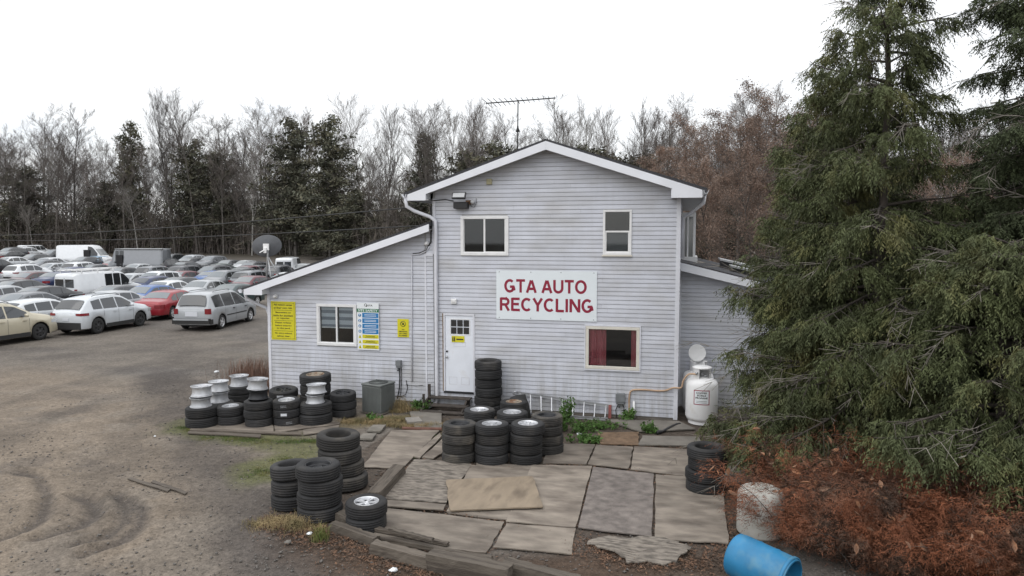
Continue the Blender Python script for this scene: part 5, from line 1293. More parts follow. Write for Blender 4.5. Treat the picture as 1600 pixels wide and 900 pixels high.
    wheel = MB(); prof = [(r * .62, -wf / 2), (r * .75, -wf / 2 - .004), (r * .94, -wf / 2 + .01), (r, -wf / 2 + .035), (r, wf / 2 - .035), (r * .94, wf / 2 - .01), (r * .75, wf / 2 + .004), (r * .62, wf / 2)]
    wheel.lathe(prof, 26); tyme = wheel.mesh('tyre', M['ctyre'])
    rim = MB(); rim.lathe([(r * .64, wf / 2 + .0), (r * .60, wf / 2 + .006), (r * .56, wf / 2 - .02), (r * .54, wf / 2 - .04)], 24).lathe([(r * .56, wf / 2 - .05), (0, wf / 2 - .05)], 16, 1).lathe([(r * .18, wf / 2 - .05), (r * .16, wf / 2 - .0), (0, wf / 2)], 12)
    for k in range(6 if kind != 'minivan' else 5):
        xf = Matrix.Rotation(2 * PI * k / (6 if kind != 'minivan' else 5), 4, 'Z'); w_ = r * .12
        rim.add([(r * .1, -w_, wf / 2 - .005), (r * .1, w_, wf / 2 - .005), (r * .58, w_ * 1.3, wf / 2 - .012), (r * .58, -w_ * 1.3, wf / 2 - .012)], [(0, 3, 2, 1)], 0, xf=xf)
    rime = rim.mesh('rim', [M['crim'], M['black']])
    for w in S['wh']:
        for sg in (-1, 1):
            e = link_mesh('wheel', tyme, root, (w - Ln / 2, sg * (W / 2 - wf / 2 - .01), r)); e.rotation_euler = (sg * -PI / 2, 0, 0)
            link_mesh('rim', rime, e)
    # lamps
    tz = zb(.05)
    def corner(s0, s1, z0_, z1_, name, m, yin):
        for sg in (-1, 1):
            mb = MB(); a = []; 
            sv = [s0 + (s1 - s0) * k / 3 for k in range(4)]
            tail_ = s0 < Ln / 2; e_ = 0 if tail_ else Ln
            vv = []; ff = []
            for s in sv:
                h = hw(s) + .010; vv += [(s - Ln / 2, sg * (h - .008), z0_), (s - Ln / 2, sg * (h - .02), z1_)]
            endx = (e_ - Ln / 2) + (-.012 if tail_ else .012); hh = hw(e_)
            ext = [(endx, sg * hh, z0_), (endx, sg * hh, z1_), (endx, sg * (hh - yin), z0_ + .01), (endx, sg * (hh - yin), z1_ - .01)]
            order = list(range(0, len(vv), 2)); base = len(vv); vv += ext
            seq = order if not tail_ else order[::-1]
            cols = [(q_, q_ + 1) for q_ in seq] + [(base, base + 1), (base + 2, base + 3)]
            for c0, c1_ in zip(cols[:-1], cols[1:]):
                f_ = (c0[0], c1_[0], c1_[1], c0[1]); ff.append(f_ if (sg > 0) == (not tail_) else f_[::-1])
            P(mb.add(vv, ff), name, m)
    if kind in ('sedan',): corner(.0, .28, .66, .84, 'tail_lamp', M['tail'], .32); corner(Ln - .42, Ln - .04, .58, .72, 'head_lamp', M['head'], .22)
    elif kind in ('suv', 'hatch'): corner(.0, .34, tz - .06, tz + .06, 'tail_lamp', M['tail'], .26); corner(Ln - .42, Ln - .04, .70 if kind == 'suv' else .60, .84 if kind == 'suv' else .74, 'head_lamp', M['head'], .25)
    elif kind == 'minivan': corner(.0, .10, .80, 1.06, 'tail_lamp', M['tail'], .20); corner(Ln - .42, Ln - .04, .62, .78, 'head_lamp', M['head'], .3)
    else: corner(.0, .06, .75, 1.10, 'tail_lamp', M['tail'], .12); corner(Ln - .2, Ln - .03, .70, .90, 'head_lamp', M['head'], .3)
    # bumpers
    if kind in ('minivan', 'van', 'pickup', 'stepvan', 'highvan'):
        P(MB().box(-Ln / 2 - .09, -Ln / 2 + .12, -W / 2 + .08, W / 2 - .08, .36, .60).box(-Ln / 2 - .02, -Ln / 2 + .42, -W / 2 + .02, -W / 2 + .085, .34, .56).box(-Ln / 2 - .02, -Ln / 2 + .42, W / 2 - .085, W / 2 - .02, .34, .56), 'bumper', M['blackmatte'])
    if kind == 'suv':
        P(MB().box(-Ln / 2 - .03, -Ln / 2 + .10, -W / 2 + .14, W / 2 - .14, .28, .58), 'bumper', M['blackmatte'])
        for sg in (-1, 1): P(MB().box(-Ln / 2 + S['wh'][0] + r + .09, -Ln / 2 + S['wh'][1] - r - .09, sg * (W / 2 + .004) - .012, sg * (W / 2 + .004) + .012, .25, .42), 'sill_cladding', M['blackmatte'])
    if kind == 'minivan':
        P(MB().box(-Ln / 2 - .105, -Ln / 2 - .088, -W / 2 + .12, W / 2 - .12, .52, .60), 'bumper_strip', M['paint'])
        for sg in (-1, 1): P(MB().box(-Ln / 2 + S['wh'][0] + r + .12, -Ln / 2 + S['wh'][1] - r - .12, sg * (W / 2 + .006) - .008, sg * (W / 2 + .006) + .008, .60, .65), 'side_moulding', M['blackmatte'])
    P(MB().box(-Ln / 2 - .022, -Ln / 2 - .008, -.16, .16, .66, .78) if kind not in ('van', 'pickup', 'minivan') else MB().box(-Ln / 2 - .030, -Ln / 2 - .008, -.30, .30, .70, .90), 'licence_plate', M['plate'])
    P(MB().box(Ln / 2 - .03, Ln / 2 + .012, -.42, .42, .42, .58), 'grille', M['black'])
    # mirrors, handles, door gaps
    ms = S['ws'][1] - .28
    for sg in (-1, 1):
        y_ = sg * (hw(ms) + .09); P(MB().lathe([(0, -.05), (.09, -.04), (.10, 0), (.09, .06), (0, .07)], 10, xf=Matrix.Translation((ms - Ln / 2 - .12, y_, zb(ms) + .10)) @ Matrix.Diagonal((.6, 1.1, 1.1, 1))), 'mirror', M['paint'])
        for p_ in (list(S['pill']) + [S['gs'][1]])[-2:]:
            s_ = p_ - .22
            if s_ > .4: P(MB().box(s_ - Ln / 2 - .09, s_ - Ln / 2 + .09, sg * (hw(s_) - .0) - .018, sg * (hw(s_) - .0) + .018, zb(s_) - .14, zb(s_) - .10), 'door_handle', M['black'] if kind == 'minivan' else M['paint'])
        for p_ in list(S['pill']) + [S['gs'][1] - .02]:
            if p_ < S['wh'][0] + .3 and kind != 'van': continue
            vv = []; ff = []
            for k in range(6):
                z = .33 + (zb(p_) - .36) * k / 5; f0 = .24; b0_ = zb(p_); h_ = hw(p_)
                y_ = h_ + .0045 - (.012 if z > b0_ - .1 else 0)
                vv += [(p_ - Ln / 2 - .006, sg * y_, z), (p_ - Ln / 2 + .006, sg * y_, z)]
            for k in range(5): ff.append((2 * k, 2 * k + 1, 2 * k + 3, 2 * k + 2))
            P(MB().add(vv, ff), 'door_gap', M['black'])
    if kind in ('suv', 'minivan'):
        for sg in (-1, 1):
            P(MB().tube([(-Ln / 2 + .85, sg * .60, S['H'] + .0), (-Ln / 2 + .95, sg * .60, S['H'] + .05), (-Ln / 2 + 2.3, sg * .60, S['H'] + .055), (-Ln / 2 + 2.4, sg * .60, S['H'] + .0)], .018, 5), 'roof_rail', M['greymetal'])
    if kind == 'stepvan':
        P(MB().box(-Ln / 2 + .05, -Ln / 2 + 4.2, -W / 2 - .012, W / 2 + .012, .52, 1.05).box(-Ln / 2 - .02, -Ln / 2 + .05, -W / 2 + .1, W / 2 - .1, .6, 1.0), 'lower_panel', M['black'])
        P(MB().box(-Ln / 2 + .02, -Ln / 2 + 5.2, -W / 2 + .12, W / 2 - .12, 2.76, 2.82), 'roof_cap', M['galv'])
        for sg in (-1, 1): P(MB().box(-Ln / 2 + 4.3, -Ln / 2 + 5.0, sg * (W / 2 + .0) - .012, sg * (W / 2) + .012, .55, 2.15), 'door_opening', M['dark'])
    return root
VEH = {}
vehcat = {'sedan': 'car', 'suv': 'suv', 'hatch': 'car', 'minivan': 'minivan', 'van': 'van', 'highvan': 'van', 'stepvan': 'van', 'pickup': 'pickup truck'}
vehname = {'sedan': 'parked_sedan', 'suv': 'parked_suv', 'hatch': 'parked_hatchback', 'minivan': 'parked_minivan', 'van': 'parked_van', 'highvan': 'parked_high_roof_van', 'stepvan': 'parked_step_van', 'pickup': 'parked_pickup'}
PAL = {'white': (.62, .64, .66), 'silver': (.40, .42, .44), 'grey': (.16, .17, .185), 'darkgrey': (.060, .064, .072), 'black': (.018, .019, .023), 'navy': (.02, .035, .10), 'blue': (.035, .10, .28), 'red': (.26, .012, .022), 'maroon': (.11, .012, .022), 'green': (.03, .05, .042), 'beige': (.47, .43, .33), 'teal': (.035, .06, .065), 'lightblue': (.22, .32, .42), 'brownred': (.09, .035, .04)}
def place_car(kind, col, loc, head, label, name=None):
    first = kind not in VEH
    if first: VEH[kind] = make_car(kind)
    o = VEH[kind] if first else copy_tree(VEH[kind])
    if first: VEH[kind] = o
    o.name = vehname[kind]; o.location = loc; o.rotation_euler = (0, 0, head)
    tag(o, label, vehcat[kind], 'cars parked in the salvage lot')
    c = PAL[col]; k = R.uniform(.9, 1.1)
    for ch in o.children:
        ch.color = (c[0] * k, c[1] * k, c[2] * k, 1)
    return o
A_, T_ = PI / 2, -PI / 2
def near_car(kind, col, pr, pf, label, flip=False, hd=None, Ls=None):
    """pr, pf: feet of rear and front near wheels in the photograph"""
    S = SPEC[kind]; a, b_ = G(*pr), G(*pf); d = (b_ - a).normalized(); hd_ = math.atan2(d.y, d.x)
    side = Vector((-d.y, d.x, 0)); mid = (a + b_) / 2; wm = (S['wh'][0] + S['wh'][1]) / 2 - S['L'] / 2
    sgn = 1 if side.dot(Vector((mid.x, mid.y + CD, 0))) > 0 else -1
    c = mid - d * wm + side * sgn * (S['W'] / 2 - .1); return place_car(kind, col, (c.x, c.y, 0), hd_, label)
mv = near_car('minivan', 'silver', (343, 514.5), (391, 502), 'silver minivan with black rear bumper standing alone nearest the building')
sv = near_car('suv', 'silver', (150.5, 521.5), (219, 509.5), 'silver-white compact suv with black steel wheels between the beige and red cars')
for ch in sv.children:
    ch.color = (.56, .59, .62, 1)
    for g_ in ch.children:
        if g_.name.startswith('rim'):
            g_.data = g_.data.copy(); g_.data.materials[0] = M['crimb']
by = G(61, 531.5); place_car('suv', 'beige', (by.x - .9, by.y - 1.20, 0), PI / 2 - .06, 'pale beige crossover with silver wheels cut off by the picture edge')
rd = near_car('sedan', 'red', (266, 499), (313, 489), 'bright red sedan parked just behind the silver minivan')
Hh = {k: v['H'] for k, v in SPEC.items()}
rows = [
 ('hatch', 'white', 62, 466.5, 'a', 0, 'white hatchback directly behind the beige crossover'),
 ('sedan', 'grey', 48, 456, 'a', .05, 'mid grey sedan immediately behind the white hatchback'),
 ('sedan', 'black', 36, 437, 'a', -.05, 'black sedan with long bonnet beside the white ladder-rack van'),
 ('sedan', 'brownred', 48, 425, 't', .0, 'dark plum sedan with red tail lamp behind the black sedan'),
 ('sedan', 'navy', 92, 424.5, 'a', .05, 'navy blue sedan between the plum sedan and the rack van'),
 ('sedan', 'white', 99, 434, 'a', .1, 'white sedan mostly hidden by the white rack van'),
 ('van', 'white', 158, 424, 'a', .0, 'long white work van with ladder rack and dark rear doors'),
 ('sedan', 'darkgrey', 160, 448, 't', .0, 'charcoal sedan squeezed in front of the white rack van'),
 ('sedan', 'silver', 146, 457, 't', .04, 'silver sedan roof showing above the silver-white suv'),
 ('sedan', 'white', 222, 442, 'a', .03, 'white sedan behind the bright red sedan'),
 ('suv', 'white', 243, 424, 't', .05, 'white suv with dark rear glass beyond the white sedan'),
 ('suv', 'white', 131, 409, 'a', .0, 'white wagon-like suv with roof rails behind the rack van'),
 ('suv', 'white', 44, 412.5, 'a', .05, 'white suv in the third row near the picture edge'),
 ('sedan', 'silver', 82, 411, 't', .0, 'silver coupe-like sedan between two white suvs'),
 ('sedan', 'white', 80, 402.5, 'a', .08, 'white sedan before the dark suvs in the far rows'),
 ('suv', 'white', 44, 386, 'a', .0, 'white suv with tinted glass in the far back row'),
 ('pickup', 'white', 54, 383, 'a', .2, 'white pickup with a capped bed in the far back row'),
 ('suv', 'darkgrey', 84, 390, 't', .0, 'dark grey suv between white suv and high-roof van'),
 ('suv', 'darkgrey', 8, 387, 't', .0, 'dark grey suv farthest towards the picture edge in back'),
 ('suv', 'black', 117, 391, 't', .05, 'black suv parked before the high-roof van'),
 ('sedan', 'red', 181, 406, 't', .0, 'red sedan in the far row below the high-roof van'),
 ('sedan', 'grey', 158, 407, 'a', .0, 'grey sedan touching the far red sedan'),
 ('sedan', 'silver', 214, 412, 't', .0, 'silver sedan with raised rear in the middle rows'),
 ('suv', 'grey', 246, 415, 'a', .0, 'grey suv behind the white suv with dark rear glass'),
 ('suv', 'black', 250, 406, 'a', .0, 'black suv in front of the grey step van'),
 ('sedan', 'white', 22, 401, 'a', .0, 'white sedan low in the fourth row by the picture edge'),
 ('hatch', 'grey', 12, 425, 'a', .0, 'grey hatchback behind the plum sedan at the edge'),
 ('hatch', 'silver', 8, 446, 'a', .0, 'silver hatchback partly out of view behind the black sedan'),
 ('suv', 'black', 266, 397, 't', .1, 'black suv immediately beside the grey step van'),
 ('suv', 'silver', 298, 398.5, 't', .0, 'silver suv with black glass in the row beyond'),
 ('suv', 'grey', 330, 400, 't', -.05, 'grey suv with raised bonnet before the trees'),
 ('sedan', 'black', 357, 406, 't', .0, 'black sedan before the trees near the dish'),
 ('sedan', 'silver', 384, 407, 't', .0, 'silver sedan with pink tint near the satellite dish'),
 ('sedan', 'maroon', 390, 415, 'a', .0, 'maroon sedan behind the satellite dish mast'),
 ('van', 'white', 452, 402, 'a', .35, 'white cargo van seen above the low lean-to roof'),
 ('suv', 'darkgrey', 282, 414, 'a', .0, 'charcoal suv in the middle rows above the red hatchback'),
 ('suv', 'darkgrey', 331, 415, 't', .0, 'dark suv facing the yard in the middle rows'),
 ('suv', 'grey', 398, 422, 'a', .0, 'grey suv behind the eave of the lean-to'),
 ('sedan', 'maroon', 376, 431, 't', .0, 'dark maroon sedan with tail lamp beside the eave'),
 ('sedan', 'maroon', 303, 422, 't', .05, 'wine red sedan beyond the blue sedan'),
 ('hatch', 'silver', 272, 424, 't', .0, 'silver hatchback between the white and wine red cars'),
 ('sedan', 'silver', 330, 435, 't', .05, 'pale silver sedan between blue and dark green sedans'),
 ('sedan', 'blue', 292, 438, 't', .0, 'bright blue sedan behind the silver minivan'),
 ('sedan', 'teal', 362, 444, 't', .0, 'dark green sedan parked beyond the silver minivan'),
 ('sedan', 'darkgrey', 369, 418, 'a', .0, 'dark grey sedan between the maroon sedans'),
 ('suv', 'darkgrey', 440, 414, 'a', .0, 'dark grey suv just above the lean-to roof'),
 ('sedan', 'black', 424, 419, 'a', .0, 'black sedan just behind the dish mast'),
 ('sedan', 'green', 342, 412, 't', .0, 'dark green sedan wedged between two dark suvs'),
 ('sedan', 'navy', 118, 417, 'a', .0, 'dark navy sedan beneath the white wagon-like suv'),
 ('sedan', 'black', 190, 418, 't', .0, 'black sedan peeking above the rack van'),
 ('sedan', 'green', 205, 403, 't', .0, 'dark green sedan below the grey step van'),
 ('sedan', 'white', 108, 396, 'a', .0, 'white sedan half hidden before the high-roof van'),
 ('hatch', 'red', 198, 428, 't', .0, 'red hatchback between the rack van and the white suv'),
 ('sedan', 'darkgrey', 16, 436, 'a', .1, 'dark grey sedan poking out behind the black sedan'),
 ('sedan', 'lightblue', 150, 400, 't', .0, 'pale blue sedan below the high-roof van'),
 ('sedan', 'black', 300, 409, 'a', .0, 'black sedan low in the rows beyond the wine red sedan'),
 ('suv', 'black', 408, 409, 't', .0, 'black suv by the dish in the far row'),
 ('sedan', 'silver', 466, 412, 't', .0, 'silver sedan barely showing above the lean-to roof'),
 ('sedan', 'darkgrey', 60, 397, 't', .0, 'dark sedan between the white fourth-row cars'),
 ('suv', 'black', 230, 399, 'a', .0, 'black suv hidden behind the step van bonnet'),
 ('sedan', 'black', 315, 403, 'a', .0, 'black sedan far back between grey and silver suvs'),
 ('sedan', 'white', -20, 470, 'a', .0, 'white sedan mostly outside the picture edge'),
 ('suv', 'silver', -14, 415, 'a', .0, 'silver suv mostly outside the picture edge'),
 ('sedan', 'darkgrey', 140, 390.5, 'a', .0, 'dark sedan directly under the high-roof van door'),
 ('sedan', 'black', 20, 392, 'a', .0, 'black sedan in the far rows by the picture edge'),
 ('sedan', 'black', 78, 446, 't', .0, 'black sedan wedged between the mid grey sedan and the rack van'),
 ('hatch', 'navy', 204, 434, 'a', .0, 'navy hatchback just past the nose of the rack van'),
 ('sedan', 'darkgrey', 262, 433, 't', .0, 'dark grey sedan between the blue sedan and the white suv'),
 ('suv', 'grey', 318, 427, 't', .0, 'grey suv beyond the pale silver sedan'),
 ('sedan', 'grey', 62, 405, 'a', .0, 'grey sedan between the two edge-side white suvs'),
 ('sedan', 'darkgrey', 100, 403, 't', .0, 'dark sedan between silver coupe and wagon-like suv'),
 ('sedan', 'blue', 350, 423, 'a', .0, 'blue sedan in front of the dark middle-row suv'),
 ('hatch', 'black', 268, 406, 'a', .0, 'black hatchback before the silver far-row suv'),
 ('sedan', 'darkgrey', 168, 413, 'a', .0, 'dark grey sedan above the roof rack of the work van'),
 ('suv', 'black', 5, 405, 'a', .0, 'black suv low at the edge before the black far-row sedan'),
 ('sedan', 'darkgrey', 418, 413, 't', .0, 'dark grey sedan squeezed beside the dish mast'),
 ('sedan', 'white', 412, 428, 't', .0, 'white sedan glimpsed under the eave of the lean-to'),
]
placed = []
for (kd, cl, px, py, hd, jt, lb) in rows:
    p = GH(px, py, Hh[kd]); h = (A_ if hd == 'a' else T_) + jt + R.uniform(-.04, .04)
    for (qx, qy) in placed:                             # keep cars from standing in one another
        dx_, dy_ = p.x - qx, p.y - qy
        if abs(dx_) < 2.0 and abs(dy_) < 4.9:
            if abs(dx_) > .9: p.x += (2.05 - abs(dx_)) * (1 if dx_ > 0 else -1)
            else: p.y += (4.95 - abs(dy_)) * (1 if dy_ > 0 else -1)
    placed.append((p.x, p.y)); p.z = rise(p.x, p.y)
    place_car(kd, cl, p, h, lb)
hv = GH(133, 383, 2.65); place_car('highvan', 'white', (hv.x, hv.y, rise(hv.x, hv.y)), .25, 'tall white high-roof van with dark open side door in the back row')
dd_ = -SPEC['highvan']['L'] / 2
sd = [o for o in bpy.data.objects if o.name.startswith('parked_high_roof_van')][0]
MB().box(dd_ + 3.35, dd_ + 4.05, -1.04, -1.02, .55, 2.1).build('door_opening', M['dark'], sd)
stv = GH(217, 389.5, 2.75); stv = Vector((stv.x, stv.y, rise(stv.x, stv.y))); place_car('stepvan', 'grey', stv, PI + .18, 'grey boxy step van with flat pale roof in the back row')
# ladder rack on the long white van
rv = [o for o in bpy.data.objects if o.get('label', '').startswith('long white work van')][0]
mb = MB(); Lv = SPEC['van']['L']
for s_ in (.5, 1.7, 2.9): mb.tube([(s_ - Lv / 2, -.85, 2.05), (s_ - Lv / 2, -.85, 2.22), (s_ - Lv / 2, .85, 2.22), (s_ - Lv / 2, .85, 2.05)], .025, 5)
for y_ in (-.8, .8): mb.tube([(.3 - Lv / 2, y_, 2.24), (3.2 - Lv / 2, y_, 2.24)], .025, 5)
mb.tube([(-.1 - Lv / 2, -.5, 2.30), (3.9 - Lv / 2, -.5, 2.30)], .04, 5).tube([(-.1 - Lv / 2, -.2, 2.30), (3.9 - Lv / 2, -.2, 2.30)], .04, 5)
mb.build('ladder_rack', M['white'], rv)

# ---------------------------------------------------------------- trees: bare wood behind the lot
def prisms(P0, P1, R0, R1, k=3):
    """tapered prisms for many segments at once"""
    P0 = np.asarray(P0, dtype=np.float64); P1 = np.asarray(P1); R0 = np.asarray(R0)[:, None]; R1 = np.asarray(R1)[:, None]
    d = P1 - P0; d /= np.linalg.norm(d, axis=1, keepdims=True) + 1e-9
    h = np.where(np.abs(d[:, 2:3]) < .9, np.array([[0, 0, 1.0]]), np.array([[1.0, 0, 0]])); u = np.cross(d, h); u /= np.linalg.norm(u, axis=1, keepdims=True) + 1e-9; v = np.cross(d, u)
    n = len(P0); V = np.zeros((n, 2 * k, 3))
    for i in range(k):
        a = 2 * PI * i / k; o = u * math.cos(a) + v * math.sin(a); V[:, i] = P0 + o * R0; V[:, k + i] = P1 + o * R1
    b = (np.arange(n) * 2 * k)[:, None]; F = []
    for i in range(k): j = (i + 1) % k; F.append(b + np.array([[i, j, k + j, k + i]]))
    return V.reshape(-1, 3), np.concatenate(F, 0)
def bare_tree(seed, h=20.0, up=.9, spread=1.0, clear=.35, nl=15, tw=1.0):
    r = random.Random(seed); big = ([], [], [], []); fine = ([], [], [], [])
    def seg(L_, a, b_, r0, r1): L_[0].append(tuple(a)); L_[1].append(tuple(b_)); L_[2].append(r0); L_[3].append(r1)
    def rv(s): return Vector((r.uniform(-s, s), r.uniform(-s, s), r.uniform(-s, s)))
    def grow(p, d, ln, rad, lvl):
        n = 4 if lvl < 2 else 3
        pts = [p]; q = p; dd = d
        for i in range(n):
            dd = (dd + rv(.13) + Vector((0, 0, .10 * up))).normalized(); q2 = q + dd * ln / n
            r0 = rad * (1 - i / n * .75); r1 = rad * (1 - (i + 1) / n * .75)
            seg(big if lvl < 2 else fine, q, q2, max(r0 * .85, .0075 * tw), max(r1 * .85, .006 * tw)); q = q2; pts.append(q)
        if lvl >= 4: return
        m = (0, 7, 6, 5)[lvl] if lvl else 0
        for i in range(m):
            t = (i + .6) / m * .9 + .1; k = min(int(t * n), n - 1); pp = pts[k].lerp(pts[k + 1], t * n - k)
            ax = rv(1).normalized(); side = (dd.cross(ax)).normalized()
            nd = (dd * r.uniform(.55, .95) + side * r.uniform(.5, .95) * spread + Vector((0, 0, .18 * up))).normalized()
            grow(pp, nd, ln * (1 - .45 * t) * r.uniform(.45, .7), rad * .45, lvl + 1)
    # trunk, sometimes forked
    q = Vector((0, 0, -.3)); dd = Vector((r.uniform(-.05, .05), r.uniform(-.05, .05), 1)); n = 9; rad = h * .0085; tp = [q]
    for i in range(n):
        dd = (dd + rv(.05) * .8).normalized(); q2 = q + dd * h * .92 / n; seg(big, q, q2, rad * (1 - i / n * .85), rad * (1 - (i + 1) / n * .85)); q = q2; tp.append(q)
    for i in range(nl):
        t = clear + (1 - clear) * (i + r.random() * .8) / nl; t = min(t, .985); k = min(int(t * n), n - 1); pp = tp[k].lerp(tp[k + 1], t * n - k)
        a = i * 2.4 + r.uniform(-.5, .5); out = Vector((math.cos(a), math.sin(a), 0))
        nd = (out * spread * r.uniform(.55, .9) + Vector((0, 0, r.uniform(.55, 1.1) * up))).normalized()
        grow(pp, nd, h * (.30 * (1 - (t - clear) * .75)) * r.uniform(.75, 1.15), rad * .42 * (1.1 - t * .6), 1)
    return big, fine
TREES = []
for sd_, kw in enumerate([dict(), dict(up=1.1, spread=.7), dict(spread=1.2, nl=17), dict(up=.8, clear=.25, nl=18), dict(up=1.2, spread=.6, clear=.45), dict(clear=.55, spread=.9, nl=12), dict(clear=.15, nl=22, spread=.8)]):
    big, fine = bare_tree(100 + sd_, **kw)
    V1, F1 = prisms(*big, k=4); V2, F2 = prisms(*fine, k=3)
    TREES.append((V1, F1, V2, F2, fine))
TM = [(np_mesh('trunk', V1, F1, M['bark']), np_mesh('crown', V2, F2, M['twig'])) for (V1, F1, V2, F2, _) in TREES]
TMP = [(np_mesh('trunk', TREES[i][0], TREES[i][1], M['bark_pale']), np_mesh('crown', TREES[i][2], TREES[i][3], M['twig_pale'])) for i in (1, 5)]
def leaf_cloud(C, n_per, size, spread, rng_, droop=0.0, elong=1.0):
    """small four-cornered leaves scattered round centres"""
    C = np.asarray(C); n = len(C) * n_per; c = np.repeat(C, n_per, 0) + rng_.normal(0, spread, (n, 3)) * np.array([1, 1, .75])
    u = rng_.normal(0, 1, (n, 3)); u[:, 2] -= droop; u /= np.linalg.norm(u, axis=1, keepdims=True); w = rng_.normal(0, 1, (n, 3)); v = np.cross(u, w); v /= np.linalg.norm(v, axis=1, keepdims=True) + 1e-9
    s = (size * rng_.uniform(.6, 1.4, n))[:, None]
    V = np.stack([c - u * s * elong, c + v * s * .5, c + u * s * elong, c - v * s * .5], 1).reshape(-1, 3)
    F = np.arange(n * 4).reshape(n, 4); return V, F
# brown-leaved trees: bare tree with dry leaves held on the twigs
def leafy(i, dens, size, m):
    fine = TREES[i][4]; P1 = np.array(fine[1]); rr = np.array(fine[3]); P1 = P1[NR.random(len(P1)) < dens]
    V, F = leaf_cloud(P1, 5, size, .24, NR, .4); return np_mesh('dry_leaves', V, F, m)
BL = [leafy(2, .34, .06, M['brownleaf']), leafy(3, .34, .06, M['brownleaf']), leafy(6, .30, .06, M['brownleaf'])]
# evergreens of the wood: trunk, whorled boughs, needle clumps
def evergreen(seed, h=15.0, rad=2.6, m=None, irregular=.35):
    r = random.Random(seed); C = []; segs = ([], [], [], [])
    segs[0].append((0, 0, -.3)); segs[1].append((0, 0, h * .97)); segs[2].append(h * .012); segs[3].append(.02)
    z = h * .12
    while z < h:
        t = z / h; L_ = rad * (1 - t) ** .5 * r.uniform(1 - irregular, 1 + irregular) + .25; a = r.uniform(0, 6.28); dz = r.uniform(-.1, .35) * L_
        e = (math.cos(a) * L_, math.sin(a) * L_, z + dz); segs[0].append((0, 0, z)); segs[1].append(e); segs[2].append(.05); segs[3].append(.015)
        k = max(2, int(L_ * 3.2))
        for j in range(k):
            u = (j + 1) / k; C.append((e[0] * u + r.uniform(-.2, .2), e[1] * u + r.uniform(-.2, .2), z + dz * u + r.uniform(-.15, .15)))
        z += h * .0085
    V1, F1 = prisms(*segs, k=4); V2, F2 = leaf_cloud(C, 13, .15, .30, np.random.default_rng(seed), .3, 1.3)
    return np_mesh('trunk', V1, F1, M['bark']), np_mesh('crown', V2, F2, m or M['ever'])
EV = [evergreen(1), evergreen(2, rad=3.4, irregular=.55), evergreen(3, rad=1.9), evergreen(4, rad=3.8, irregular=.7)]
def put_tree(meshes, loc, sc, rz_, name, label, group, extra=None, sxy=1.0):
    e = empty(name, loc, rz_); e.scale = (sc * sxy, sc * sxy, sc); tag(e, label, 'tree', group)
    for me, nm in zip(meshes, ('trunk', 'crown')): link_mesh(nm, me, e)
    if extra: link_mesh('dry_leaves', extra, e)
    return e
SKY_ = [(-60, 178), (0, 172), (50, 188), (80, 160), (130, 158), (165, 182), (210, 172), (250, 178), (300, 146), (335, 168), (380, 158), (420, 160), (470, 168), (520, 172), (560, 158), (620, 172), (660, 166), (720, 168), (760, 165), (820, 172), (880, 158), (930, 172), (980, 172), (1040, 158), (1100, 152), (1150, 150), (1200, 130), (1260, 120), (1330, 130), (1400, 170), (1480, 190), (1560, 160), (1700, 160)]
def skytop(px): return interp(SKY_, px) + 15
def edge_dep(px): return interp([(-80, 132), (300, 128), (480, 118), (640, 85), (850, 62), (1100, 46), (1300, 42), (1700, 42)], px)
LM = [(0, 'beyond the picture-edge white suvs'), (60, 'beyond the capped white pickup'), (115, 'just before the high-roof van'), (165, 'above the high-roof van'), (215, 'above the step van'), (265, 'past the step van'), (315, 'above the far silver suv'), (365, 'before the satellite dish'), (420, 'above the satellite dish'), (475, 'above the low roof slope'), (530, 'inside the olive evergreen pair'), (590, 'midway above the lean-to'), (640, 'near the upper eave'), (700, 'over the floodlight side of the roof'), (760, 'before the aerial'), (810, 'at the aerial mast'), (860, 'at the roof ridge'), (920, 'just past the ridge'), (980, 'over the far roof slope'), (1040, 'near the far gutter'), (1100, 'beyond the bay window'), (1170, 'above the roof skylights'), (1250, 'at the cedar flank'), (1340, 'behind the cedar trunk'), (1440, 'beside the cedar top'), (1520, 'in the gap before the outer conifer')]
def where(px):
    w = LM[0][1]
    for a, b in LM:
        if px >= a - 25: w = b
    return w
nT = 0
rt = random.Random(55)
for row in range(5):
    px = -70 + row * 9
    while px < 1640:
        dep = edge_dep(px) + row * (6.5 if px < 600 else 4.5) + rt.uniform(-1.5, 1.5); p = AT(px, 366, dep); p.z = 0; gz = rise(p.x, p.y)
        top = skytop(px + rt.uniform(-10, 10)); lowf = rt.random()
        ypx = top + (rt.uniform(-6, 10) if lowf < .24 else rt.uniform(32, 100)); H_ = CH + (HZ - ypx) / FPX * dep - gz
        i = rt.randrange(7); pale = rt.random() < .13
        if px > 1040: i = rt.choice((2, 3, 0))
        ms_ = TMP[rt.randrange(2)] if pale else TM[i]
        put_tree(ms_, (p.x, p.y, gz), H_ / 19.5, rt.uniform(0, 6.28), 'bare_tree', ('pale-barked' if pale else ('slender dark' if i in (1, 4) else 'wide-branching dark')) + (' tall' if lowf < .24 else ' lower') + ' leafless tree ' + where(px) + (', front row', ', second row', ', third row', ', fourth row', ', back row')[row], ('pale' if pale else ('slender' if i in (1, 4) else 'wide')) + (' tall' if lowf < .24 else ' lower') + ' leafless trees ' + where(px) + (' in front', '', ' in the middle', ' farther in', ' at the back')[row], sxy=rt.uniform(.85, 1.15) * (1.15 if lowf > .24 else 1))
        nT += 1; px += (36 if px < 640 else 44) * rt.uniform(.7, 1.3)
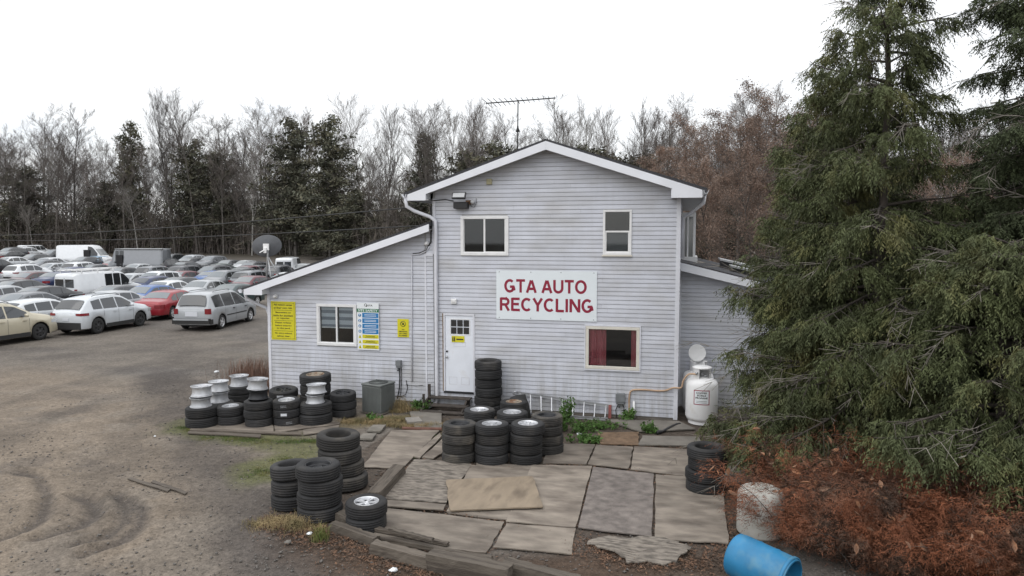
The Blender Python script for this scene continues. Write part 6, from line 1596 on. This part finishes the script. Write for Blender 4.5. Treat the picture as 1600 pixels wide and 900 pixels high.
# evergreens: (px, y of the tip, variant, label)
for (px, yt, v, dd2, w_, lab) in [(210, 196, 2, -1, 1.0, 'dark narrow evergreen rising behind the high-roof van'), (40, 262, 3, -2, 1.5, 'broad dark evergreen at the end of the wood'),
    (305, 222, 1, 2, 1.2, 'dark evergreen under the tall round-topped bare tree'), (170, 285, 3, -4, 1.4, 'low evergreen mass beyond the step van'), 
    (345, 240, 3, -2, 1.4, 'bushy evergreen beside the pale leaning tree'), (462, 190, 1, -4, 1.15, 'tall olive evergreen, outer one of the pair above the lean-to'), (516, 186, 1, -5, 1.15, 'tall olive evergreen, inner one of the pair above the lean-to'),
    (492, 368, 3, -14, 1.4, 'small yellow-green evergreen just above the lean-to roof'), (430, 285, 3, -1, 1.3, 'low evergreen above the satellite dish'), (560, 300, 3, 0, 1.4, 'low dark evergreen above the lean-to roof'), 
    (665, 215, 2, 1, 1.1, 'narrow evergreen beside the upper roof corner'), (735, 238, 3, 4, 1.3, 'bushy evergreen over the roof before the aerial'), (780, 226, 3, 5, 1.3, 'rounded evergreen beside the aerial mast'),
    (905, 232, 3, 3, 1.2, 'rounded evergreen just past the ridge'), (945, 236, 1, 4, 1.3, 'evergreen over the far roof slope'), (1000, 246, 3, 2, 1.3, 'olive evergreen beyond the far roof slope'), (1085, 330, 3, -4, 1.2, 'low evergreen past the upper side window'), (1130, 318, 1, -3, 1.2, 'evergreen among the brown-leaved trees')]:
    dep = edge_dep(px) + dd2 + (7 if px < 560 and dd2 > -10 and px not in (462, 516) else 1); p = AT(px, 366, dep); p.z = rise(p.x, p.y); H_ = CH + (HZ - yt) / FPX * dep - p.z
    put_tree(EV[v], p, H_ / 15.0, R.uniform(0, 6), 'evergreen_tree', lab, 'evergreens in the wood', sxy=w_ * (1.0 if H_ > 12 else 1.3))
# pale lone trees standing out in front
for (px, yt, i_, lab) in [(393, 236, 0, 'pale fine-branched tree behind the satellite dish'), (215, 300, 1, 'pale thin tree leaning over the step van'), (51, 325, 1, 'short pale trunk at the wood edge behind the white suvs')]:
    dep = edge_dep(px) - 6; p = AT(px, 366, dep); p.z = rise(p.x, p.y); H_ = CH + (HZ - yt) / FPX * dep - p.z
    put_tree(TMP[i_], p, H_ / 19.5, R.uniform(0, 6), 'pale_tree', lab, None, sxy=1.1)
# brown-leaved trees to the right
for (px, yt, i_, dep, lab) in [(1095, 205, 0, 44, 'brown-leaved tree just past the roof end'), (1150, 178, 1, 36, 'large brown-leaved tree behind the right wing'), (1215, 165, 0, 33, 'brown-leaved tree showing through the cedar'), (1190, 240, 2, 29, 'lower brown-leaved tree above the roof skylights'), (1280, 180, 1, 34, 'brown-leaved tree mostly hidden by the cedar'), (1120, 260, 2, 31, 'small brown-leaved tree beyond the bay window'), (1030, 232, 1, 47, 'brown-leaved tree over the far roof slope'), (1420, 260, 0, 34, 'brown-leaved tree glimpsed between the cedars'), (1500, 230, 1, 36, 'brown-leaved tree in the gap before the outer conifer')]:
    p = AT(px, 366, dep); p.z = 0; H_ = CH + (HZ - yt) / FPX * dep
    put_tree(TM[(2, 3, 6)[i_]], p, H_ / 19.5, R.uniform(0, 6), 'brown_leaved_tree', lab, 'brown-leaved trees', extra=BL[i_], sxy=1.15)
# undergrowth: the wood's dark floor of brush, one mass nobody could count
rngu = np.random.default_rng(5); Cc = []
for k in range(5200):
    px = rngu.uniform(-110, 1700); t_ = rngu.random(); dep = edge_dep(px) + 1 + 32 * t_ ** 1.3 * (1 if px < 700 else .7); p = AT(px, 366, dep)
    hmax = (5.5 + 7.5 * rngu.random() * t_ ** .4) * (1 if px < 700 else .62); Cc.append((p.x, p.y, rise(p.x, p.y) + rngu.uniform(0, hmax)))
Vu, Fu = leaf_cloud(Cc, 22, .125, 1.0, rngu, -1.0, 7.0)
tag(link_mesh('undergrowth', np_mesh('undergrowth', Vu, Fu, M['under'])), kind='stuff')
# thin saplings and stems in the brush
P0 = []; P1 = []; R0 = []; R1 = []
for k in range(3000):
    px = rngu.uniform(-110, 1700); dep = edge_dep(px) - 2 + 12 * rngu.random(); p = AT(px, 366, dep); h_ = rngu.uniform(2.5, 9) * (1 if px < 700 else .6); gz = rise(p.x, p.y)
    q = np.array([p.x, p.y, gz]); d_ = np.array([rngu.normal(0, .12), rngu.normal(0, .12), 1.0])
    for j in range(3):
        q2 = q + d_ * h_ / 3; P0.append(q); P1.append(q2); R0.append(.035 - j * .010); R1.append(.026 - j * .010); q = q2; d_ = d_ + rngu.normal(0, .12, 3)
    for j in range(7):
        s_ = np.array([p.x, p.y, gz]) + np.array([0, 0, h_ * rngu.uniform(.3, 1)]); e_ = s_ + rngu.normal(0, .7, 3) + np.array([0, 0, .6]); P0.append(s_); P1.append(e_); R0.append(.014); R1.append(.008)
Vs_, Fs_ = prisms(P0, P1, R0, R1, k=3)
tag(link_mesh('sapling_thicket', np_mesh('sapling_thicket', Vs_, Fs_, M['twig'])), kind='stuff')

# ---------------------------------------------------------------- the near conifers
def sprays(O, D, ln, rg, nleaf=11, lw=.011, ll=.085, droop=.5, flat=.35):
    """feathery sprays: O origins, D directions; each a curved drooping stem with leaflets either side"""
    n = len(O); D = D / (np.linalg.norm(D, axis=1, keepdims=True) + 1e-9)
    up = np.array([[0, 0, 1.0]]); S = np.cross(D, up) + rg.normal(0, flat, (n, 3)); S /= np.linalg.norm(S, axis=1, keepdims=True) + 1e-9
    L_ = (ln * rg.uniform(.6, 1.35, n))[:, None]; Vs = []
    for k in range(nleaf):
        t = (k + .5) / nleaf; c = O + D * L_ * t; c[:, 2] -= droop * (L_[:, 0] * t) ** 1.5
        tip = k == nleaf - 1; sg = 1 if k % 2 else -1
        d = D * .75 + S * (0 if tip else sg * .85) + rg.normal(0, .18, (n, 3)); d[:, 2] -= droop * .9; d /= np.linalg.norm(d, axis=1, keepdims=True)
        w = np.cross(d, rg.normal(0, 1, (n, 3))); w /= np.linalg.norm(w, axis=1, keepdims=True) + 1e-9
        l_ = ll * (1.15 - .5 * t) * rg.uniform(.7, 1.3, n)[:, None]
        Vs.append(np.stack([c - w * lw * .9, c + w * lw * .9 + d * l_ * .2, c + d * l_], 1))
    V = np.concatenate(Vs, 0).reshape(-1, 3); return V, np.arange(len(V)).reshape(-1, 3)
TRI = []
def conifer(name, label, base, h, R0_, seed, limbs, foliage, dens=1.0, bare_low=.04, taper=.8, gaps=0.0, extra=(), lean=(0, 0), fine=1.0, top_open=False):
    r = random.Random(seed); rg = np.random.default_rng(seed); e = empty(name, base); tag(e, label, 'tree', None)
    big = ([], [], [], []); dead = ([], [], [], []); O = []; Dr = []
    def seg(L_, a, b_, r0, r1): L_[0].append(tuple(a)); L_[1].append(tuple(b_)); L_[2].append(r0); L_[3].append(r1)
    n = 16; tp = [Vector((0, 0, -.2))]; 
    for i in range(n): tp.append(Vector((lean[0] * (i + 1) / n * h + r.uniform(-.03, .03), lean[1] * (i + 1) / n * h + r.uniform(-.03, .03), h * (i + 1) / n)))
    for i in range(n): seg(big, tp[i], tp[i + 1], .11 * (1 - i / n) + .012, .11 * (1 - (i + 1) / n) + .012)
    def on_trunk(t): k = min(int(t * n), n - 1); return tp[k].lerp(tp[k + 1], t * n - k)
    def limb(p0, d0, L_, fol=1.0, droop=.28):
        m = max(4, int(L_ * 3)); q = p0; dd = d0.normalized(); pts = [q]
        for i in range(m):
            t = i / m; dd = (dd + Vector((r.uniform(-.12, .12), r.uniform(-.12, .12), -droop * .35 * (1 - t) + (.10 if t > .6 else 0) + r.uniform(-.06, .06)))).normalized()
            q2 = q + dd * L_ / m; seg(big, q, q2, .035 * (1 - t) * (L_ / 2.5) ** .5 + .006, .035 * (1 - (i + 1) / m) * (L_ / 2.5) ** .5 + .005); q = q2; pts.append(q)
        nb = int(L_ * 6.0 * dens * fol) + 3
        for b in range(nb):
            u = .22 + .78 * (b + r.random()) / nb; k = min(int(u * m), m - 1); pp = pts[k].lerp(pts[k + 1], u * m - k); ax = (pts[k + 1] - pts[k]).normalized()
            side = ax.cross(Vector((0, 0, 1))).normalized() * (1 if b % 2 else -1)
            bd = (ax * r.uniform(.35, .9) + side * r.uniform(.5, 1.0) + Vector((0, 0, r.uniform(-.35, .15)))).normalized(); bl = (.25 + L_ * .26 * (1.05 - u)) * r.uniform(.7, 1.3)
            if r.random() < gaps: 
                # a dead grey branchlet
                a_ = pp
                for j in range(3): b__ = a_ + (bd + Vector((r.uniform(-.3, .3), r.uniform(-.3, .3), r.uniform(-.3, .2)))).normalized() * bl * .45; seg(dead, a_, b__, .008 - j * .002, .006 - j * .002); 
                continue
            e2 = pp + bd * bl - Vector((0, 0, .18 * bl)); seg(big, pp, e2, .007, .004)
            for cv in ((.5, 1.0) if bl < .45 else (.35, .7, 1.0)):
                c = pp.lerp(e2, cv * r.uniform(.85, 1.05)); yaw_ = r.uniform(0, 6.28)
                for j in range(int(10 * fine)):
                    a_ = yaw_ + j * 2.4; hz_ = Vector((math.cos(a_), math.sin(a_), 0)) * r.uniform(.15, .8)
                    O.append((c.x + r.uniform(-.06, .06), c.y + r.uniform(-.06, .06), c.z + r.uniform(-.03, .05))); Dr.append(tuple(bd * .55 + hz_ + Vector((0, 0, r.uniform(-1.15, -.05)))))
        if r.random() < .42 and L_ > .7:
            # long grey dead twigs curving out of the crown
            a_ = pts[int(m * .6)]; dd2 = (d0 + Vector((r.uniform(-.6, .6), r.uniform(-.6, .6), r.uniform(-.2, .4)))).normalized()
            for j in range(6):
                b__ = a_ + dd2 * L_ * .14; seg(dead, a_, b__, .0075 - j * .001, .0065 - j * .001)
                for q__ in range(3): f_ = b__ + (dd2 + Vector((r.uniform(-.9, .9), r.uniform(-.9, .9), r.uniform(-.6, .4)))).normalized() * r.uniform(.15, .4); seg(dead, b__, f_, .005, .003)
                a_ = b__; dd2 = (dd2 + Vector((r.uniform(-.25, .25), r.uniform(-.25, .25), r.uniform(-.3, .05)))).normalized()
    for i in range(limbs):
        t = bare_low + (1 - bare_low) * (i + r.random()) / limbs; t = min(t, .99)
        L_ = R0_ * ((1 - t) ** taper) * r.uniform(.6, 1.2) + .18
        if top_open and t > .55: L_ *= r.choice((.45, .9, 1.1)); 
        if top_open and t > .48 and r.random() < .34: continue
        a = i * 2.4 + r.uniform(-.4, .4); limb(on_trunk(t), Vector((math.cos(a), math.sin(a), r.uniform(-.1, .35) if t < .6 else r.uniform(.1, .6))), L_, droop=.30 if t < .7 else .15)
    for (tx, z0_) in extra:
        p0 = Vector((0, 0, z0_)); d_ = Vector(tx) - Vector(base) - p0; limb(p0, d_ + Vector((0, 0, .12 * d_.length)), d_.length * 1.03, 1.0, .12)
    O_ = np.array(O); D_ = np.array(Dr)
    V1, F1 = prisms(*big, k=5); link_mesh('trunk_and_limbs', np_mesh('trunk_and_limbs', V1, F1, M['barkdark']), e)
    if dead[0]: V3, F3 = prisms(*dead, k=3); tag(link_mesh('dead_branches', np_mesh('dead_branches', V3, F3, M['deadtwig']), e), kind='stuff')
    V2, F2 = sprays(O_, D_, 0.27 if foliage == 'cedar' else .22, rg, 11, .0115, .080 if foliage == 'cedar' else .06, .75 if foliage == 'cedar' else .35)
    link_mesh('crown', np_mesh('crown', V2, F2, M[foliage]), e); TRI.append((label, len(F1), len(F2)))
    return e
TB = (3.10, -4.6, 0)
conifer('cedar_tree', 'big ragged cedar with drooping sprays and open top standing beside the right wing', TB, 10.2, 1.98, 21, 135, 'cedar', dens=.92, bare_low=.13, taper=.66, gaps=.22, top_open=True, extra=(((.45, -4.0, 1.05), 1.5), ((.75, -3.7, .75), 1.2), ((.9, -4.6, .8), 1.2), ((1.15, -3.2, 3.3), 3.0), ((1.45, -3.6, 2.6), 2.4), ((1.0, -5.2, .9), 1.4), ((1.35, -3.0, 3.9), 3.4), ((.95, -4.0, 2.35), 2.2), ((4.9, -5.4, 3.2), 2.9), ((4.9, -4.6, 2.0), 2.0), ((1.5, -4.6, 1.6), 1.8), ((1.55, -3.4, 4.9), 4.4), ((1.7, -3.6, 5.9), 5.3), ((4.3, -4.4, 4.9), 4.6)))
conifer('cedar_tree', 'slim second cedar stem rising inside the big ragged cedar', (2.8, -3.7, 0), 8.0, 1.75, 22, 65, 'cedar', dens=.9, bare_low=.2, taper=.7, gaps=.12, top_open=True)
conifer('cedar_tree', 'slender cedar leaning over the skylights of the right wing', (2.5, -2.0, 0), 6.9, 1.25, 27, 60, 'cedar', dens=1.1, bare_low=.25, taper=.6, gaps=.08)
conifer('spruce_tree', 'dark dense conifer at the picture edge beyond the big cedar', (5.55, -5.1, 0), 11.5, 2.6, 23, 160, 'spruce', dens=1.0, bare_low=.10, taper=.82, gaps=.05)
conifer('cedar_tree', 'low spreading young cedar in front with pale grey dead twigs', (4.25, -6.4, 0), 4.4, 2.2, 24, 60, 'cedar', dens=.95, bare_low=.36, taper=.5, gaps=.14)
conifer('cedar_tree', 'short bushy cedar growing against the right wing wall', (3.7, -1.6, 0), 5.6, 2.0, 25, 70, 'cedar', dens=1.0, bare_low=.05, taper=.5, gaps=.1)

# rust-coloured dead brush under the cedars
def rust_brush(label, base, rx, ry, h, seed, n=2600, big_leaves=110):
    rg = np.random.default_rng(seed); e = empty('dead_brush', base); tag(e, label, 'shrub', 'rust-coloured dead brush')
    r = random.Random(seed); st_ = ([], [], [], []); O = []; D_ = []
    for k in range(int(70 * rx)):
        a = r.uniform(0, 6.28); q = Vector((r.uniform(-.6, .6) * rx, r.uniform(-.6, .6) * ry, -.02)); d = Vector((math.cos(a) * .7, math.sin(a) * .7, 1.0)).normalized(); hh = h * r.uniform(.7, 1.25)
        for j in range(5):
            q2 = q + d * hh / 5; st_[0].append(tuple(q)); st_[1].append(tuple(q2)); st_[2].append(.010 - j * .0015); st_[3].append(.0085 - j * .0015); q = q2
            d = (d + Vector((r.uniform(-.3, .3), r.uniform(-.3, .3), r.uniform(-.25, .05)))).normalized()
            for m in range(int(n / (70 * rx) / 5)):
                O.append(tuple(q + Vector((r.uniform(-.18, .18), r.uniform(-.18, .18), r.uniform(-.12, .12))))); D_.append((d.x + r.uniform(-.9, .9), d.y + r.uniform(-.9, .9), d.z * .5 + r.uniform(-.7, .6)))
    V1, F1 = prisms(*st_, k=3); link_mesh('stems', np_mesh('stems', V1, F1, M['bark']), e)
    V2, F2 = sprays(np.array(O), np.array(D_), .20, rg, 9, .0045, .060, .45); o = link_mesh('dry_foliage', np_mesh('dry_foliage', V2, F2, M['rust']), e)
    # curled dead leaves caught in it
    C = np.array(O)[rg.choice(len(O), big_leaves)]; C[:, 2] += .06; Vl = []; Fl = []
    for c in C:
        s_ = rg.uniform(.035, .08); u = rg.normal(0, 1, 3); u /= np.linalg.norm(u); w = np.cross(u, rg.normal(0, 1, 3)); w /= np.linalg.norm(w); nn = np.cross(u, w); b = len(Vl)
        for (i_, a_, z_) in ((-1, 0, .0), (-.4, .42, .25), (-.4, -.42, .25), (.3, .38, .3), (.3, -.38, .3), (1, 0, .1), (-.4, 0, 0), (.3, 0, 0)): Vl.append(c + u * s_ * i_ + w * s_ * a_ + nn * s_ * z_)
        Fl += [[b, b + 1, b + 6, b + 6], [b, b + 6, b + 2, b + 2], [b + 1, b + 3, b + 7, b + 6], [b + 6, b + 7, b + 4, b + 2], [b + 3, b + 5, b + 7, b + 7], [b + 7, b + 5, b + 4, b + 4]]
    me = bpy.data.meshes.new('dead_leaves'); me.from_pydata([tuple(v) for v in Vl], [], [tuple(dict.fromkeys(f)) for f in Fl]); me.materials.append(M['leafbig']); me.update(); o = link_mesh('dead_leaves', me, e); o['kind'] = 'stuff'
    return e
rust_brush('rusty brush heap with big curled leaves just behind the blue drum', (1.95, -6.45, 0), .75, .6, 1.35, 31, 7500, 110)
rust_brush('rusty brush spilling over the off-white drum beneath the cedar', (1.75, -5.3, 0), .55, .5, 1.15, 32, 3400, 50)
rust_brush('wide rusty brush heap below the low young cedar', (2.9, -6.6, 0), 1.0, .8, 1.35, 33, 10500, 170)
rust_brush('darkest rusty brush in the near corner of the yard', (4.0, -7.2, 0), .9, .7, 1.45, 34, 8500, 90)
rust_brush('rusty brush at the foot of the big cedar trunk', (2.6, -5.2, 0), .9, .6, 1.35, 35, 6500, 80)
rust_brush('rusty brush heap at the very bottom edge beside the blue drum', (2.75, -7.05, 0), .85, .45, 1.2, 37, 6000, 90)
rust_brush('rusty brush by the dark conifer at the picture edge', (4.3, -5.9, 0), .9, .7, 1.3, 36, 5600, 60)

# ---------------------------------------------------------------- weeds, grass, litter and stones
def blades(C, n_per, hgt, spread, rg, bend=.5, w=.006):
    C = np.asarray(C); n = len(C) * n_per; c = np.repeat(C, n_per, 0).astype(float); c[:, :2] += rg.normal(0, spread, (n, 2)); h_ = hgt * rg.uniform(.5, 1.3, n)[:, None]
    a = rg.uniform(0, 6.28, n); d = np.stack([np.cos(a), np.sin(a), np.zeros(n)], 1); s = np.stack([-np.sin(a), np.cos(a), np.zeros(n)], 1); z = np.array([[0, 0, 1.0]])
    m = c + z * h_ * .6 + d * h_ * .2 * bend; t = c + z * h_ * (1 - .25 * bend) + d * h_ * .6 * bend
    V = np.stack([c - s * w, c + s * w, m + s * w * .7, m - s * w * .7, m - s * w * .7, m + s * w * .7, t + s * w * .1, t - s * w * .1], 1).reshape(-1, 3); return V, np.arange(len(V)).reshape(-1, 4)
def scatter_px(poly_pts, n, rg, rad):
    """points strewn round a line drawn over the ground"""
    P = [G(*p) for p in poly_pts]; out = []
    for k in range(n):
        i = rg.integers(0, len(P) - 1); t = rg.random(); p = P[i].lerp(P[i + 1], t); out.append((p.x + rg.normal(0, rad), p.y + rg.normal(0, rad * .7), 0.0))
    return out
def vmesh(name, VF, m, label=None, **k):
    o = link_mesh(name, np_mesh(name, VF[0], VF[1], M[m])); tag(o, kind='stuff'); return o
rg = np.random.default_rng(77)
grass_pts = scatter_px([(455, 690), (505, 690), (545, 683)], 150, rg, .12) + scatter_px([(400, 745), (440, 730), (470, 712)], 130, rg, .22) + scatter_px([(290, 668), (300, 672)], 40, rg, .12) + scatter_px([(648, 716), (688, 680)], 70, rg, .035) + scatter_px([(330, 682), (440, 692)], 120, rg, .16)
vmesh('grass', blades(grass_pts, 20, .032, .05, rg, w=.0035), 'grass')
straw_pts = scatter_px([(540, 660), (600, 658), (640, 655)], 170, rg, .16) + scatter_px([(600, 664), (650, 668), (690, 665)], 90, rg, .10) + scatter_px([(400, 822), (450, 815), (490, 832)], 80, rg, .14) + scatter_px([(610, 645), (640, 640)], 60, rg, .10)
vmesh('dry_grass', blades(straw_pts, 20, .085, .06, rg, bend=1.2, w=.0035), 'straw')
# clumps of grass that stand alone
def tuft(label, px, m, n, h_, sp, cat='grass tuft', name='grass_tuft', bend=.7, w=.004, dy=0.0):
    p = G(*px) + Vector((0, dy, 0)); o = link_mesh(name, np_mesh(name, *blades([(0, 0, 0)] * 4, n // 4, h_, sp, rg, bend, w), M[m]), None, p); tag(o, label, cat); return o
tuft('green grass tuft at the foot of the steel-rim pile', (500, 845), 'grass', 160, .24, .06)
tuft('tangled straw clump below the steel-rim pile', (462, 825), 'straw', 260, .20, .12, bend=1.3)
tuft('dry reddish weeds standing behind the back tyre pile', (395, 592), 'reddry', 700, .62, .38, cat='weeds', name='dry_weeds', bend=.35, w=.006)
tuft('sparse dry weeds at the outer corner of the lean-to', (412, 612), 'reddry', 260, .42, .2, cat='weeds', name='dry_weeds', bend=.4, w=.006)
tuft('dry grass clump against the lean-to footing by the condenser', (622, 640), 'straw', 420, .30, .18, cat='weeds', name='dry_weeds', bend=.9)
def weed(label, px, n, h_, sp, leaf=.035, dy=0.0, m='weed'):
    p = G(*px) + Vector((0, dy, 0)); C = []; seg_ = ([], [], [], [])
    for k in range(n):
        q = Vector((rg.normal(0, sp), rg.normal(0, sp * .6), 0)); t = q + Vector((rg.normal(0, .08), rg.normal(0, .08), h_ * rg.uniform(.5, 1.1))); seg_[0].append(tuple(q)); seg_[1].append(tuple(t)); seg_[2].append(.004); seg_[3].append(.002)
        for j in range(6): C.append(tuple(q.lerp(t, .2 + .8 * j / 5)))
    e = empty('weed_plant', p); tag(e, label, 'weeds', 'green weeds along the wall'); V1, F1 = prisms(*seg_, k=3); link_mesh('stem', np_mesh('stem', V1, F1, M[m]), e)
    V2, F2 = leaf_cloud(C, 4, leaf, .035, rg, .1, 1.2); link_mesh('leaves', np_mesh('leaves', V2, F2, M[m]), e); return e
weed('tall leafy weed growing through the ladder rungs', (884, 660), 20, .55, .08, .03)
weed('upright weed just behind the ladder-side tyre pile', (874, 672), 16, .40, .09)
weed('low sprawling weeds in front of the ladder', (905, 672), 26, .16, .20, .028)
weed('bright low weeds below the ladder foot', (940, 668), 26, .15, .20, .028)
weed('leafy weed patch creeping onto the plywood seam', (916, 690), 22, .14, .12)
weed('small weed next to the brown coir mat', (1018, 676), 12, .18, .07)
weed('weeds at the lean-to footing beside the downspout', (655, 640), 14, .26, .12)
weed('low shoots at the foot of the white vent pipe', (985, 657), 10, .24, .06)
weed('small shoot at the base of the condenser', (582, 656), 8, .14, .06)
# bare bushy shoots round the cylinders
for (px_, lab, hh, sd) in (((1168, 668), 'tangle of thin bare twigs growing beside the cylinders', .75, 5), ((1215, 690), 'twiggy shrub at the foot of the right wing', 1.3, 6)):
    p = G(*px_); r = random.Random(sd); sg_ = ([], [], [], []); C = []
    for k in range(34):
        q = Vector((r.uniform(-.25, .25), r.uniform(-.2, .2), 0)); d = Vector((r.uniform(-.7, .7), r.uniform(-.5, .5), 1)).normalized()
        for j in range(5):
            q2 = q + d * hh / 5; sg_[0].append(tuple(q)); sg_[1].append(tuple(q2)); sg_[2].append(.009 - j * .0012); sg_[3].append(.008 - j * .0012); q = q2; d = (d + Vector((r.uniform(-.35, .35), r.uniform(-.35, .35), r.uniform(-.2, .1)))).normalized()
            C.append(tuple(q))
    e = empty('twiggy_shrub', p); tag(e, lab, 'shrub', 'bare shrubs by the right wing'); V1, F1 = prisms(*sg_, k=3); link_mesh('twigs', np_mesh('twigs', V1, F1, M['deadtwig']), e)
    V2, F2 = sprays(np.array(C), np.array([(r.uniform(-1, 1), r.uniform(-1, 1), r.uniform(-.4, .4)) for _ in C]), .22, rg, 9, .010, .08); link_mesh('leaves', np_mesh('leaves', V2, F2, M['cedar']), e)
# leaf litter and chips
lit = scatter_px([(470, 830), (520, 850), (600, 880), (700, 905)], 900, rg, .28) + scatter_px([(900, 850), (960, 870), (1050, 880), (1120, 880)], 900, rg, .26) + scatter_px([(1150, 760), (1140, 820), (1120, 870)], 500, rg, .16) + scatter_px([(1180, 720), (1300, 780), (1500, 860)], 1600, rg, .6) + scatter_px([(600, 745), (640, 735)], 160, rg, .10) + scatter_px([(430, 812), (480, 836)], 400, rg, .2) + scatter_px([(925, 730), (902, 826)], 70, rg, .05) + scatter_px([(1023, 742), (1020, 840)], 70, rg, .05) + scatter_px([(848, 727), (985, 735), (1130, 752)], 130, rg, .05) + scatter_px([(700, 801), (790, 818), (900, 828)], 90, rg, .05) + scatter_px([(600, 790), (700, 800)], 60, rg, .05) + scatter_px([(640, 720), (740, 728), (830, 735)], 90, rg, .06) + scatter_px([(760, 866), (790, 818)], 50, rg, .05) + scatter_px([(930, 696), (1080, 702)], 90, rg, .06) + scatter_px([(1060, 760), (1100, 800), (1130, 830)], 110, rg, .22)
Vl, Fl = leaf_cloud(lit, 3, .020, .07, rg, 0, 1.4); Vl = Vl.reshape(-1, 4, 3); cz_ = Vl[:, :, 2].mean(1, keepdims=True); Vl[:, :, 2] = (Vl[:, :, 2] - cz_) * .5 + .018 + np.abs(rg.normal(0, .006, (len(Vl), 1)))
vmesh('leaf_litter', (Vl.reshape(-1, 3), Fl), 'litter')
def stones(n, region, s0, s1, m, name, rgx):
    ov = np.array([(1, 0, 0), (0, 1, 0), (-1, 0, 0), (0, -1, 0), (0, 0, .7), (0, 0, -.4)], float); of = np.array([(0, 1, 4), (1, 2, 4), (2, 3, 4), (3, 0, 4), (1, 0, 5), (2, 1, 5), (3, 2, 5), (0, 3, 5)])
    x = rgx.uniform(region[0], region[1], n); y = rgx.uniform(region[2], region[3], n); s = rgx.uniform(s0, s1, n) ** 1.0 * rgx.choice([1, 1, 1, 1.9], n)
    V = ov[None] * s[:, None, None] * rgx.uniform(.6, 1.25, (n, 6, 1)); a = rgx.uniform(0, 6.28, n); ca_, sa_ = np.cos(a)[:, None], np.sin(a)[:, None]
    X = V[..., 0] * ca_ - V[..., 1] * sa_ + x[:, None]; Y = V[..., 0] * sa_ + V[..., 1] * ca_ + y[:, None]; Z = V[..., 2] + .006
    F = of[None] + (np.arange(n) * 6)[:, None, None]; return np.stack([X, Y, Z], -1).reshape(-1, 3), F.reshape(-1, 3)
vmesh('gravel', stones(11000, (-16, -4.8, -11.5, 4), .006, .016, 'stone', 'gravel', rg), 'gravelm')
vmesh('gravel_by_the_boards', stones(2600, (-6, 2.5, -10.0, -6.6), .006, .018, 'stone', 'gravel', rg), 'gravelm')
# a few bigger stones and scraps of litter one can pick out
for (px_, sz, lb) in (((450, 849), .055, 'pale stone at the edge of the straw clump'), ((615, 893), .06, 'white crumpled scrap at the bottom edge of the yard'), ((452, 605), .05, 'x'), ((338, 582), .09, 'white scrap of litter on the gravel near the dry weeds'), ((1025, 826), .03, 'x'), ((905, 680), .07, 'white scrap lying among the low weeds'), ((484, 836), .05, 'small white scrap under the steel-rim pile'), ((242, 683), .03, 'tiny white scrap on the bare dirt left of the tyres'), ((90, 893), .035, 'small pale stone in the tan dirt near the wheel ruts')):
    if lb == 'x': continue
    p = G(*px_); o = MB().lathe([(0, -.3), (.7, -.2), (1, .05), (.7, .35), (0, .5)], 9).build('stone' if 'stone' in lb else 'paper_scrap', M['stone'] if 'stone' in lb else M['inkwhite'], None, p + Vector((0, 0, .02)))
    for v in o.data.vertices: v.co = v.co * sz * (1 + .5 * mnoise.noise(v.co * 2 + Vector((sz * 90, 0, 0))))
    tag(o, lb, 'stone' if 'stone' in lb else 'litter')
for (px_, a_) in (((604, 677), .5), ((690, 669.5), -.1)):
    pass
bk = sheet('thin reddish brick edging behind the grey-brown sheet', [(628, 669), (690, 670.5), (690, 673), (628, 671.5)], 'brick', z=.02, th=.03, name='brick_edging', cat='brick', group=None, nseg=4)
